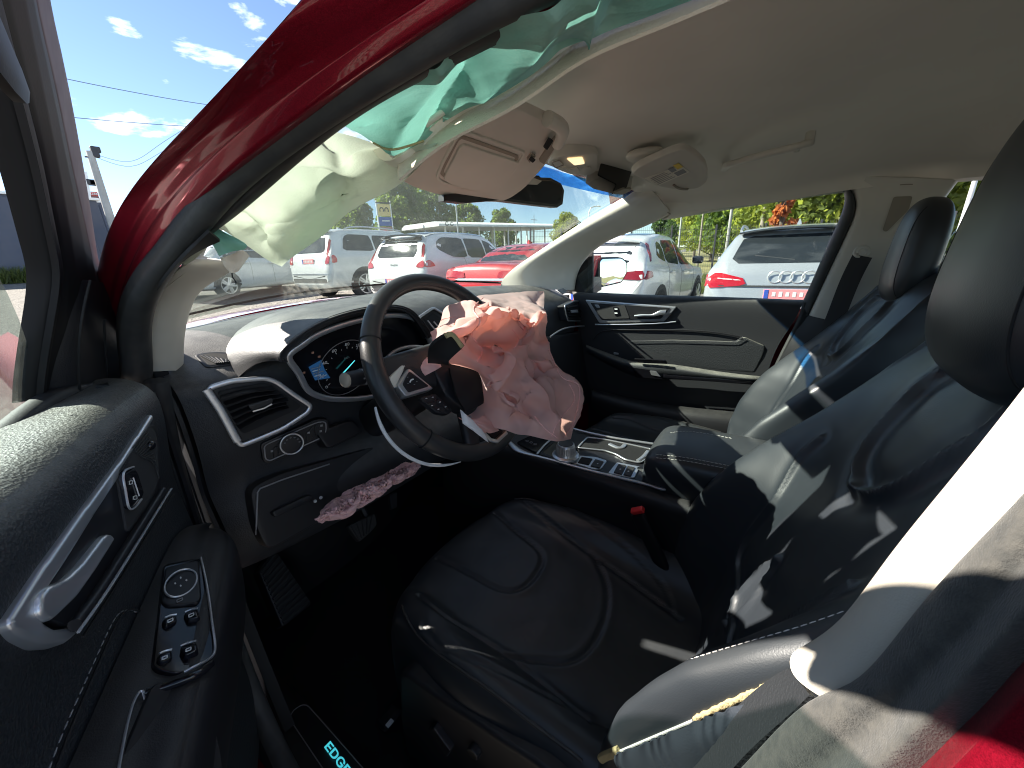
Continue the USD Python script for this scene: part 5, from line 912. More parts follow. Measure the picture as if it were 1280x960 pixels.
obj('panel_trim', strip(cr([PX(744, 405.5, .012), PX(790, 405.5, .012), PX(832, 403.5, .012), PX(845, 402, .012)], 30), (-1, 0, 0), .003, .003), 'satin', PD_, smooth=50)
ins = rounded([PX(768, 431, .006), PX(788, 425.5, .006), PX(840, 424.5, .006), PX(920, 427, .006), PX(930, 421, .006), PX(957, 433, .006), PX(954, 445, .006), PX(943, 466, .006), PX(900, 463, .006), PX(835, 456, .006), PX(795, 451, .006)], .01)
obj('soft_insert', plate(ins, .012, .006, INS), 'door_soft', PD_); obj('insert_seam', strip(pl([PX(788, 426.5, .014), PX(840, 425.5, .014), PX(918, 427.5, .014), PX(929, 421, .014)], 30), (-1, 0, 0), .0015, .001), 'thread_dark', PD_)
obj('panel_crease', strip(cr([PX(742, 424, .008), PX(752, 415, .008), PX(790, 412.5, .008), PX(840, 412.5, .008), PX(890, 415, .008), PX(925, 421, .008)], 40), (-1, 0, 0), .003, .003), 'plastic_smooth', PD_, smooth=60)
am = loft([[PX(733, 431, .01), PX(770, 445, .04), PX(795, 452, .06), PX(835, 455, .06), PX(890, 463, .055), PX(948, 470, .045), PX(958, 470, .02)], [PX(733, 434, .03), PX(768, 449, .065), PX(794, 456, .08), PX(835, 460, .08), PX(890, 468, .075), PX(948, 474, .06), PX(957, 474, .03)], [PX(734, 439, .03), PX(767, 455, .062), PX(794, 464, .078), PX(833, 468, .078), PX(890, 473, .07), PX(948, 477.5, .055), PX(956, 477, .03)], [PX(735, 442, .0), PX(767, 459, .02), PX(794, 470, .03), PX(833, 474, .03), PX(890, 477, .03), PX(948, 481, .02), PX(956, 480, .01)]], 60, 30)
obj('armrest', shell(am, .006, INS), 'door_soft', PD_, smooth=60)
obj('armrest_trim', strip(cr([PX(829, 470, .082), PX(870, 473.5, .077), PX(910, 476, .07), PX(948, 478, .06)], 24), (-1, 0, 0), .007, .002), 'piano', PD_, smooth=50)
obj('switch_bezel', plate(rounded([PX(793, 447.5, .088), PX(832, 449.5, .088), PX(835, 453.5, .084), PX(800, 452, .084)], .004), .01, .002, (0, -.1, 5)), 'piano', PD_)
obj('pull_recess', plate(rounded([PX(791, 459.5, .085), PX(820, 463.5, .085), PX(829, 474, .08), PX(795, 472, .08)], .006), .004, .001, INS), 'piano', PD_); obj('pull_trim', plate(rounded([PX(812, 463.5, .087), PX(820, 464, .087), PX(826, 471, .085), PX(814, 469, .087)], .003), .003, .0008, INS), 'satin', PD_)
obj('window_switch', plate(rounded([PX(767, 440.5, .07), PX(773, 441.5, .07), PX(773, 443.5, .07), PX(767, 443, .07)], .002), .004, .001, INS), 'satin', PD_)
obj('door_pocket', shell(loft([[PX(740, 486, .02), PX(800, 500, .03), PX(870, 510, .03), PX(935, 516, .02)], [PX(740, 492, .06), PX(800, 508, .075), PX(870, 520, .075), PX(930, 528, .06)], [PX(740, 540, .06), PX(780, 560, .07), PX(840, 580, .07), PX(905, 590, .06)]], 30, 16), .008, INS), 'plastic', PD_, smooth=60)
# door mirror outside
XM = lambda px, py, o=0.0: X(px, py, 1.01+o)
gl = rounded([XM(750, 327), XM(753, 323.5), XM(777, 323), XM(783, 328), XM(783.5, 340), XM(777, 352), XM(753, 357.5), XM(750, 352)], .012)
c_ = gl.mean(0); tgt = A([.30, -.95, .02]); e_in = EYE-c_; e_in /= np.linalg.norm(e_in); gn_ = e_in+tgt/np.linalg.norm(tgt); gn_ /= np.linalg.norm(gn_)
gl = rounded([N(*q, c_, gn_) for q in ((750, 327), (753, 323.5), (777, 323), (783, 328), (783.5, 340), (777, 352), (753, 357.5), (750, 352))], .012)
MIR = obj('door_mirror', loops([[c_+(p-c_)*s+A([0, 1.0, 0])*d for p in cr(gl, 60, True)] for s, d in ((1.0, .006), (1.09, .004), (1.14, .02), (1.10, .06), (.8, .11), (.4, .125))]), 'plastic_smooth', CAR, smooth=50, label='passenger door mirror reflecting parked cars')
obj('mirror_glass', plate(gl, .004, .0015), 'mirror', MIR)
obj('mirror_shell', loops([[XM(738, 320, -.1)+A([0, .02, 0]), XM(752, 319, -.06), XM(749, 340, -.05), XM(748, 346, -.05), XM(736, 346, -.1)], [XM(735, 321, -.13), XM(742, 319, -.1), XM(742, 346, -.1), XM(738, 347, -.12), XM(734, 346, -.13)]]), 'red_paint', MIR, smooth=40)
obj('mirror_foot', loops([[XM(734, 346, -.15), XM(752, 346, -.1), XM(752, 362, -.1), XM(734, 368, -.15)], [XM(736, 346, -.26), XM(742, 346, -.26), XM(742, 368, -.26), XM(734, 368, -.26)]]), 'plastic_smooth', MIR, smooth=30)
# ================================================================== driver door, swung open 28 degrees
TH = math.radians(28); DA = A([-.785, .70, 0]); dd = A([-math.sin(TH), -math.cos(TH), 0]); dn = A([math.cos(TH), -math.sin(TH), 0])
D = lambda px, py, o=0.0: N(px, py, DA+dn*o, dn)
DL = lambda s, o, z: DA+dd*s+dn*o+A([0, 0, z])
DN3 = dn-.45*A([0, 0, 1.0]); FRM = lambda px, py, o=0.0: N(px, py, DA+dn*o+A([0, 0, 1.22]), DN3)     # the window frame leans in
def drow(s, k): return [DL(s, -.125, 1.205), DL(s, -.105, 1.224), DL(s, -.085, 1.228), DL(s, -.055, 1.231), DL(s, -.026, 1.231), DL(s, -.007, 1.216), DL(s, -.001, 1.185), DL(s, -.010, 1.11), DL(s, -.014, 1.06), DL(s, -.012, 1.00), DL(s, -.008, .90), DL(s, -.008, .70), DL(s, -.02, .50), DL(s, -.05, .44)]
secd = [[p+dn*(-.03) for p in drow(-.06, 0)], drow(-.03, 0)]+[drow(s, 0) for s in (.05, .2, .4, .6, .8, 1.0)]
secd[1] = [p+dn*(-.006) for p in secd[1]]
for s_ in secd[2:]: pass
Gd = loft(secd, 120, 90)
DM_ = shell(Gd, .012, INS); DD = obj('door', DM_, 'door_soft', CAR, smooth=60, label='open driver door with leather-grained top, aluminium handle and window switches')
Bd = gmesh(loft(secd, 70, 50))
obj('door_skin', shell(loft([[DL(s, -.125, 1.20), DL(s, -.17, 1.12), DL(s, -.20, .95), DL(s, -.195, .7), DL(s, -.15, .42), DL(s, -.06, .40)] for s in (-.08, .3, .7, 1.04)], 24, 16), .008, DL(.5, -5, .8)), 'red_paint', DD, smooth=60)
obj('door_front_edge', plate([DL(-.075, -.02, 1.20), DL(-.075, -.165, 1.12), DL(-.075, -.195, .95), DL(-.075, -.19, .7), DL(-.075, -.14, .42), DL(-.075, -.02, .42)], .01, .003, DL(-5, 0, 1)), 'rubber', DD)
obj('door_glass', shell(loft([[DL(-.02, -.128, 1.20), DL(.5, -.128, 1.20), DL(1.0, -.128, 1.20)], [DL(.06, -.075, 1.33), DL(.5, -.075, 1.33), DL(1.0, -.075, 1.33)], [DL(.27, .0, 1.50), DL(.5, .0, 1.52), DL(.98, .0, 1.52)]], 24, 12), .004, DL(.5, -5, 1.4)), 'dirty_glass', DD, smooth=60)
# window frame: inner face, rubber channel, painted outer edge
f_in = [(45, 500), (47, 470), (58, 400), (65, 345), (58, 300), (38, 210), (14, 120), (-14, 20), (-40, -70)]
f_gl = [(36, 500), (38, 470), (49, 400), (58, 340), (48, 290), (28, 205), (2, 115), (-26, 20), (-52, -70)]
f_mid = [(100, 500), (98, 470), (97, 410), (97, 360), (88, 290), (72, 200), (52, 100), (36, 20), (20, -70)]
f_out = [(146, 480), (140, 440), (128, 390), (118, 340), (108, 290), (88, 200), (66, 95), (48, 15), (34, -70)]
f_red = [(160, 476), (158, 430), (150, 380), (128, 340), (118, 290), (96, 160), (80, 80), (66, 10), (56, -60)]
FI, FG, FM, FO, FE = ([FRM(px, py, o) for px, py in q] for q, o in ((f_in, -.108), (f_gl, -.122), (f_mid, -.100), (f_out, -.104), (f_red, -.122)))
obj('window_frame', shell(loft([[p-dn*.02 for p in FI], FI, [a*.5+b*.5+dn*.002 for a, b in zip(FI, FM)], FM, [a*.4+b*.6+dn*.001 for a, b in zip(FM, FO)], FO], 60, 40, True), .008, EYE), 'frame_black', DD, smooth=60, label='dark inner window frame of the open driver door')
obj('glass_channel', shell(loft([FG, [a*.5+b*.5+dn*.005 for a, b in zip(FG, FI)], FI], 60, 8), .006, EYE), 'frame_black', DD, smooth=60)
obj('frame_edge', shell(loft([[p-dn*.01 for p in FO], FO, [a*.5+b*.5 for a, b in zip(FO, FE)], FE, [p-dn*.02-dd*.004 for p in FE]], 60, 16, True), .006, EYE), 'frame_dust', DD, smooth=60, label='dusty maroon edge of the driver door frame')
sl = [[(46, 500), (62, 470), (100, 390), (125, 330)], [(52, 512), (80, 480), (125, 420), (140, 352)], [(60, 512), (110, 488), (150, 455), (158, 380)], [(100, 508), (150, 480), (185, 470), (168, 410)], [(150, 500), (185, 484), (206, 476), (196, 465)]]
sg = [[FRM(px, py, -.098+.012*i) for px, py in r] for i, r in enumerate(sl)]
obj('mirror_sail', shell(loft([[FRM(52, 505, -.11), FRM(58, 460, -.11), FRM(72, 400, -.11), FRM(84, 350, -.11)], [FRM(82, 500, -.090), FRM(92, 455, -.090), FRM(100, 400, -.094), FRM(104, 350, -.10)], [FRM(112, 492, -.080), FRM(122, 455, -.082), FRM(128, 400, -.090), FRM(122, 352, -.10)], [FRM(140, 482, -.078), FRM(148, 450, -.082), FRM(152, 405, -.092), FRM(140, 356, -.104)], [FRM(152, 480, -.085), FRM(159, 448, -.09), FRM(159, 408, -.10), FRM(148, 360, -.112)]], 40, 30), .008, EYE), 'plastic', DD, smooth=60)
for q in ([(100, 500), (99, 440), (104, 390), (113, 350)], [(136, 484), (132, 440), (130, 400)]): obj('sail_seam', strip(cr([FRM(px, py, -.080) for px, py in q], 30), dn, .0016, .0014), 'void', DD)
obj('sill_seal', strip(cr([D(152, 488, -.07), D(75, 494, -.088), D(0, 548, -.10), D(-60, 590, -.11), D(-200, 690, -.12)], 30), (0, 0, 1), .012, .010), 'rubber', DD, smooth=60)
obj('front_cap', shell(loft([[DL(-.01, -.06, 1.229), DL(-.045, -.05, 1.222), DL(-.07, -.04, 1.20), DL(-.078, -.04, 1.10), DL(-.08, -.05, .8)], [DL(-.0, -.02, 1.222), DL(-.03, -.018, 1.212), DL(-.05, -.018, 1.19), DL(-.06, -.02, 1.10), DL(-.062, -.025, .8)]], 24, 10), .006, EYE), 'plastic_smooth', DD, smooth=60)
hdr_ = [FRM(-40, 10, -.118), DL(.30, .070, 1.512), DL(.42, .090, 1.542), DL(.60, .10, 1.562), DL(.80, .098, 1.56), DL(.95, .09, 1.54), DL(1.02, .07, 1.50), DL(1.045, .02, 1.38), DL(1.05, -.06, 1.22)]
obj('window_frame', strip(cr(hdr_, 60), dn, .032, .007, n=12), 'frame_black', DD, smooth=60); obj('frame_edge', strip(cr([p-dn*.024+A([0, 0, .004]) for p in hdr_[1:]], 60), dn, .034, .010, n=12), 'red_paint', DD, smooth=60)
# exterior mirror seen through the glass
OM = DL(.06, -.30, 1.19)
obj('door_mirror', super_blob(OM, (.11, .085, .085), 2.8, 40, 26, 0, .1), 'plastic_smooth', DD, smooth=60, label='driver door mirror seen through the dirty glass'); obj('mirror_cap', super_blob(OM+A([-.0, .030, .006]), (.113, .075, .087), 2.8, 40, 26, 0, .1), 'red_paint', DD, smooth=60)
obj('mirror_arm', strip(pl([DL(.02, -.13, 1.17), OM+A([.05, 0, -.06])], 8), (0, 0, 1), .04, .02), 'plastic_smooth', DD)
# handle bezel
bz_o = [(191, 517), (172, 545), (150, 580), (110, 634), (60, 706), (14, 776), (16, 781), (26, 790), (60, 803), (88, 803), (99, 790), (118, 768), (150, 722), (190, 656), (215, 612), (202, 598), (201, 570)]
obj('handle_recess', plate(rounded([D(px, py, .002) for px, py in [(188, 530), (150, 592), (112, 645), (70, 712), (46, 750), (56, 770), (90, 786), (112, 760), (150, 700), (188, 640), (203, 604), (201, 560), (196, 530)]], .012), .006, .002, INS), 'plastic_smooth', DD)
ring_ = [(191, 517), (172, 546), (150, 579), (110, 633), (60, 703), (14, 774), (17, 785), (30, 795), (58, 804), (86, 803), (101, 789), (93, 783), (70, 786), (53, 775), (47, 757), (84, 702), (122, 640), (156, 588), (176, 553), (193, 524)]
obj('handle_surround', plate(rounded([D(px, py, .004) for px, py in ring_], .004, 3), .011, .003, INS), 'satin', DD, smooth=40, label='wide brushed aluminium surround along the driver door handle')
obj('chrome_line', tube(cr([D(98, 790, .017), D(130, 745, .017), D(170, 682, .017), D(214, 611, .017)], 50), .0012, 6), 'chrome', DD)
obj('bezel_lip', strip(cr([D(94, 782, .010), D(122, 744, .010), D(160, 684, .010), D(204, 614, .010)], 50), dn, .005, .004), 'plastic_smooth', DD, smooth=60)
obj('door_handle', plate(rounded([D(px, py, .008) for px, py in ((133, 669), (139, 666), (146, 673), (122, 712), (98, 746), (66, 777), (52, 766), (53, 745), (64, 732), (86, 723), (102, 708))], .006), .008, .003, INS), 'satin', DD, smooth=40, label='aluminium inner release handle')
obj('speaker_grille', plate(rounded([D(146, 590, .004), D(186, 531, .004), D(196, 540, .004), D(200, 596, .004), D(190, 625, .004), D(160, 668, .004)], .008), .004, .001, INS), 'knit', DD)
for k in range(15):
    u = k/14; a, b = D(166+26*u, 560+40*u-30*u*u, .0048), D(184+15*u, 536+62*u, .0048); obj('grille_rib', strip(pl([a, b], 4), dn, .0007, .0006, n=6), 'rubber', DD)
obj('tweeter', trimesh.creation.icosphere(subdivisions=2, radius=.006).apply_translation(D(187, 557, .004)), 'piano', DD)
lk = rounded([D(154, 594, .008), D(157, 588, .008), D(167, 583, .008), D(173, 590, .008), D(181, 616, .008), D(178, 624, .008), D(167, 636, .008), D(161, 634, .008)], .004)
obj('lock_switch', plate(lk, .008, .002, INS), 'piano', DD); obj('switch_rim', tube(cr([D(167, 583.5, .009), D(157, 588, .009), D(154, 595, .009), D(157, 614, .009), D(161, 634, .009), D(166, 636, .009), D(177, 624, .009)], 40), .0011, 6), 'chrome', DD)
obj('switch_divider', tube(pl([D(166.5, 597, .009), D(174, 620, .009)], 6), .0006, 5), 'white_print', DD)
for px, py in ((163.5, 603), (169, 622)):
    obj('lock_mark', strip(pl([D(px-2, py-1.5, .0085), D(px+2, py-2.5, .0085), D(px+2.4, py+1.5, .0085), D(px-1.6, py+2.5, .0085), D(px-2, py-1.5, .0085)], 20), dn, .0004, .0003, n=6), 'white_print', DD)
obj('panel_line', tube(cr([D(216, 618, .004), D(180, 676, .004), D(140, 740, .004), D(104, 796, .004)], 40), .0012, 6), 'void', DD)
# armrest with switches
AR_ = [[DL(s, -.01, zt+.012), DL(s, .015, zt+.006), DL(s, .035*k, zt), DL(s, .062*k, zt-.002), DL(s, .078*k, zt-.014), DL(s, .080*k, zt-.04), DL(s, .072*k, zt-.10), DL(s, .040*k, zt-.17), DL(s, -.008, zt-.22)] for s, zt, k in ((.0, .985, .12), (.04, 1.004, .48), (.08, 1.014, .68), (.14, 1.018, .78), (.30, 1.020, .80), (.5, 1.022, .80), (.8, 1.024, .75), (.95, 1.01, .3))]
GA = loft(AR_, 60, 70); obj('armrest', shell(GA, .008, INS+A([0, -.3, 0])), 'plastic', DD, smooth=60); BA = gmesh(GA)
def lay(pts, lift=.002):
    q = A(pts, float); d = A([sight(*p) for p in q]); P, ok = hit(BA, np.repeat(EYE[None], len(q), 0), d); P2, ok2 = hit(Bd, np.repeat(EYE[None], len(q), 0), d); P = np.where(ok[:, None], P, P2); return P-d*lift
def lplate(pts, r, lift, t, b): 
    p = rounded(lay(pts, lift), r); c, n = plane_of(p); p = p-np.outer((p-c) @ n, n); return plate(p, t, b)
obj('switch_panel', lplate([(204, 706), (250, 697), (262, 730), (268, 815), (262, 826), (224, 842), (188, 836), (196, 770)], .008, .004, .006, .002), 'piano', DD)
obj('panel_rim', strip(cr(lay([(251, 697), (260, 740), (267, 790), (267, 818), (250, 830), (230, 840)], .006), 40), (0, 0, 1), .0012, .0012), 'satin', DD)
obj('mirror_pad', lplate([(206, 708), (249, 700), (252, 745), (247, 753), (208, 757), (201, 752)], .006, .007, .005, .002), 'plastic_smooth', DD)
cc = lay([(226.5, 728)], .009)[0]; e1_ = lay([(246, 720)], .009)[0]-cc; e2_ = lay([(224, 713)], .009)[0]-cc
obj('control_ring', tube(A([cc+math.cos(a)*e1_+math.sin(a)*e2_*.98 for a in ang]), .0011, 8, True), 'chrome', DD, smooth=60)
for px, py in ((226, 722), (219, 729), (226, 732), (233, 725)): obj('mark', lplate([(px-1.3, py), (px, py-1.6), (px+1.3, py), (px, py+1.4)], .0003, .010, .0004, .0001), 'white_print', DD)
for q in (((203, 776), (206, 772), (221, 768), (222, 776), (207, 783)), ((229, 769), (231, 765), (247, 760), (249, 770), (233, 776)), ((195, 823), (199, 817), (215, 812), (216, 822), (200, 828)), ((224, 813), (226, 807), (245, 801), (247, 812), (229, 820))):
    obj('window_switch', lplate(q, .003, .010, .008, .002), 'piano', DD)
    obj('switch_edge', strip(cr(lay([q[1], ((q[1][0]+q[2][0])/2, (q[1][1]+q[2][1])/2-1), q[2]], .0125), 10), (0, 0, 1), .0009, .0008), 'chrome', DD)
    cx_, cy_ = (q[0][0]+q[2][0])/2+1, (q[0][1]+q[3][1])/2-1; obj('window_mark', strip(pl(lay([(cx_-3, cy_), (cx_+3, cy_-2.5), (cx_+3, cy_+.5), (cx_-3, cy_+3), (cx_-3, cy_)], .0125), 20), (0, 0, 1), .0006, .0004, n=6), 'white_print', DD)
obj('window_mark', strip(pl(lay([(221, 750), (228, 747), (228, 750), (221, 753), (221, 750)], .0105), 20), (0, 0, 1), .0006, .0004, n=6), 'grey_print', DD)
obj('grab_pocket', lplate([(178, 868), (186, 862), (258, 838), (268, 850), (272, 960), (268, 1000), (148, 1000), (160, 930)], .012, .003, .004, .001), 'void', DD)
obj('pocket_trim', tube(cr(lay([(146, 975), (153, 935), (163, 890), (172, 868), (177, 863), (180, 868), (182, 876)], .005), 40), .0011, 6), 'chrome', DD)
obj('pocket_rim', strip(cr(lay([(182, 866), (215, 856), (248, 842), (264, 830)], .006), 24), (0, 0, 1), .003, .003), 'piano', DD)
sq = onto(Bd, [(60, 965), (75, 925), (92, 885), (112, 840), (130, 800), (146, 770), (156, 763), (168, 764), (180, 772)], .0012, 90)
obj('door_stitching', stitches(sq, .006, .003, .0007), 'grey_print', DD); obj('door_seam', tube(sq+A([.003, -.002, -.001]), .0012, 5), 'void', DD)
obj('scuff', strip(onto(Bd, [(88, 520), (92, 518.5), (96, 520.5)], .0008, 8), (0, 0, 1), .0012, .0004), 'void', DD)
# ================================================================== fittings on the roof
VP = [X(503, 213, -.50), Y(610, 248, .50), Z(693, 160, 1.562)]; VNn = np.cross(VP[1]-VP[0], VP[2]-VP[0]); VNn /= np.linalg.norm(VNn); VNn = VNn if VNn[2] < 0 else -VNn
VS = lambda px, py, o=0.0: N(px, py, VP[0]+VNn*o, VNn)
vo = rounded([VS(492, 218), VS(502, 222), VS(512, 228), VS(535, 236), VS(569, 244), VS(600, 248.5), VS(622, 249), VS(637, 243.5), VS(655, 231), VS(682, 200), VS(703, 166), VS(700, 156), VS(684, 146), VS(644, 128), VS(600, 140), VS(540, 176)], .018)
SV = obj('sun_visor', plate(vo, .016, .005, lift=.008), 'beige', CAR, label='beige driver sun visor with a covered vanity mirror, folded against the roof')
mo = [(580, 163.5), (655, 190), (652, 197), (640, 216), (618, 234), (608, 236.5), (590, 236), (552, 227), (546, 221), (552, 205), (570, 172)]
mi = [(577, 171), (648, 196), (640, 207), (626, 226), (612, 232.5), (598, 232), (560, 222), (551, 216), (556, 205), (571, 175)]
obj('mirror_frame', strip(cr(rounded([VS(px, py, .0085) for px, py in mo], .012), 120, True), VNn, .0022, .0026, True), 'beige', SV, smooth=50)
obj('mirror_cover', plate(rounded([VS(px, py) for px, py in mi], .012), .004, .0015, lift=.0115), 'beige', SV); obj('cover_gap', strip(cr(rounded([VS(px, py, .0085) for px, py in mi], .012), 120, True), VNn, .0032, .0012, True), 'beige_dark', SV)
obj('visor_hinge', tube(cr([VS(684, 148, .01), VS(700, 157, .012), VS(703, 166, .012), VS(697, 180, .012)], 20), .010, 12), 'beige', SV, smooth=60)
obj('visor_clip', plate(rounded([VS(694, 172, .012), VS(700, 176, .012), VS(680, 206, .012), VS(674, 202, .012)], .004), .006, .001), 'beige_dark', SV); obj('visor_clip', plate(rounded([VS(665, 193, .012), VS(670, 196, .012), VS(662, 204, .012), VS(659, 200, .012)], .002), .004, .001), 'beige_dark', SV)
for q in (((686, 172), (692, 176), (684, 188), (679, 184)), ((664, 196), (670, 200), (666, 204), (661, 200))): obj('clip_slot', plate(rounded([VS(*p, .0165) for p in q], .003), .001, .0003), 'void', SV)
# overhead console
OV = lambda px, py, o=0.0: N(px, py, A((.05, .50, 1.590))+A((0, -.25, -1))*o, (0, -.25, -1))
OC = obj('overhead_console', plate(rounded([OV(684, 206), OV(690, 199), OV(720, 192), OV(748, 192), OV(748, 214), OV(735, 220), OV(712, 219), OV(696, 213)], .02), .03, .006), 'beige', CAR, label='beige overhead console with a lit reading lamp')
obj('reading_lamp', plate(rounded([OV(709, 199.5, .004), OV(728, 198, .004), OV(731, 205, .004), OV(718, 207, .004)], .004), .003, .001), 'lens', OC)
for q in (((690, 203), (699, 201), (704, 206), (694, 209)), ((700, 211), (707, 209), (710, 213), (703, 215)), ((712, 212), (722, 210), (725, 214), (715, 216)), ((727, 211), (737, 209), (739, 213), (730, 215))): obj('button', plate(rounded([OV(*p, .003) for p in q], .004), .004, .001), 'beige', OC)
obj('lamp_frame', strip(cr(rounded([OV(690, 203, .003), OV(699, 200.5, .003), OV(705, 206, .003), OV(694, 210, .003)], .006), 40, True), (0, 0, -1), .001, .001, True), 'beige_dark', OC)
# camera housing behind the mirror
CHp = lambda px, py, y=.46: Y(px, py, y)
HB = obj('sensor_housing', loops([[CHp(737, 197, .50), CHp(755, 195, .50), CHp(784, 196, .44), CHp(794, 203, .42), CHp(788, 238, .42), CHp(770, 243, .42), CHp(742, 236, .47), CHp(732, 229, .50)], [CHp(736, 196, .56), CHp(755, 194, .56), CHp(786, 195, .5), CHp(798, 203, .48), CHp(792, 236, .5), CHp(772, 240, .5), CHp(746, 234, .54), CHp(734, 228, .56)]]), 'beige', CAR, smooth=30, label='sensor housing with a black face behind the interior mirror')
obj('sensor_face', plate(rounded([CHp(754, 196, .455), CHp(784, 196, .425), CHp(793, 204, .412), CHp(781, 236, .412), CHp(768, 241, .412), CHp(771, 230, .42), CHp(747, 219, .45)], .006), .004, .001), 'piano', HB)
obj('housing_base', plate(rounded([CHp(766, 242, .40), CHp(780, 237, .40), CHp(789, 235, .42), CHp(788, 240, .43), CHp(778, 243.5, .43)], .004), .006, .001), 'beige_dark', HB)
LD = obj('roof_pod', super_blob(OV(808, 194, .022), (.050, .048, .014), 2.6, 40, 20), 'beige', CAR, smooth=60, label='rounded beige roof pod between the sensor housing and the passenger visor')
# passenger visor
WV = [Z(800, 215, 1.565), Z(870, 232, 1.545), Z(860, 185, 1.60)]; WNn = np.cross(WV[1]-WV[0], WV[2]-WV[0]); WNn /= np.linalg.norm(WNn); WNn = WNn if WNn[2] < 0 else -WNn
VQ = lambda px, py, o=0.0: N(px, py, WV[0]+WNn*o, WNn)
PV = obj('sun_visor', plate(rounded([VQ(788, 219), VQ(800, 208), VQ(838, 191), VQ(854, 186), VQ(870, 193), VQ(885, 208), VQ(885, 227), VQ(874, 236), VQ(852, 239), VQ(822, 234)], .03), .016, .005), 'beige', CAR, label='folded passenger sun visor carrying a warning sticker')
st_ = [VQ(806, 223, .001), VQ(852, 207, .001), VQ(862, 215, .001), VQ(821, 233, .001)]
WST = obj('warning_sticker', plate(st_, .0008, .0002), 'paper', PV); se1, se2 = (st_[1]-st_[0]), (st_[0]-st_[3])
at_ = lambda u, v: st_[3]+(st_[2]-st_[3])*u+(st_[0]-st_[3])*v+(WNn if (EYE-st_[0]) @ WNn > 0 else -WNn)*.0008
for k in range(6): obj('sticker_print', strip(pl([at_(.08+.02*(k % 2), .15+.13*k), at_(.62-.05*(k % 3), .15+.13*k)], 3), WNn, .0011, .0003, n=6), 'grey_print', PV)
for q in (((.68, .1), (.95, .1), (.95, .45), (.68, .45)), ((.66, .55), (.8, .55), (.8, .9), (.66, .9))): obj('sticker_print', plate([at_(*p) for p in q], .0004, .0001), 'grey_print', PV)
obj('sticker_print', plate([at_(.84, .6), at_(1.0, .6), at_(1.0, 1.0), at_(.84, 1.0)], .0004, .0001), 'yellow_print', PV)
obj('visor_grip', strip(cr([VQ(842, 231, .002), VQ(850, 236, .002), VQ(860, 236.5, .002)], 12), WNn, .003, .002), 'beige_dark', PV)
# interior mirror
IMp = lambda px, py, t=0.0: Y(px, py, .485+t)
mo_ = [(557, 243), (600, 238), (663, 221), (690, 222), (703, 229), (707, 238), (705, 255), (698, 259.5), (660, 255), (624, 250.5), (580, 254), (557, 251)]
IM = obj('rear_view_mirror', loops([[IMp(px, py, .028*abs(s)+.0) if False else IMp(px, py, 0)+A([0, t_, 0])+(IMp(632, 241)-IMp(px, py))*k for px, py in mo_] for t_, k, s in ((0.0, .03, 0), (.004, 0, 0), (.02, .02, 1), (.035, .3, 1))]), 'plastic_smooth', CAR, smooth=40, label='black rear view mirror under the driver sun visor')
obj('mirror_glass', plate(rounded([IMp(px, py, -.001) for px, py in ((668, 226), (690, 226), (701, 231), (703, 239), (701, 254), (696, 256), (664, 252), (628, 247.5), (628, 240))], .006), .002, .0006), 'car_glass', IM)
obj('mirror_stem', tube(pl([IMp(672, 226, .03), A([.02, .62, 1.56])], 6), .012, 10), 'plastic_smooth', IM); obj('mirror_tab', plate(rounded([IMp(656, 225, -.003), IMp(668, 222.5, -.003), IMp(678, 226, -.003), IMp(672, 231, -.003), IMp(657, 230, -.003)], .004), .004, .001), 'beige', IM)
# grab handle on the passenger roof rail
GHp = [Z(906, 211, 1.598), Z(911, 206, 1.592), Z(925, 202, 1.588), Z(960, 192, 1.588), Z(990, 185, 1.590), Z(1003, 181, 1.594), Z(1011, 179, 1.600)]
GH = obj('grab_handle', strip(cr([p+A([0, 0, .0]) for p in GHp], 50), (0, 0, 1), .0105, .0075, n=14), 'beige', CAR, smooth=60, label='grab handle above the passenger window')
for p in (GHp[0], GHp[-1]): obj('handle_mount', tube(pl([p, p+A([.006, 0, .022])], 6), .0095, 10), 'beige', GH, smooth=60)
obj('coat_hook', rbox((.010, .012, .012), .003, at=Z(996, 187, 1.592)), 'beige', GH)
# ================================================================== outside: ground
def ground_z(x, y): x, y = np.asarray(x, float), np.asarray(y, float); return .045*np.clip(y-1.2, 0, 160)+.008*np.clip(x-1, 0, 160)
gx = np.r_[-500, -200, -100, np.linspace(-60, 80, 71), 110, 160, 250, 400, 700]; gy = np.r_[-400, -200, -100, -50, np.linspace(-30, 90, 61), 120, 160, 250, 400, 700]
gg = A([[(x, y, ground_z(x, y)) for x in gx] for y in gy])
obj('ground', gmesh(gg), 'gravel', '/World', smooth=True, kind='structure')
fx = np.r_[np.linspace(13.2, 60, 30), 80, 120, 200, 400]; fy = np.r_[-300, -120, -60, -30, np.linspace(-15, 14, 20)]
obj('grass_field', gmesh(A([[(x, y, ground_z(x, y)+.012) for x in fx] for y in fy])), 'field', '/World', smooth=True, kind='structure')
rx = np.linspace(18, 21.5, 6); ry = np.r_[-300, -100, -40, np.linspace(-20, 13.9, 16)]
obj('road', gmesh(A([[(x, y, ground_z(x, y)+.02) for x in rx] for y in ry])), 'asphalt', '/World', smooth=True, kind='structure')
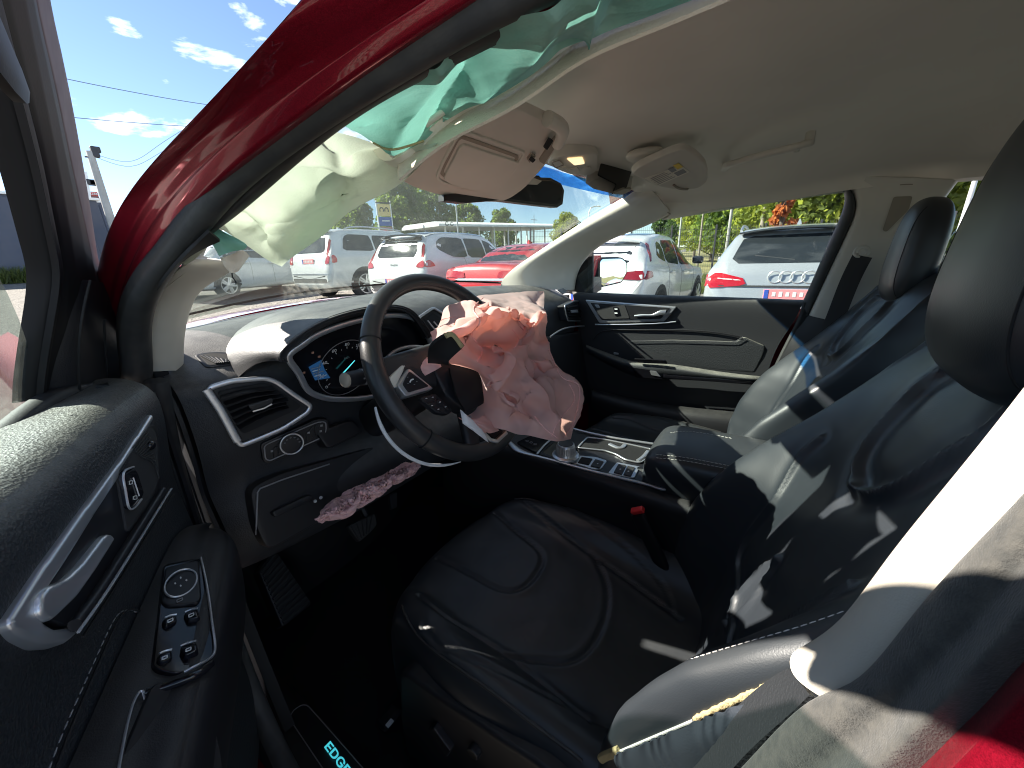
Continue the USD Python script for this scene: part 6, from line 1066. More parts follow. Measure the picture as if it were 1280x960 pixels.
# ================================================================== parked cars
def uvmesh(poly, step):
    """Triangles filling a polygon in the plane."""
    P = Polygon(poly); b = P.exterior; n = max(12, int(b.length/step)); ring = A([b.interpolate(t*b.length/n).coords[0] for t in range(n)])
    x0, y0, x1, y1 = P.bounds; g = A([(x, y) for x in np.arange(x0+step/2, x1, step) for y in np.arange(y0+step/2, y1, step) if P.buffer(-step*.4).contains(Point(x, y))]).reshape(-1, 2)
    pts = np.vstack([ring, g]); t = Delaunay(pts).simplices; c = pts[t].mean(1); t = t[[P.contains(Point(*q)) for q in c]]
    return pts, t
def lens(body, poly, axis, lift=.006, step=.10, r=.03, flip=1):
    """A panel lying on the body: outline seen along an axis ('s' from the side, 'r' from behind)."""
    q = rounded(np.c_[A(poly, float), np.zeros(len(poly))], r, 4)[:, :2]; pts, t = uvmesh(q, step)
    if axis == 's': o = np.c_[np.full(len(pts), 3.0*flip), pts]; d = A([-flip, 0, 0.])
    else: o = np.c_[pts[:, 0], np.full(len(pts), -3.0), pts[:, 1]]; d = A([0, 1., 0])
    P, ok = hit(body, o, np.repeat(d[None], len(o), 0)); P = P-d*lift
    t = t[ok[t].all(1)]; B = P+d*(lift+.01); n = len(P)
    e = np.sort(np.vstack([t[:, [0, 1]], t[:, [1, 2]], t[:, [2, 0]]]), 1); u, k = np.unique(e, axis=0, return_counts=True); e = u[k == 1]
    return trimesh.Trimesh(np.vstack([P, B]), np.vstack([t, np.c_[e[:, 0], e[:, 1], e[:, 1]+n], np.c_[e[:, 0], e[:, 1]+n, e[:, 0]+n]]), process=False)
def seam_on(body, pts, axis, w=.006, flip=1, n=30):
    q = pl(np.c_[A(pts, float), np.zeros(len(pts))], n)[:, :2]
    if axis == 's': o = np.c_[np.full(n, 3.0*flip), q]; d = A([-flip, 0, 0.])
    else: o = np.c_[q[:, 0], np.full(n, -3.0), q[:, 1]]; d = A([0, 1., 0])
    P, ok = hit(body, o, np.repeat(d[None], n, 0)); P = P[ok]
    return strip(P, -d, w, .003, n=6) if len(P) > 2 else None
def car_body(st):
    rows, ys = [], []
    for y, w, zb, zs, zr, wr in st:
        hp = [(0, zb), (.7*w, zb), (.93*w, zb+.05), (w*.992, zb+.05+.2*(zs-zb)), (w, zb+.62*(zs-zb)), (.985*w, zs-.05), (.95*w, zs), (wr+(.95*w-wr)*.5, zs+(zr-zs)*.52), (wr, zr-.06), (wr-.08, zr-.012), (.5*wr, zr+.012), (0, zr+.018)]
        lp = hp+[(-a, b) for a, b in hp[::-1][1:-1]]; rows.append(pl([(a, 0, b) for a, b in lp], 96, True)); ys.append(y)
    g = PchipInterpolator(ys, A(rows), axis=0)(yy := np.r_[ys[0], np.linspace(ys[0]+.004, ys[-1], 90)]); g[..., 1] = yy[:, None]
    return loops(g)
def wheel(c, R, side, parent):
    prf_ = [(R*.62, .10), (R*.70, .115), (R*.90, .115), (R*.97, .095), (R, .06), (R, -.06), (R*.95, -.10), (R*.6, -.11)]
    ring = lambda r, h: [A([c[0]+side*h, c[1]+r*math.cos(a), c[2]+r*math.sin(a)]) for a in np.linspace(0, 2*np.pi, 40, endpoint=False)]
    W_ = obj('wheel', loops([ring(r, h) for r, h in prf_]), 'tyre', parent, smooth=40)
    obj('rim', cat([loops([ring(r, h) for r, h in ((R*.64, .108), (R*.66, .118), (R*.60, .116), (R*.58, .07))], False)]+[strip(pl([A([c[0]+side*.112, c[1]+r*math.cos(a+o*(1-r/R)), c[2]+r*math.sin(a+o*(1-r/R))]) for r in np.linspace(R*.10, R*.62, 6)], 6), (side, 0, 0), np.linspace(.032, .020, 6), .012, n=8) for a in np.arange(5)*2*np.pi/5 for o in (-.32, .32)]+[loops([ring(r, h) for r, h in ((.07, .10), (.07, .122), (.03, .126))])]), 'alloy', W_, smooth=40)
    obj('brake_disc', loops([ring(r, h) for r, h in ((R*.5, .0), (R*.5, .02), (.02, .03))]), 'steel', W_)
def build_car(label, st, paint, roof=None, win=(), rear=None, lamps=(), plate_at=None, wheels=(.95, 3.8), R=.36, seams=(), tail=(), cladding=True, spoiler=None, rails=False, badge=None, bumper=None, mirror_y=None, word_=None, wipe=True, handles=(), group=None, chrome=None, name='parked_car'):
    t = xf(name, label=label, cat='car', group=group); B = car_body(st); W = max(s[1] for s in st); L = st[-1][0]
    b = obj('body', B, paint, t, smooth=32)
    if roof: obj('roof', lens_top(B, roof), 'car_black', t, smooth=40)
    for s in (1, -1):
        for q in win: obj('side_window', lens(B, q, 's', .004, .12, .05, s), 'car_glass', t, smooth=60)
        for q in seams:
            m = seam_on(B, q, 's', .004, s)
            if m is not None: obj('panel_gap', m, 'cladding', t)
        if chrome: obj('window_trim', seam_on(B, chrome, 's', .010, s, 40), 'satin', t)
        for yc_ in wheels:
            a = np.linspace(0, 2*np.pi, 40, endpoint=False); zb = min(x[2] for x in st)
            ar = [(yc_+(R+.055)*math.cos(u), max(R+(R+.055)*math.sin(u), zb+.06)) for u in a]
            obj('wheel_arch', lens(B, ar, 's', .005, .12, .01, s), 'cladding', t, smooth=60)
            wheel(A([s*(W-.105), yc_, R]), R, s, t)
            if cladding is not True: obj('arch_lip', seam_on(B, [(yc_+(R+.06)*math.cos(u), R+(R+.06)*math.sin(u)) for u in np.linspace(-.1, math.pi+.1, 24)], 's', .012, s, 36), paint, t, smooth=50)
        if cladding: obj('sill_cladding', lens(B, [(wheels[0]+R+.05, .25), (wheels[1]-R-.05, .25), (wheels[1]-R-.05, .40), (wheels[0]+R+.05, .40)], 's', .006, .2, .02, s), 'cladding', t, smooth=60)
        for yh, zh in handles: obj('door_handle', rbox((.03, .20, .035), .012, at=(s*(W+.008), yh, zh)), paint, t)
        if mirror_y: obj('door_mirror', rbox((.20, .11, .14), .045, at=(s*(W+.10), mirror_y[0], mirror_y[1])), mirror_y[2] if len(mirror_y) > 2 else paint, t)
        for pts, m in lamps:
            q = [(s*x, z) for x, z in pts]; obj('tail_light', lens(B, q, 'r', .012, .08, .02), m, t, smooth=60)
        for pts, m in tail: obj('tail_light', lens(B, pts, 's', .010, .08, .02, s), m, t, smooth=60)
        if rails: obj('roof_rail', tube(cr([(s*rails[0], rails[1], rails[3]-.03), (s*rails[0], rails[1]+.15, rails[3]+.03), (s*rails[0], (rails[1]+rails[2])/2, rails[3]+.055), (s*rails[0], rails[2], rails[3])], 20), .018, 8), 'satin', t, smooth=60)
    if rear: obj('rear_window', lens(B, rear, 'r', .005, .12, .06), 'car_glass', t, smooth=60)
    if wipe and rear: zc = min(z for x, z in rear)+.03; obj('rear_wiper', seam_on(B, [(.0, zc), (-.42, zc+.06)], 'r', .010), 'cladding', t)
    if bumper:
        for pts, m in bumper: obj('bumper_panel', lens(B, pts, 'r', .010, .12, .03), m, t, smooth=60)
    for q in ([(-.62, z0) for z0 in ()],): pass
    if plate_at:
        x0, z0 = plate_at; P_, ok = hit(B, A([[x0, -3, z0]]), A([[0, 1., 0]])); y0 = P_[0][1]-.012
        pq = obj('number_plate', rbox((.52, .012, .115), .004, at=(x0, y0, z0)), 'plate_red', t); obj('plate_band', rbox((.045, .012, .105), .003, at=(x0-.23, y0-.004, z0)), 'plate_blue', pq)
        for k in range(6): obj('plate_mark', rbox((.035, .004, .06 if k % 2 else .05), .001, at=(x0-.15+k*.068, y0-.007, z0)), 'white_print', pq)
    if spoiler: obj('spoiler', strip(cr([(-spoiler[0], spoiler[1]+.06, spoiler[2]-.03), (-spoiler[0]*.6, spoiler[1], spoiler[2]), (0, spoiler[1]-.02, spoiler[2]+.01), (spoiler[0]*.6, spoiler[1], spoiler[2]), (spoiler[0], spoiler[1]+.06, spoiler[2]-.03)], 24), (0, 0, 1), .10, .02, n=12), spoiler[3], t, smooth=50)
    if word_:
        P_, ok = hit(B, A([[word_[1], -3, word_[2]]]), A([[0, 1., 0]])); obj('lettering', word(word_[0], P_[0]+A([0, -.010, 0]), (1, 0, 0), (0, 0, 1), .045, .006, True), 'satin', t, smooth=False)
    if badge == 'rings':
        for k in range(4):
            x = -.17+k*.113; P_, ok = hit(B, A([[x, -3, badge_z]]), A([[0, 1., 0]])); obj('badge_ring', tube(A([P_[0]+A([.068*math.cos(a), -.014, .068*math.sin(a)]) for a in np.linspace(0, 2*np.pi, 32, endpoint=False)]), .0085, 8, True), 'chrome', t, smooth=60)
    zt = max(s[4] for s in st); yt = [s[0] for s in st if s[4] > zt-.06][0]+.25
    obj('antenna_fin', loops([[(-.03, yt, zt+.0), (.03, yt, zt), (.03, yt+.18, zt), (-.03, yt+.18, zt)], [(-.006, yt+.02, zt+.075), (.006, yt+.02, zt+.075), (.006, yt+.06, zt+.06), (-.006, yt+.06, zt+.06)]]), paint if not roof else 'car_black', t)
    return t
def lens_top(body, poly):
    pts, t = uvmesh(A(poly, float), .14); o = np.c_[pts, np.full(len(pts), 4.0)]; d = A([0, 0, -1.]); P, ok = hit(body, o, np.repeat(d[None], len(o), 0)); t = t[ok[t].all(1)]
    P = P+A([0, 0, .006]); B_ = P-A([0, 0, .02]); n = len(P); e = np.sort(np.vstack([t[:, [0, 1]], t[:, [1, 2]], t[:, [2, 0]]]), 1); u, k = np.unique(e, axis=0, return_counts=True); e = u[k == 1]
    return trimesh.Trimesh(np.vstack([P, B_]), np.vstack([t, np.c_[e[:, 0], e[:, 1], e[:, 1]+n], np.c_[e[:, 0], e[:, 1]+n, e[:, 0]+n]]), process=False)
def park(p, x, y, turn=0.0):
    pr = stage.GetPrimAtPath(p); xx = UsdGeom.Xformable(pr); xx.AddTranslateOp().Set(Gf.Vec3d(x, y, float(ground_z(x+2, y)))); xx.AddRotateZOp().Set(-90.0+turn); return p
SUV = [(0, .80, .42, .62, .66, .70), (.03, .90, .36, .86, .90, .74), (.09, .945, .32, 1.08, 1.12, .80), (.14, .955, .30, 1.14, 1.22, .80), (.30, .962, .27, 1.16, 1.58, .72), (.46, .965, .25, 1.16, 1.70, .69), (.75, .968, .25, 1.155, 1.745, .69), (1.5, .97, .25, 1.14, 1.765, .69), (2.5, .968, .25, 1.12, 1.755, .68), (2.95, .966, .25, 1.11, 1.66, .66), (3.3, .965, .26, 1.10, 1.40, .70), (3.62, .962, .27, 1.08, 1.16, .74), (4.3, .95, .30, 1.02, 1.07, .70), (4.75, .90, .34, .84, .93, .62), (4.93, .78, .40, .66, .72, .55)]
sgap = lambda a, b, c_: [[(a, .42), (a+.02, .8), (a, 1.1)], [(b, .34), (b, 1.1)], [(c_, .36), (c_-.03, 1.08)]]
XC = build_car('white large SUV with tall red tail lamps, farthest left of the row ahead', SUV, 'car_white', win=[[(.48, 1.22), (1.42, 1.20), (1.42, 1.60), (.80, 1.62), (.62, 1.55)], [(1.47, 1.20), (2.35, 1.18), (2.35, 1.60), (1.47, 1.60)], [(2.40, 1.18), (3.25, 1.16), (2.85, 1.56), (2.40, 1.60)]],
    rear=[(-.66, 1.18), (.66, 1.18), (.58, 1.58), (-.58, 1.58)], lamps=[([(.74, .90), (.90, .92), (.90, 1.08), (.80, 1.12), (.76, 1.02)], 'tail_red'), ([(.76, 1.12), (.83, 1.11), (.75, 1.50), (.71, 1.50)], 'tail_red')], tail=[([(.10, .92), (.24, .95), (.24, 1.05), (.20, 1.12), (.12, 1.11)], 'tail_red')],
    plate_at=(0, .98), wheels=(.98, 3.95), R=.385, seams=sgap(1.45, 2.38, 3.4), cladding=True, spoiler=(.62, .34, 1.70, 'car_white'), rails=(.66, .75, 2.6, 1.755), bumper=[([(-.84, .46), (.84, .46), (.78, .56), (-.78, .56)], 'cladding'), ([(-.86, .66), (.86, .66), (.86, .685), (-.86, .685)], 'satin')], mirror_y=(3.05, 1.18), handles=((1.62, 1.02), (2.5, 1.0)), chrome=[(.45, 1.19), (.6, 1.57), (.82, 1.65), (2.4, 1.64), (2.9, 1.58)])
park(XC, 4.75, 10.0)
CO_ = [(0, .78, .44, .66, .70, .68), (.03, .87, .38, .84, .88, .72), (.08, .915, .33, 1.02, 1.06, .78), (.13, .925, .31, 1.10, 1.16, .78), (.30, .93, .28, 1.13, 1.46, .72), (.46, .935, .26, 1.13, 1.58, .67), (.8, .938, .25, 1.10, 1.635, .665), (1.4, .938, .25, 1.06, 1.65, .66), (2.2, .936, .25, 1.04, 1.63, .65), (2.6, .935, .25, 1.04, 1.53, .65), (3.0, .932, .26, 1.03, 1.24, .68), (3.25, .93, .27, 1.02, 1.08, .70), (3.9, .915, .30, .97, 1.01, .66), (4.25, .86, .34, .82, .88, .58), (4.42, .74, .40, .64, .68, .5)]
XS = build_car('white compact SUV with a black roof, between the large white SUV and the red saloon', CO_, 'car_white', roof=[(-.64, .30), (.64, .30), (.64, 2.75), (-.64, 2.75)], win=[[(.52, 1.28), (.95, 1.12), (1.45, 1.10), (1.45, 1.52), (.85, 1.53), (.62, 1.46)], [(1.50, 1.10), (2.15, 1.08), (2.15, 1.50), (1.50, 1.52)], [(2.20, 1.08), (2.95, 1.06), (2.50, 1.42), (2.20, 1.50)]],
    rear=[(-.62, 1.14), (.62, 1.14), (.56, 1.46), (-.56, 1.46)], lamps=[([(.66, .94), (.88, .93), (.88, 1.03), (.82, 1.08), (.70, 1.01)], 'tail_red'), ([(.78, 1.06), (.85, 1.05), (.73, 1.40), (.69, 1.40)], 'tail_red')], tail=[([(.06, .93), (.34, .95), (.30, 1.01), (.20, 1.08), (.12, 1.07)], 'tail_red')], plate_at=(0, .66), wheels=(.86, 3.56), R=.36, seams=sgap(1.32, 2.18, 3.05), spoiler=(.58, .28, 1.575, 'car_black'),
    bumper=[([(-.80, .44), (.80, .44), (.76, .58), (-.76, .58)], 'cladding')], mirror_y=(2.75, 1.12, 'car_black'), handles=((1.5, .98), (2.3, .96)), word_=('VOLVO', 0, 1.0), chrome=[(.5, 1.30), (.62, 1.24), (.95, 1.10), (1.5, 1.08)])
park(XS, 4.75, 6.78)
SED = [(0, .74, .42, .66, .70, .66), (.03, .84, .34, .82, .86, .70), (.09, .90, .28, .98, 1.03, .74), (.25, .915, .24, 1.00, 1.08, .74), (.62, .92, .22, 1.00, 1.10, .72), (1.05, .922, .20, .99, 1.30, .62), (1.45, .922, .20, .985, 1.41, .58), (2.2, .92, .20, .97, 1.44, .57), (2.7, .918, .20, .96, 1.39, .57), (3.2, .915, .21, .95, 1.14, .64), (3.5, .912, .22, .94, .99, .68), (4.2, .89, .25, .88, .91, .64), (4.55, .82, .30, .74, .79, .55), (4.70, .70, .36, .56, .60, .48)]
sed = dict(win=[[(1.02, 1.04), (1.7, 1.03), (1.7, 1.33), (1.35, 1.31)], [(1.75, 1.03), (2.40, 1.02), (2.40, 1.36), (1.75, 1.34)], [(2.45, 1.02), (3.1, 1.0), (2.75, 1.30), (2.45, 1.35)]], rear=[(-.60, 1.12), (.60, 1.12), (.48, 1.38), (-.48, 1.38)], lamps=[([(.36, .84), (.86, .86), (.86, .98), (.40, .96)], 'tail_red')], tail=[([(.07, .86), (.34, .89), (.30, .97), (.08, .98)], 'tail_red')], plate_at=(0, .62), wheels=(.98, 3.75), R=.33, seams=sgap(1.72, 2.42, 3.35), cladding=False, mirror_y=(2.95, 1.04), handles=((1.6, .9), (2.4, .88)), wipe=False, chrome=[(1.0, 1.02), (1.36, 1.34), (2.2, 1.39), (2.75, 1.34)])
RS = build_car('red saloon with a chrome boot strip, low between the two white crossovers', SED, 'car_red', bumper=[([(-.62, .80), (.62, .80), (.62, .835), (-.62, .835)], 'satin'), ([(-.70, .36), (.70, .36), (.66, .46), (-.66, .46)], 'cladding')], **sed)
park(RS, 4.7, 4.42)
FS = build_car('white saloon mostly hidden behind the curtain airbag, only its flank and wheel in view', SED, 'car_white', bumper=[([(-.70, .36), (.70, .36), (.66, .46), (-.66, .46)], 'cladding')], **sed)
park(FS, 2.6, 12.9, 14)
C4 = [(0, .80, .44, .66, .70, .70), (.03, .88, .38, .86, .90, .76), (.08, .92, .33, 1.00, 1.04, .80), (.16, .93, .30, 1.06, 1.14, .80), (.45, .938, .27, 1.09, 1.32, .73), (.75, .942, .25, 1.09, 1.44, .68), (1.15, .942, .25, 1.06, 1.54, .66), (1.7, .94, .25, 1.02, 1.585, .655), (2.25, .938, .25, 1.0, 1.565, .65), (2.65, .935, .25, .99, 1.45, .65), (3.05, .932, .26, .98, 1.18, .68), (3.3, .93, .27, .97, 1.02, .70), (3.95, .915, .30, .92, .95, .66), (4.28, .86, .34, .78, .82, .58), (4.42, .74, .40, .6, .64, .5)]
CX4 = build_car('white coupe-roofed crossover with slanting tail lamps, seen past the far door mirror', C4, 'car_white', win=[[(.82, 1.20), (1.22, 1.10), (1.30, 1.44), (1.15, 1.44)], [(1.26, 1.10), (2.05, 1.04), (2.10, 1.47), (1.35, 1.46)], [(2.10, 1.04), (2.95, 1.01), (2.55, 1.36), (2.15, 1.47)]],
    rear=[(-.64, 1.10), (.64, 1.10), (.56, 1.44), (-.56, 1.44)], lamps=[([(.52, .90), (.90, .88), (.90, 1.02), (.56, 1.00)], 'tail_dark'), ([(.40, .93), (.54, .92), (.54, 1.0), (.42, .99)], 'tail_clear')], tail=[([(.05, .88), (.40, .91), (.36, 1.0), (.06, 1.02)], 'tail_dark'), ([(.18, .91), (.26, .92), (.26, .99), (.18, 1.0)], 'tail_red'), ([(.40, 1.12), (.48, 1.14), (.86, 1.42), (.78, 1.42)], 'tail_dark')], plate_at=(0, .62), wheels=(.86, 3.58), R=.36, seams=sgap(1.3, 2.12, 3.1), spoiler=(.60, .62, 1.46, 'car_white'), mirror_y=(2.80, 1.10, 'car_black'), handles=((1.45, .94), (2.25, .92)), bumper=[([(-.80, .42), (.80, .42), (.76, .56), (-.76, .56)], 'cladding')], roof=[(-.52, 1.25), (.52, 1.25), (.52, 2.3), (-.52, 2.3)])
park(CX4, 5.0, 2.52, -3)
Q = [(0, .78, .42, .62, .66, .70), (.03, .88, .36, .86, .90, .76), (.08, .935, .32, 1.00, 1.04, .82), (.16, .945, .29, 1.08, 1.16, .82), (.42, .945, .27, 1.10, 1.40, .75), (.62, .945, .25, 1.10, 1.54, .70), (.9, .945, .25, 1.08, 1.60, .68), (1.6, .945, .25, 1.06, 1.625, .67), (2.4, .943, .25, 1.05, 1.60, .66), (2.8, .94, .25, 1.04, 1.48, .66), (3.2, .937, .26, 1.03, 1.22, .69), (3.5, .93, .27, 1.02, 1.07, .71), (4.2, .91, .30, .96, 1.0, .66), (4.55, .85, .34, .82, .86, .58), (4.68, .74, .40, .64, .68, .5)]
badge_z = 1.0
QS = build_car('pale silver SUV with four chrome rings on its tailgate, right behind the passenger window', Q, 'car_silver', win=[[(.62, 1.18), (1.35, 1.12), (1.35, 1.50), (.95, 1.48)], [(1.4, 1.12), (2.2, 1.10), (2.2, 1.50), (1.4, 1.51)], [(2.25, 1.10), (3.1, 1.08), (2.7, 1.40), (2.25, 1.50)]],
    rear=[(-.68, 1.16), (.68, 1.16), (.58, 1.49), (-.58, 1.49)], lamps=[([(.46, .90), (.90, .86), (.90, 1.02), (.80, 1.06), (.48, .98)], 'tail_red'), ([(.52, .955), (.86, .985), (.86, .995), (.52, .97)], 'tail_clear')], tail=[([(.05, .87), (.34, .92), (.30, 1.0), (.08, 1.04)], 'tail_red')], plate_at=(0, .80), wheels=(.94, 3.76), R=.37, seams=sgap(1.38, 2.22, 3.3), spoiler=(.62, .52, 1.555, 'car_black'), badge='rings', mirror_y=(2.95, 1.14), handles=((1.55, .98), (2.4, .96)), rails=(.66, .95, 2.6, 1.60),
    bumper=[([(-.90, .88), (.90, .88), (.90, .90), (-.90, .90)], 'cladding'), ([(-.80, .40), (.80, .40), (.76, .54), (-.76, .54)], 'cladding')])
park(QS, 4.8, -.16)
def park_copy(src, label, x, y, turn=0.0):
    p = numbered('/World', 'parked_car'); pr = UsdGeom.Xform.Define(stage, p).GetPrim(); pr.GetReferences().AddInternalReference(src); pr.SetInstanceable(True); xx = UsdGeom.Xformable(pr); xx.ClearXformOpOrder()
    UsdGeom.XformOp(pr.GetAttribute('xformOp:translate')).Set(Gf.Vec3d(x, y, float(ground_z(x+2, y)))); UsdGeom.XformOp(pr.GetAttribute('xformOp:rotateZ')).Set(-90.0+turn); xx.SetXformOpOrder([UsdGeom.XformOp(pr.GetAttribute('xformOp:translate')), UsdGeom.XformOp(pr.GetAttribute('xformOp:rotateZ'))]); meta(pr, label, 'car'); return p
park_copy(XS, 'white compact SUV behind the silver one, seen only in the far door mirror', 4.9, -6.2)
park_copy(RS, 'red saloon at the back, seen only in the far door mirror', 4.9, -9.0)
park_copy(FS, 'white saloon at the back, seen only in the far door mirror', 4.9, -11.8)
# ================================================================== trees, fence, buildings, poles, wires
def tree_mesh(h, cw, base, blobs, nleaf, ls, seed, conic=0.0):
    rng = np.random.default_rng(seed); tb = []
    tr_ = cr([(0, 0, -.3), (rng.normal(0, .05), rng.normal(0, .05), h*.35), (rng.normal(0, .15), rng.normal(0, .15), h*.65), (rng.normal(0, .2), rng.normal(0, .2), h*.93)], 12); tb.append(tube(tr_, np.linspace(.035*h*.55, .03, 12), 8))
    cen = []
    for k in range(blobs):
        u = (k+.5)/blobs; zz = base+(h-base)*(.08+.86*u); rad = cw*(math.sin(math.pi*(.18+.75*u))**.7)*(1-conic*u); a = k*2.4+rng.normal(0, .4); r = rad*math.sqrt(rng.uniform(.12, .8)); c = A([r*math.cos(a), r*math.sin(a), zz]); cen.append((c, cw*rng.uniform(.30, .52)*(1-.35*u)))
        if k % 2 == 0: tb.append(tube(cr([(tr_[min(11, int(11*zz/h*.8))]), c*A([.5, .5, 1])-A([0, 0, .25*cw]), c], 6), np.linspace(.05, .012, 6), 5))
    m = nleaf//blobs; P = []
    for c, s in cen:
        d = rng.normal(size=(m, 3)); d /= np.linalg.norm(d, axis=1, keepdims=True); P.append(c+d*A([1, 1, .8])*s*rng.uniform(.45, 1.05, (m, 1))**.6)
    P = np.vstack(P); n = len(P); a, b = rng.normal(size=(n, 3)), rng.normal(size=(n, 3)); a /= np.linalg.norm(a, axis=1, keepdims=True); b -= a*(a*b).sum(1, keepdims=True); b /= np.linalg.norm(b, axis=1, keepdims=True)
    s = ls*rng.uniform(.6, 1.3, (n, 1)); V = np.stack([P-a*s, P+b*s*.55, P+a*s, P-b*s*.55], 1).reshape(-1, 3); i = np.arange(n)*4
    return cat(tb), trimesh.Trimesh(V, np.vstack([np.c_[i, i+1, i+2], np.c_[i, i+2, i+3]]), process=False)
kinds = {}
def tree(kind, x, y, label, s=1.0, rz=0.0, group='trees beyond the fence'):
    if kind not in kinds:
        spec, lf = TREES[kind]; p = xf('tree', loc=(x, y, ground_z(x, y)), label=label, cat='tree', group=None); t_, c_ = tree_mesh(*spec)
        obj('trunk', t_, 'bark', p, smooth=50); obj('crown', c_, lf, p, smooth=False); kinds[kind] = p; pr = stage.GetPrimAtPath(p); xx = UsdGeom.Xformable(pr); xx.AddRotateZOp().Set(rz); xx.AddScaleOp().Set(Gf.Vec3f(s, s, s)); return
    p = numbered('/World', 'tree'); pr = UsdGeom.Xform.Define(stage, p).GetPrim(); pr.GetReferences().AddInternalReference(kinds[kind]); pr.SetInstanceable(True)
    pr.GetAttribute('xformOp:translate').Set(Gf.Vec3d(x, y, float(ground_z(x, y)))); pr.GetAttribute('xformOp:rotateZ').Set(rz); pr.GetAttribute('xformOp:scale').Set(Gf.Vec3f(s, s, s)); meta(pr, label, 'tree')
TREES = {'lime': ((9.5, 3.4, .9, 54, 24000, .15, 1), 'leaf_lime'), 'green': ((9.0, 3.0, 1.2, 48, 18000, .15, 2), 'leaf_green'), 'dark': ((8.5, 2.3, 1.4, 36, 9000, .17, 3, .6), 'leaf_dark'), 'far': ((9.5, 3.8, 1.2, 34, 9000, .24, 4), 'leaf_green'), 'rust': ((5.6, .55, .9, 16, 1500, .13, 5, .5), 'leaf_rust')}
def at_px(px, dist):
    r = sight(px, 312); r = r[:2]/np.linalg.norm(r[:2]); return EYE[0]+r[0]*dist, EYE[1]+r[1]*dist
for k, px, dist, s, rz, lb in (('lime', 1040, 24, 1.0, 20, 'bright lime green tree at the right end of the far passenger window'), ('lime', 1000, 25, .95, 130, 'lime green tree just right of the rust red creeper'), ('green', 955, 27, .98, 0, 'mid green tree behind the rust red creeper'), ('green', 925, 29, .95, 100, 'green tree left of the tall pale fence pole'), ('lime', 890, 38, .92, 220, 'yellowish tree with a bare trunk behind the wire fence'), ('dark', 868, 44, .88, 40, 'slim dark tree left of the yellowish tree'), ('dark', 848, 50, .95, 160, 'slim dark tree above the coupe-roofed crossover'), ('dark', 832, 54, .9, 250, 'dark tree partly behind the far windshield pillar'), ('lime', 1075, 23, 1.05, 300, 'lime green tree hidden partly by the far centre pillar'), ('green', 1180, 26, .62, 10, 'small green tree at the edge of the rear side window'),
    ('far', 505, 46, .82, 0, 'large grey-green tree beside the yellow and blue sign'), ('far', 540, 50, .80, 90, 'grey-green tree behind the pale canopy roof end'), ('far', 452, 52, .70, 200, 'tree left of the yellow and blue sign'), ('far', 585, 60, .72, 300, 'tree above the middle of the pale canopy'), ('far', 628, 58, .62, 30, 'tree behind the canopy left of the power pylon'), ('lime', 708, 46, .48, 77, 'small yellow tree beyond the right end of the canopy'), ('far', 420, 60, .7, 140, 'tree behind the curtain airbag edge and the large white SUV')):
    x, y = at_px(px, dist); tree(k, x, y, lb, s, rz)
x, y = at_px(969, 16.5); tree('rust', x, y, 'narrow rust red creeper-like shrub in front of the green trees', 1.0, 0)
# wire fence along the far edge of the lot
F0, F1 = A([15.2, -8.0]), A([14.2, 9.0]); fn = 12
FEN = xf('fence', label='dark wire mesh fence with slim posts at the far edge of the lot', cat='fence')
for k in range(fn+1):
    p = F0+(F1-F0)*k/fn; z = float(ground_z(*p)); obj('post', rbox((.06, .06, 2.1), .01, at=(p[0], p[1], z+1.0)), 'wire', FEN)
    if k < fn:
        q = F0+(F1-F0)*(k+1)/fn; zq = float(ground_z(*q)); ms = [tube([(p[0], p[1], z+h), (q[0], q[1], zq+h)], .006, 4) for h in np.arange(.1, 2.05, .2)]
        ms += [tube([tuple(p+(q-p)*u)+(z+(zq-z)*u+.06,), tuple(p+(q-p)*u)+(z+(zq-z)*u+2.02,)], .004, 3) for u in np.arange(0, 1, .05)]; obj('mesh_panel', ms, 'wire', FEN, smooth=False)
def pole(px, dist, top_py, r, m, label, name='pole', lean=0.0):
    x, y = at_px(px, dist); b = A([x, y, ground_z(x, y)-.2]); rr = sight(px, top_py); k = dist/np.linalg.norm(rr[:2]); zt = EYE[2]+rr[2]*k
    p = obj(name, tube(pl([b, A([x+lean, y, zt])], 8), np.linspace(r, r*.7, 8), 10), m, smooth=60, label=label, cat='pole'); return A([x+lean, y, zt])
pole(908, 20, 238, .075, 'concrete', 'tall pale concrete pole in front of the green trees'); pole(948, 23, 232, .12, 'timber_pole', 'brownish pole behind the rust red creeper'); pole(874, 26, 262, .07, 'timber_pole', 'slim pole left of the tall pale one'); pole(848, 30, 262, .08, 'galvanised', 'grey pole above the coupe-roofed crossover'); pole(1192, 13, 150, .055, 'galvanised', 'grey lamp pole seen through the rear side window')
# low brick-coloured building far behind, through the rear window
x, y = at_px(1205, 40); BB = xf('building', loc=(x, y, 0), label='low orange-roofed building beyond the fence in the rear side window', cat='building'); obj('wall', rbox((9, 6, 2.6), .05, at=(0, 0, 1.3)), 'beige', BB); obj('roof', loops([[(-4.8, -3.3, 2.6), (4.8, -3.3, 2.6), (4.8, 3.3, 2.6), (-4.8, 3.3, 2.6)], [(-4.6, -.4, 3.6), (4.6, -.4, 3.6), (4.6, .4, 3.6), (-4.6, .4, 3.6)]]), 'sign_brown', BB)
for k in range(4): obj('window', rbox((1.1, .06, 1.2), .02, at=(-3.2+k*2.1, -3.03, 1.5)), 'car_glass', BB)
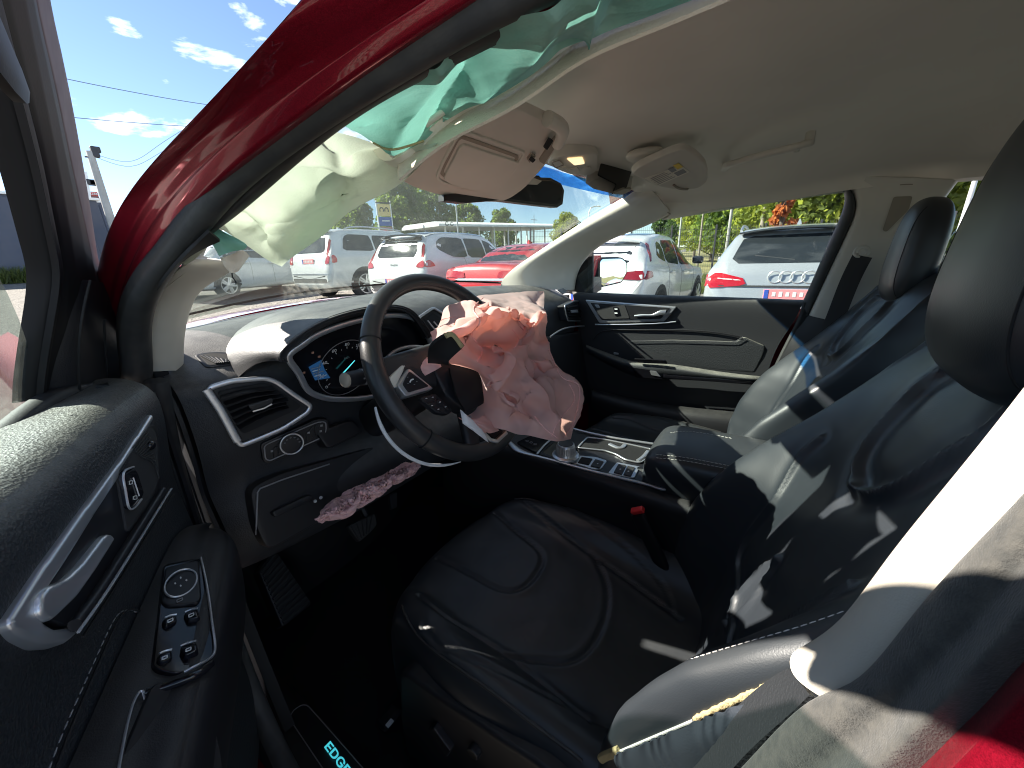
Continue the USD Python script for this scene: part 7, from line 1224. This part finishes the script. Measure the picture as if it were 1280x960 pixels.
# petrol station style canopy
C0, C1 = A([26.6, 28.4]), A([45.5, 25.2]); cd_ = (C1-C0)/np.linalg.norm(C1-C0); cnr = A([-cd_[1], cd_[0]]); zc0, zc1 = 4.15, 4.55
CAN = xf('canopy', label='long pale canopy roof on thin posts across the road', cat='canopy')
LN_ = np.linalg.norm(C1-C0); prof_c = lambda u, h: [A([*(C0+cd_*u+cnr*v), h+w]) for v, w in ((-3, 0), (-3, .18), (-2.4, .42), (2.4, .42), (3, .18), (3, 0))]
obj('roof', loops([prof_c(u, zc0+(zc1-zc0)*u/LN_-(.0 if 1 < u < LN_-1 else .0)) for u in (0, .8, LN_*.5, LN_)]), 'roof_white', CAN, smooth=30)
for k in range(9):
    for v in (-2.3, 2.3): q = C0+cd_*(1.2+k*(LN_-2.4)/8)+cnr*v; z = float(ground_z(*q)); obj('post', tube([(q[0], q[1], z-.2), (q[0], q[1], zc0+(zc1-zc0)*k/8+.05)], .09, 8), 'roof_white', CAN, smooth=60)
q = C0+cd_*.9-cnr*3.02
for k in (0, .55): obj('roof_mark', tube([A([*(q+cd_*(k+.18*math.cos(a))), zc0+.22+.14*math.sin(a)]) for a in np.linspace(.6, 2*np.pi-.3, 16)], .03, 5), 'wire', CAN)
rl = [C0+cd_*(-6)-cnr*5, C0+cd_*22-cnr*5]; RAIL = xf('railing', label='white railing in front of the canopy', cat='railing')
for h in (.35, .7, 1.05): obj('rail', tube([A([*rl[0], ground_z(*rl[0])+h]), A([*rl[1], ground_z(*rl[1])+h])], .03, 6), 'roof_white', RAIL)
for k in range(15): p = rl[0]+(rl[1]-rl[0])*k/14; obj('post', rbox((.06, .06, 1.1), .01, at=(p[0], p[1], ground_z(*p)+.52)), 'roof_white', RAIL)
tp_ = pole(574, 30, 243, .07, 'galvanised', 'lamp post standing in front of the pale canopy', 'lamp_post')
x, y = at_px(486, 40); z = float(ground_z(x, y)); PYL = xf('sign_pylon', loc=(x, y, z), rz=-.45, label='tall yellow and blue roadside sign beside the large tree', cat='sign')
for s in (-.62, .62): obj('post', rbox((.10, .14, 5.3), .02, at=(s, 0, 2.4)), 'roof_white', PYL)
for zz, hh, m in ((4.25, 1.0, 'sign_yellow'), (3.3, .75, 'sign_blue'), (2.5, .7, 'sign_brown')): obj('sign_board', rbox((1.15, .12, hh), .02, at=(0, 0, zz)), m, PYL)
obj('sign_cap', rbox((1.35, .16, .12), .02, at=(0, 0, 4.86)), 'wire', PYL)
for s in (-.22, .22): obj('sign_mark', tube([A([s+.16*math.cos(a), -.075, 4.22+.24*math.sin(a)]) for a in np.linspace(-.4, math.pi+.4, 14)], .045, 6), 'wire', PYL)
obj('sign_mark', rbox((.7, .02, .12), .01, at=(.05, -.07, 3.35)), 'white_print', PYL); obj('sign_mark', rbox((.35, .02, .2), .01, at=(-.1, -.07, 2.5)), 'sign_red', PYL)
# power pylon far off, utility pole and wires, dark building with red sign, long wall at the left
x, y = at_px(668, 75); z = float(ground_z(x, y)); PW = xf('power_pylon', loc=(x, y, z), label='far lattice power pylon right of the canopy trees', cat='pylon')
obj('mast', tube([(0, 0, 0), (0, 0, 6.2)], A([.10, .05]), 5), 'galvanised', PW)
for h in (4.6, 5.4): obj('crossarm', tube([(-1.1, 0, h), (1.1, 0, h)], .05, 5), 'galvanised', PW)
x, y = at_px(735, 42); z = float(ground_z(x, y)); SL = xf('street_lamp', loc=(x, y, z), label='thin street lamp seen against the sky beyond the far windshield pillar', cat='lamp'); obj('post', tube(cr([(0, 0, 0), (0, 0, 4.2), (.15, -.1, 4.7), (.8, -.5, 4.9)], 16), .05, 8), 'galvanised', SL); obj('lamp_head', rbox((.5, .2, .1), .03, at=(1.0, -.6, 4.88)), 'galvanised', SL)
b_, t_ = Y(147, 305, 24.0), Y(112, 189, 24.0); b_[2] = ground_z(b_[0], b_[1])-.2; UP_ = xf('utility_pole', label='leaning grey concrete pole with floodlights at the left', cat='pole')
obj('shaft', tube(pl([b_, t_], 6), np.linspace(.17, .12, 6), 10), 'concrete', UP_, smooth=60)
for q in ((119, 187, 122, 190), (118, 193, 121, 195)): obj('floodlight', rbox((.30, .22, .22), .04, at=Y(q[0], q[1], 24.0)), 'wire', UP_)
obj('bracket', tube([Y(109, 192, 24.0), Y(121, 192, 24.0)], .03, 6), 'wire', UP_); obj('bracket', tube([Y(106, 196, 24.0), Y(112, 196, 24.0)], .03, 6), 'wire', UP_)
PO2 = xf('utility_pole', label='thin pale pole beside the red sign on the dark building', cat='pole'); obj('shaft', tube([Y(106, 215, 34.0), Y(110, 240, 34.0), Y(118, 300, 34.0)], .10, 8), 'roof_white', PO2); obj('floodlight', rbox((.4, .3, .3), .04, at=Y(114, 228, 34.0)), 'wire', PO2); obj('floodlight', rbox((.4, .3, .3), .04, at=Y(117, 228.5, 34.0)), 'wire', PO2); obj('bracket', tube([Y(108, 230, 34.0), Y(118, 230, 34.0)], .03, 6), 'wire', PO2)
def wires(name, pts, y, label, r=.012): return obj(name, tube(cr([Y(px, py, yy) for (px, py), yy in zip(pts, y)], 24), r, 5), 'wire', smooth=60, label=label, cat='wire')
wires('power_line', [(20, 84), (85, 99), (160, 114), (240, 128), (330, 140)], (22, 22, 22, 22, 22), 'upper power line crossing the sky at the left', .011)
wires('power_line', [(20, 140), (93, 147), (150, 152), (219, 157), (330, 163)], (22, 22, 22, 22, 22), 'lower power line crossing the sky at the left', .011)
wires('power_line', [(112, 190), (160, 202), (195, 184), (250, 150)], (24, 24, 24, 24), 'slack cable running from the leaning pole towards the red pillar', .008)
wires('power_line', [(112, 193), (160, 208), (195, 194), (250, 165)], (24, 24, 24, 24), 'second slack cable just below the first at the leaning pole', .008)
DB0 = Y(90, 262, 42.0); DBx = float(DB0[0]); zg = float(ground_z(8, 42)); x0, x1 = float(Y(80, 262, 42.)[0]), float(Y(132, 262, 42.)[0]); ztop = float(Y(118, 253, 42.)[2]); zsg = float(Y(116, 240, 42.)[2])
DBL = xf('building', label='dark blue building with a red sign on its roof edge, behind the door frame', cat='building'); obj('wall', rbox((x1-x0, 6, ztop-zg), .05, at=((x0+x1)/2, 45, (ztop+zg)/2)), 'dark_cladding', DBL); obj('parapet', rbox((x1-x0+.3, 6.2, .32), .04, at=((x0+x1)/2, 45, ztop+.16)), 'roof_white', DBL)
for k in range(7): obj('cladding_panel', rbox(((x1-x0)/7-.06, .06, ztop-zg-.3), .02, at=(x0+(k+.5)*(x1-x0)/7, 41.98, (ztop+zg)/2)), 'dark_cladding', DBL)
sa_, sb_ = Y(108, 239, 41.7), Y(124, 248, 41.7); sw_, sh_ = abs(sb_[0]-sa_[0]), abs(sa_[2]-sb_[2]); sc_ = (sa_+sb_)/2; SG = obj('roof_sign', rbox((sw_, .15, sh_), .03, at=sc_), 'sign_dark', DBL); obj('sign_face', rbox((sw_*.96, .05, sh_*.55), .02, at=sc_+A([0, -.08, sh_*.16])), 'sign_red', SG); obj('sign_word', word('DIZEN', sc_+A([0, -.12, sh_*.14]), (1, 0, 0), (0, 0, 1), sh_*.32, .03, True), 'white_print', SG, smooth=False)
wz = float(ground_z(0, 25)); wt = float(Y(10, 243, 25.)[2]); WL = xf('wall', label='long dark wall with a pale top rail, seen through the dirty door glass', cat='wall'); obj('face', rbox((34, .3, wt-wz+.1), .03, at=(-12.5, 25.2, (wt+wz)/2)), 'dark_cladding', WL); obj('coping', rbox((34.2, .4, .10), .02, at=(-12.5, 25.15, wt+.05)), 'roof_white', WL)
for k in range(22): obj('panel', rbox((1.42, .06, wt-wz-.15), .02, at=(-28.6+k*1.52, 25.03, (wt+wz)/2)), 'dark_cladding', WL)
zb2 = float(Y(10, 229, 27.)[2]); BR = xf('building', label='brownish low building rising behind the long dark wall', cat='building'); obj('wall', rbox((30, 4, zb2-1.2), .05, at=(-13, 29.2, (zb2+1.2)/2)), 'brick_far', BR); obj('roof_edge', rbox((30.4, 4.3, .14), .03, at=(-13, 29.2, zb2+.07)), 'roof_white', BR)
for k in range(9): obj('panel', rbox((2.9, .08, 1.2), .03, at=(-26+k*3.1, 27.16, zb2-.7)), 'brick_far', BR)
# weeds at the wall foot and grass by the fence
def blades(name, x0, x1, y0, y1, n, h, label, cat_, seed):
    rng = np.random.default_rng(seed); x, y = rng.uniform(x0, x1, n), rng.uniform(y0, y1, n); z = ground_z(x, y)+.015; a = rng.uniform(0, 2*np.pi, n); hh = h*rng.uniform(.4, 1.2, n); w = .018+.02*rng.random(n); l = rng.normal(0, .3, (n, 2))*hh[:, None]
    b = np.c_[x, y, z]; d = np.c_[np.cos(a), np.sin(a), 0*a]*w[:, None]; V = np.stack([b-d, b+d, b+np.c_[l, hh]], 1).reshape(-1, 3); obj(name, trimesh.Trimesh(V, np.arange(3*n).reshape(-1, 3), process=False), 'grass_blade', smooth=False, label=label, cat=cat_, kind='stuff')
blades('grass', 12.2, 17.8, -6, 9, 26000, .28, 'dry yellow-green grass along the wire fence', 'grass', 1); blades('weeds', -6, 4.5, 23.4, 24.9, 6000, .55, 'weeds growing at the foot of the long dark wall', 'weeds', 2)
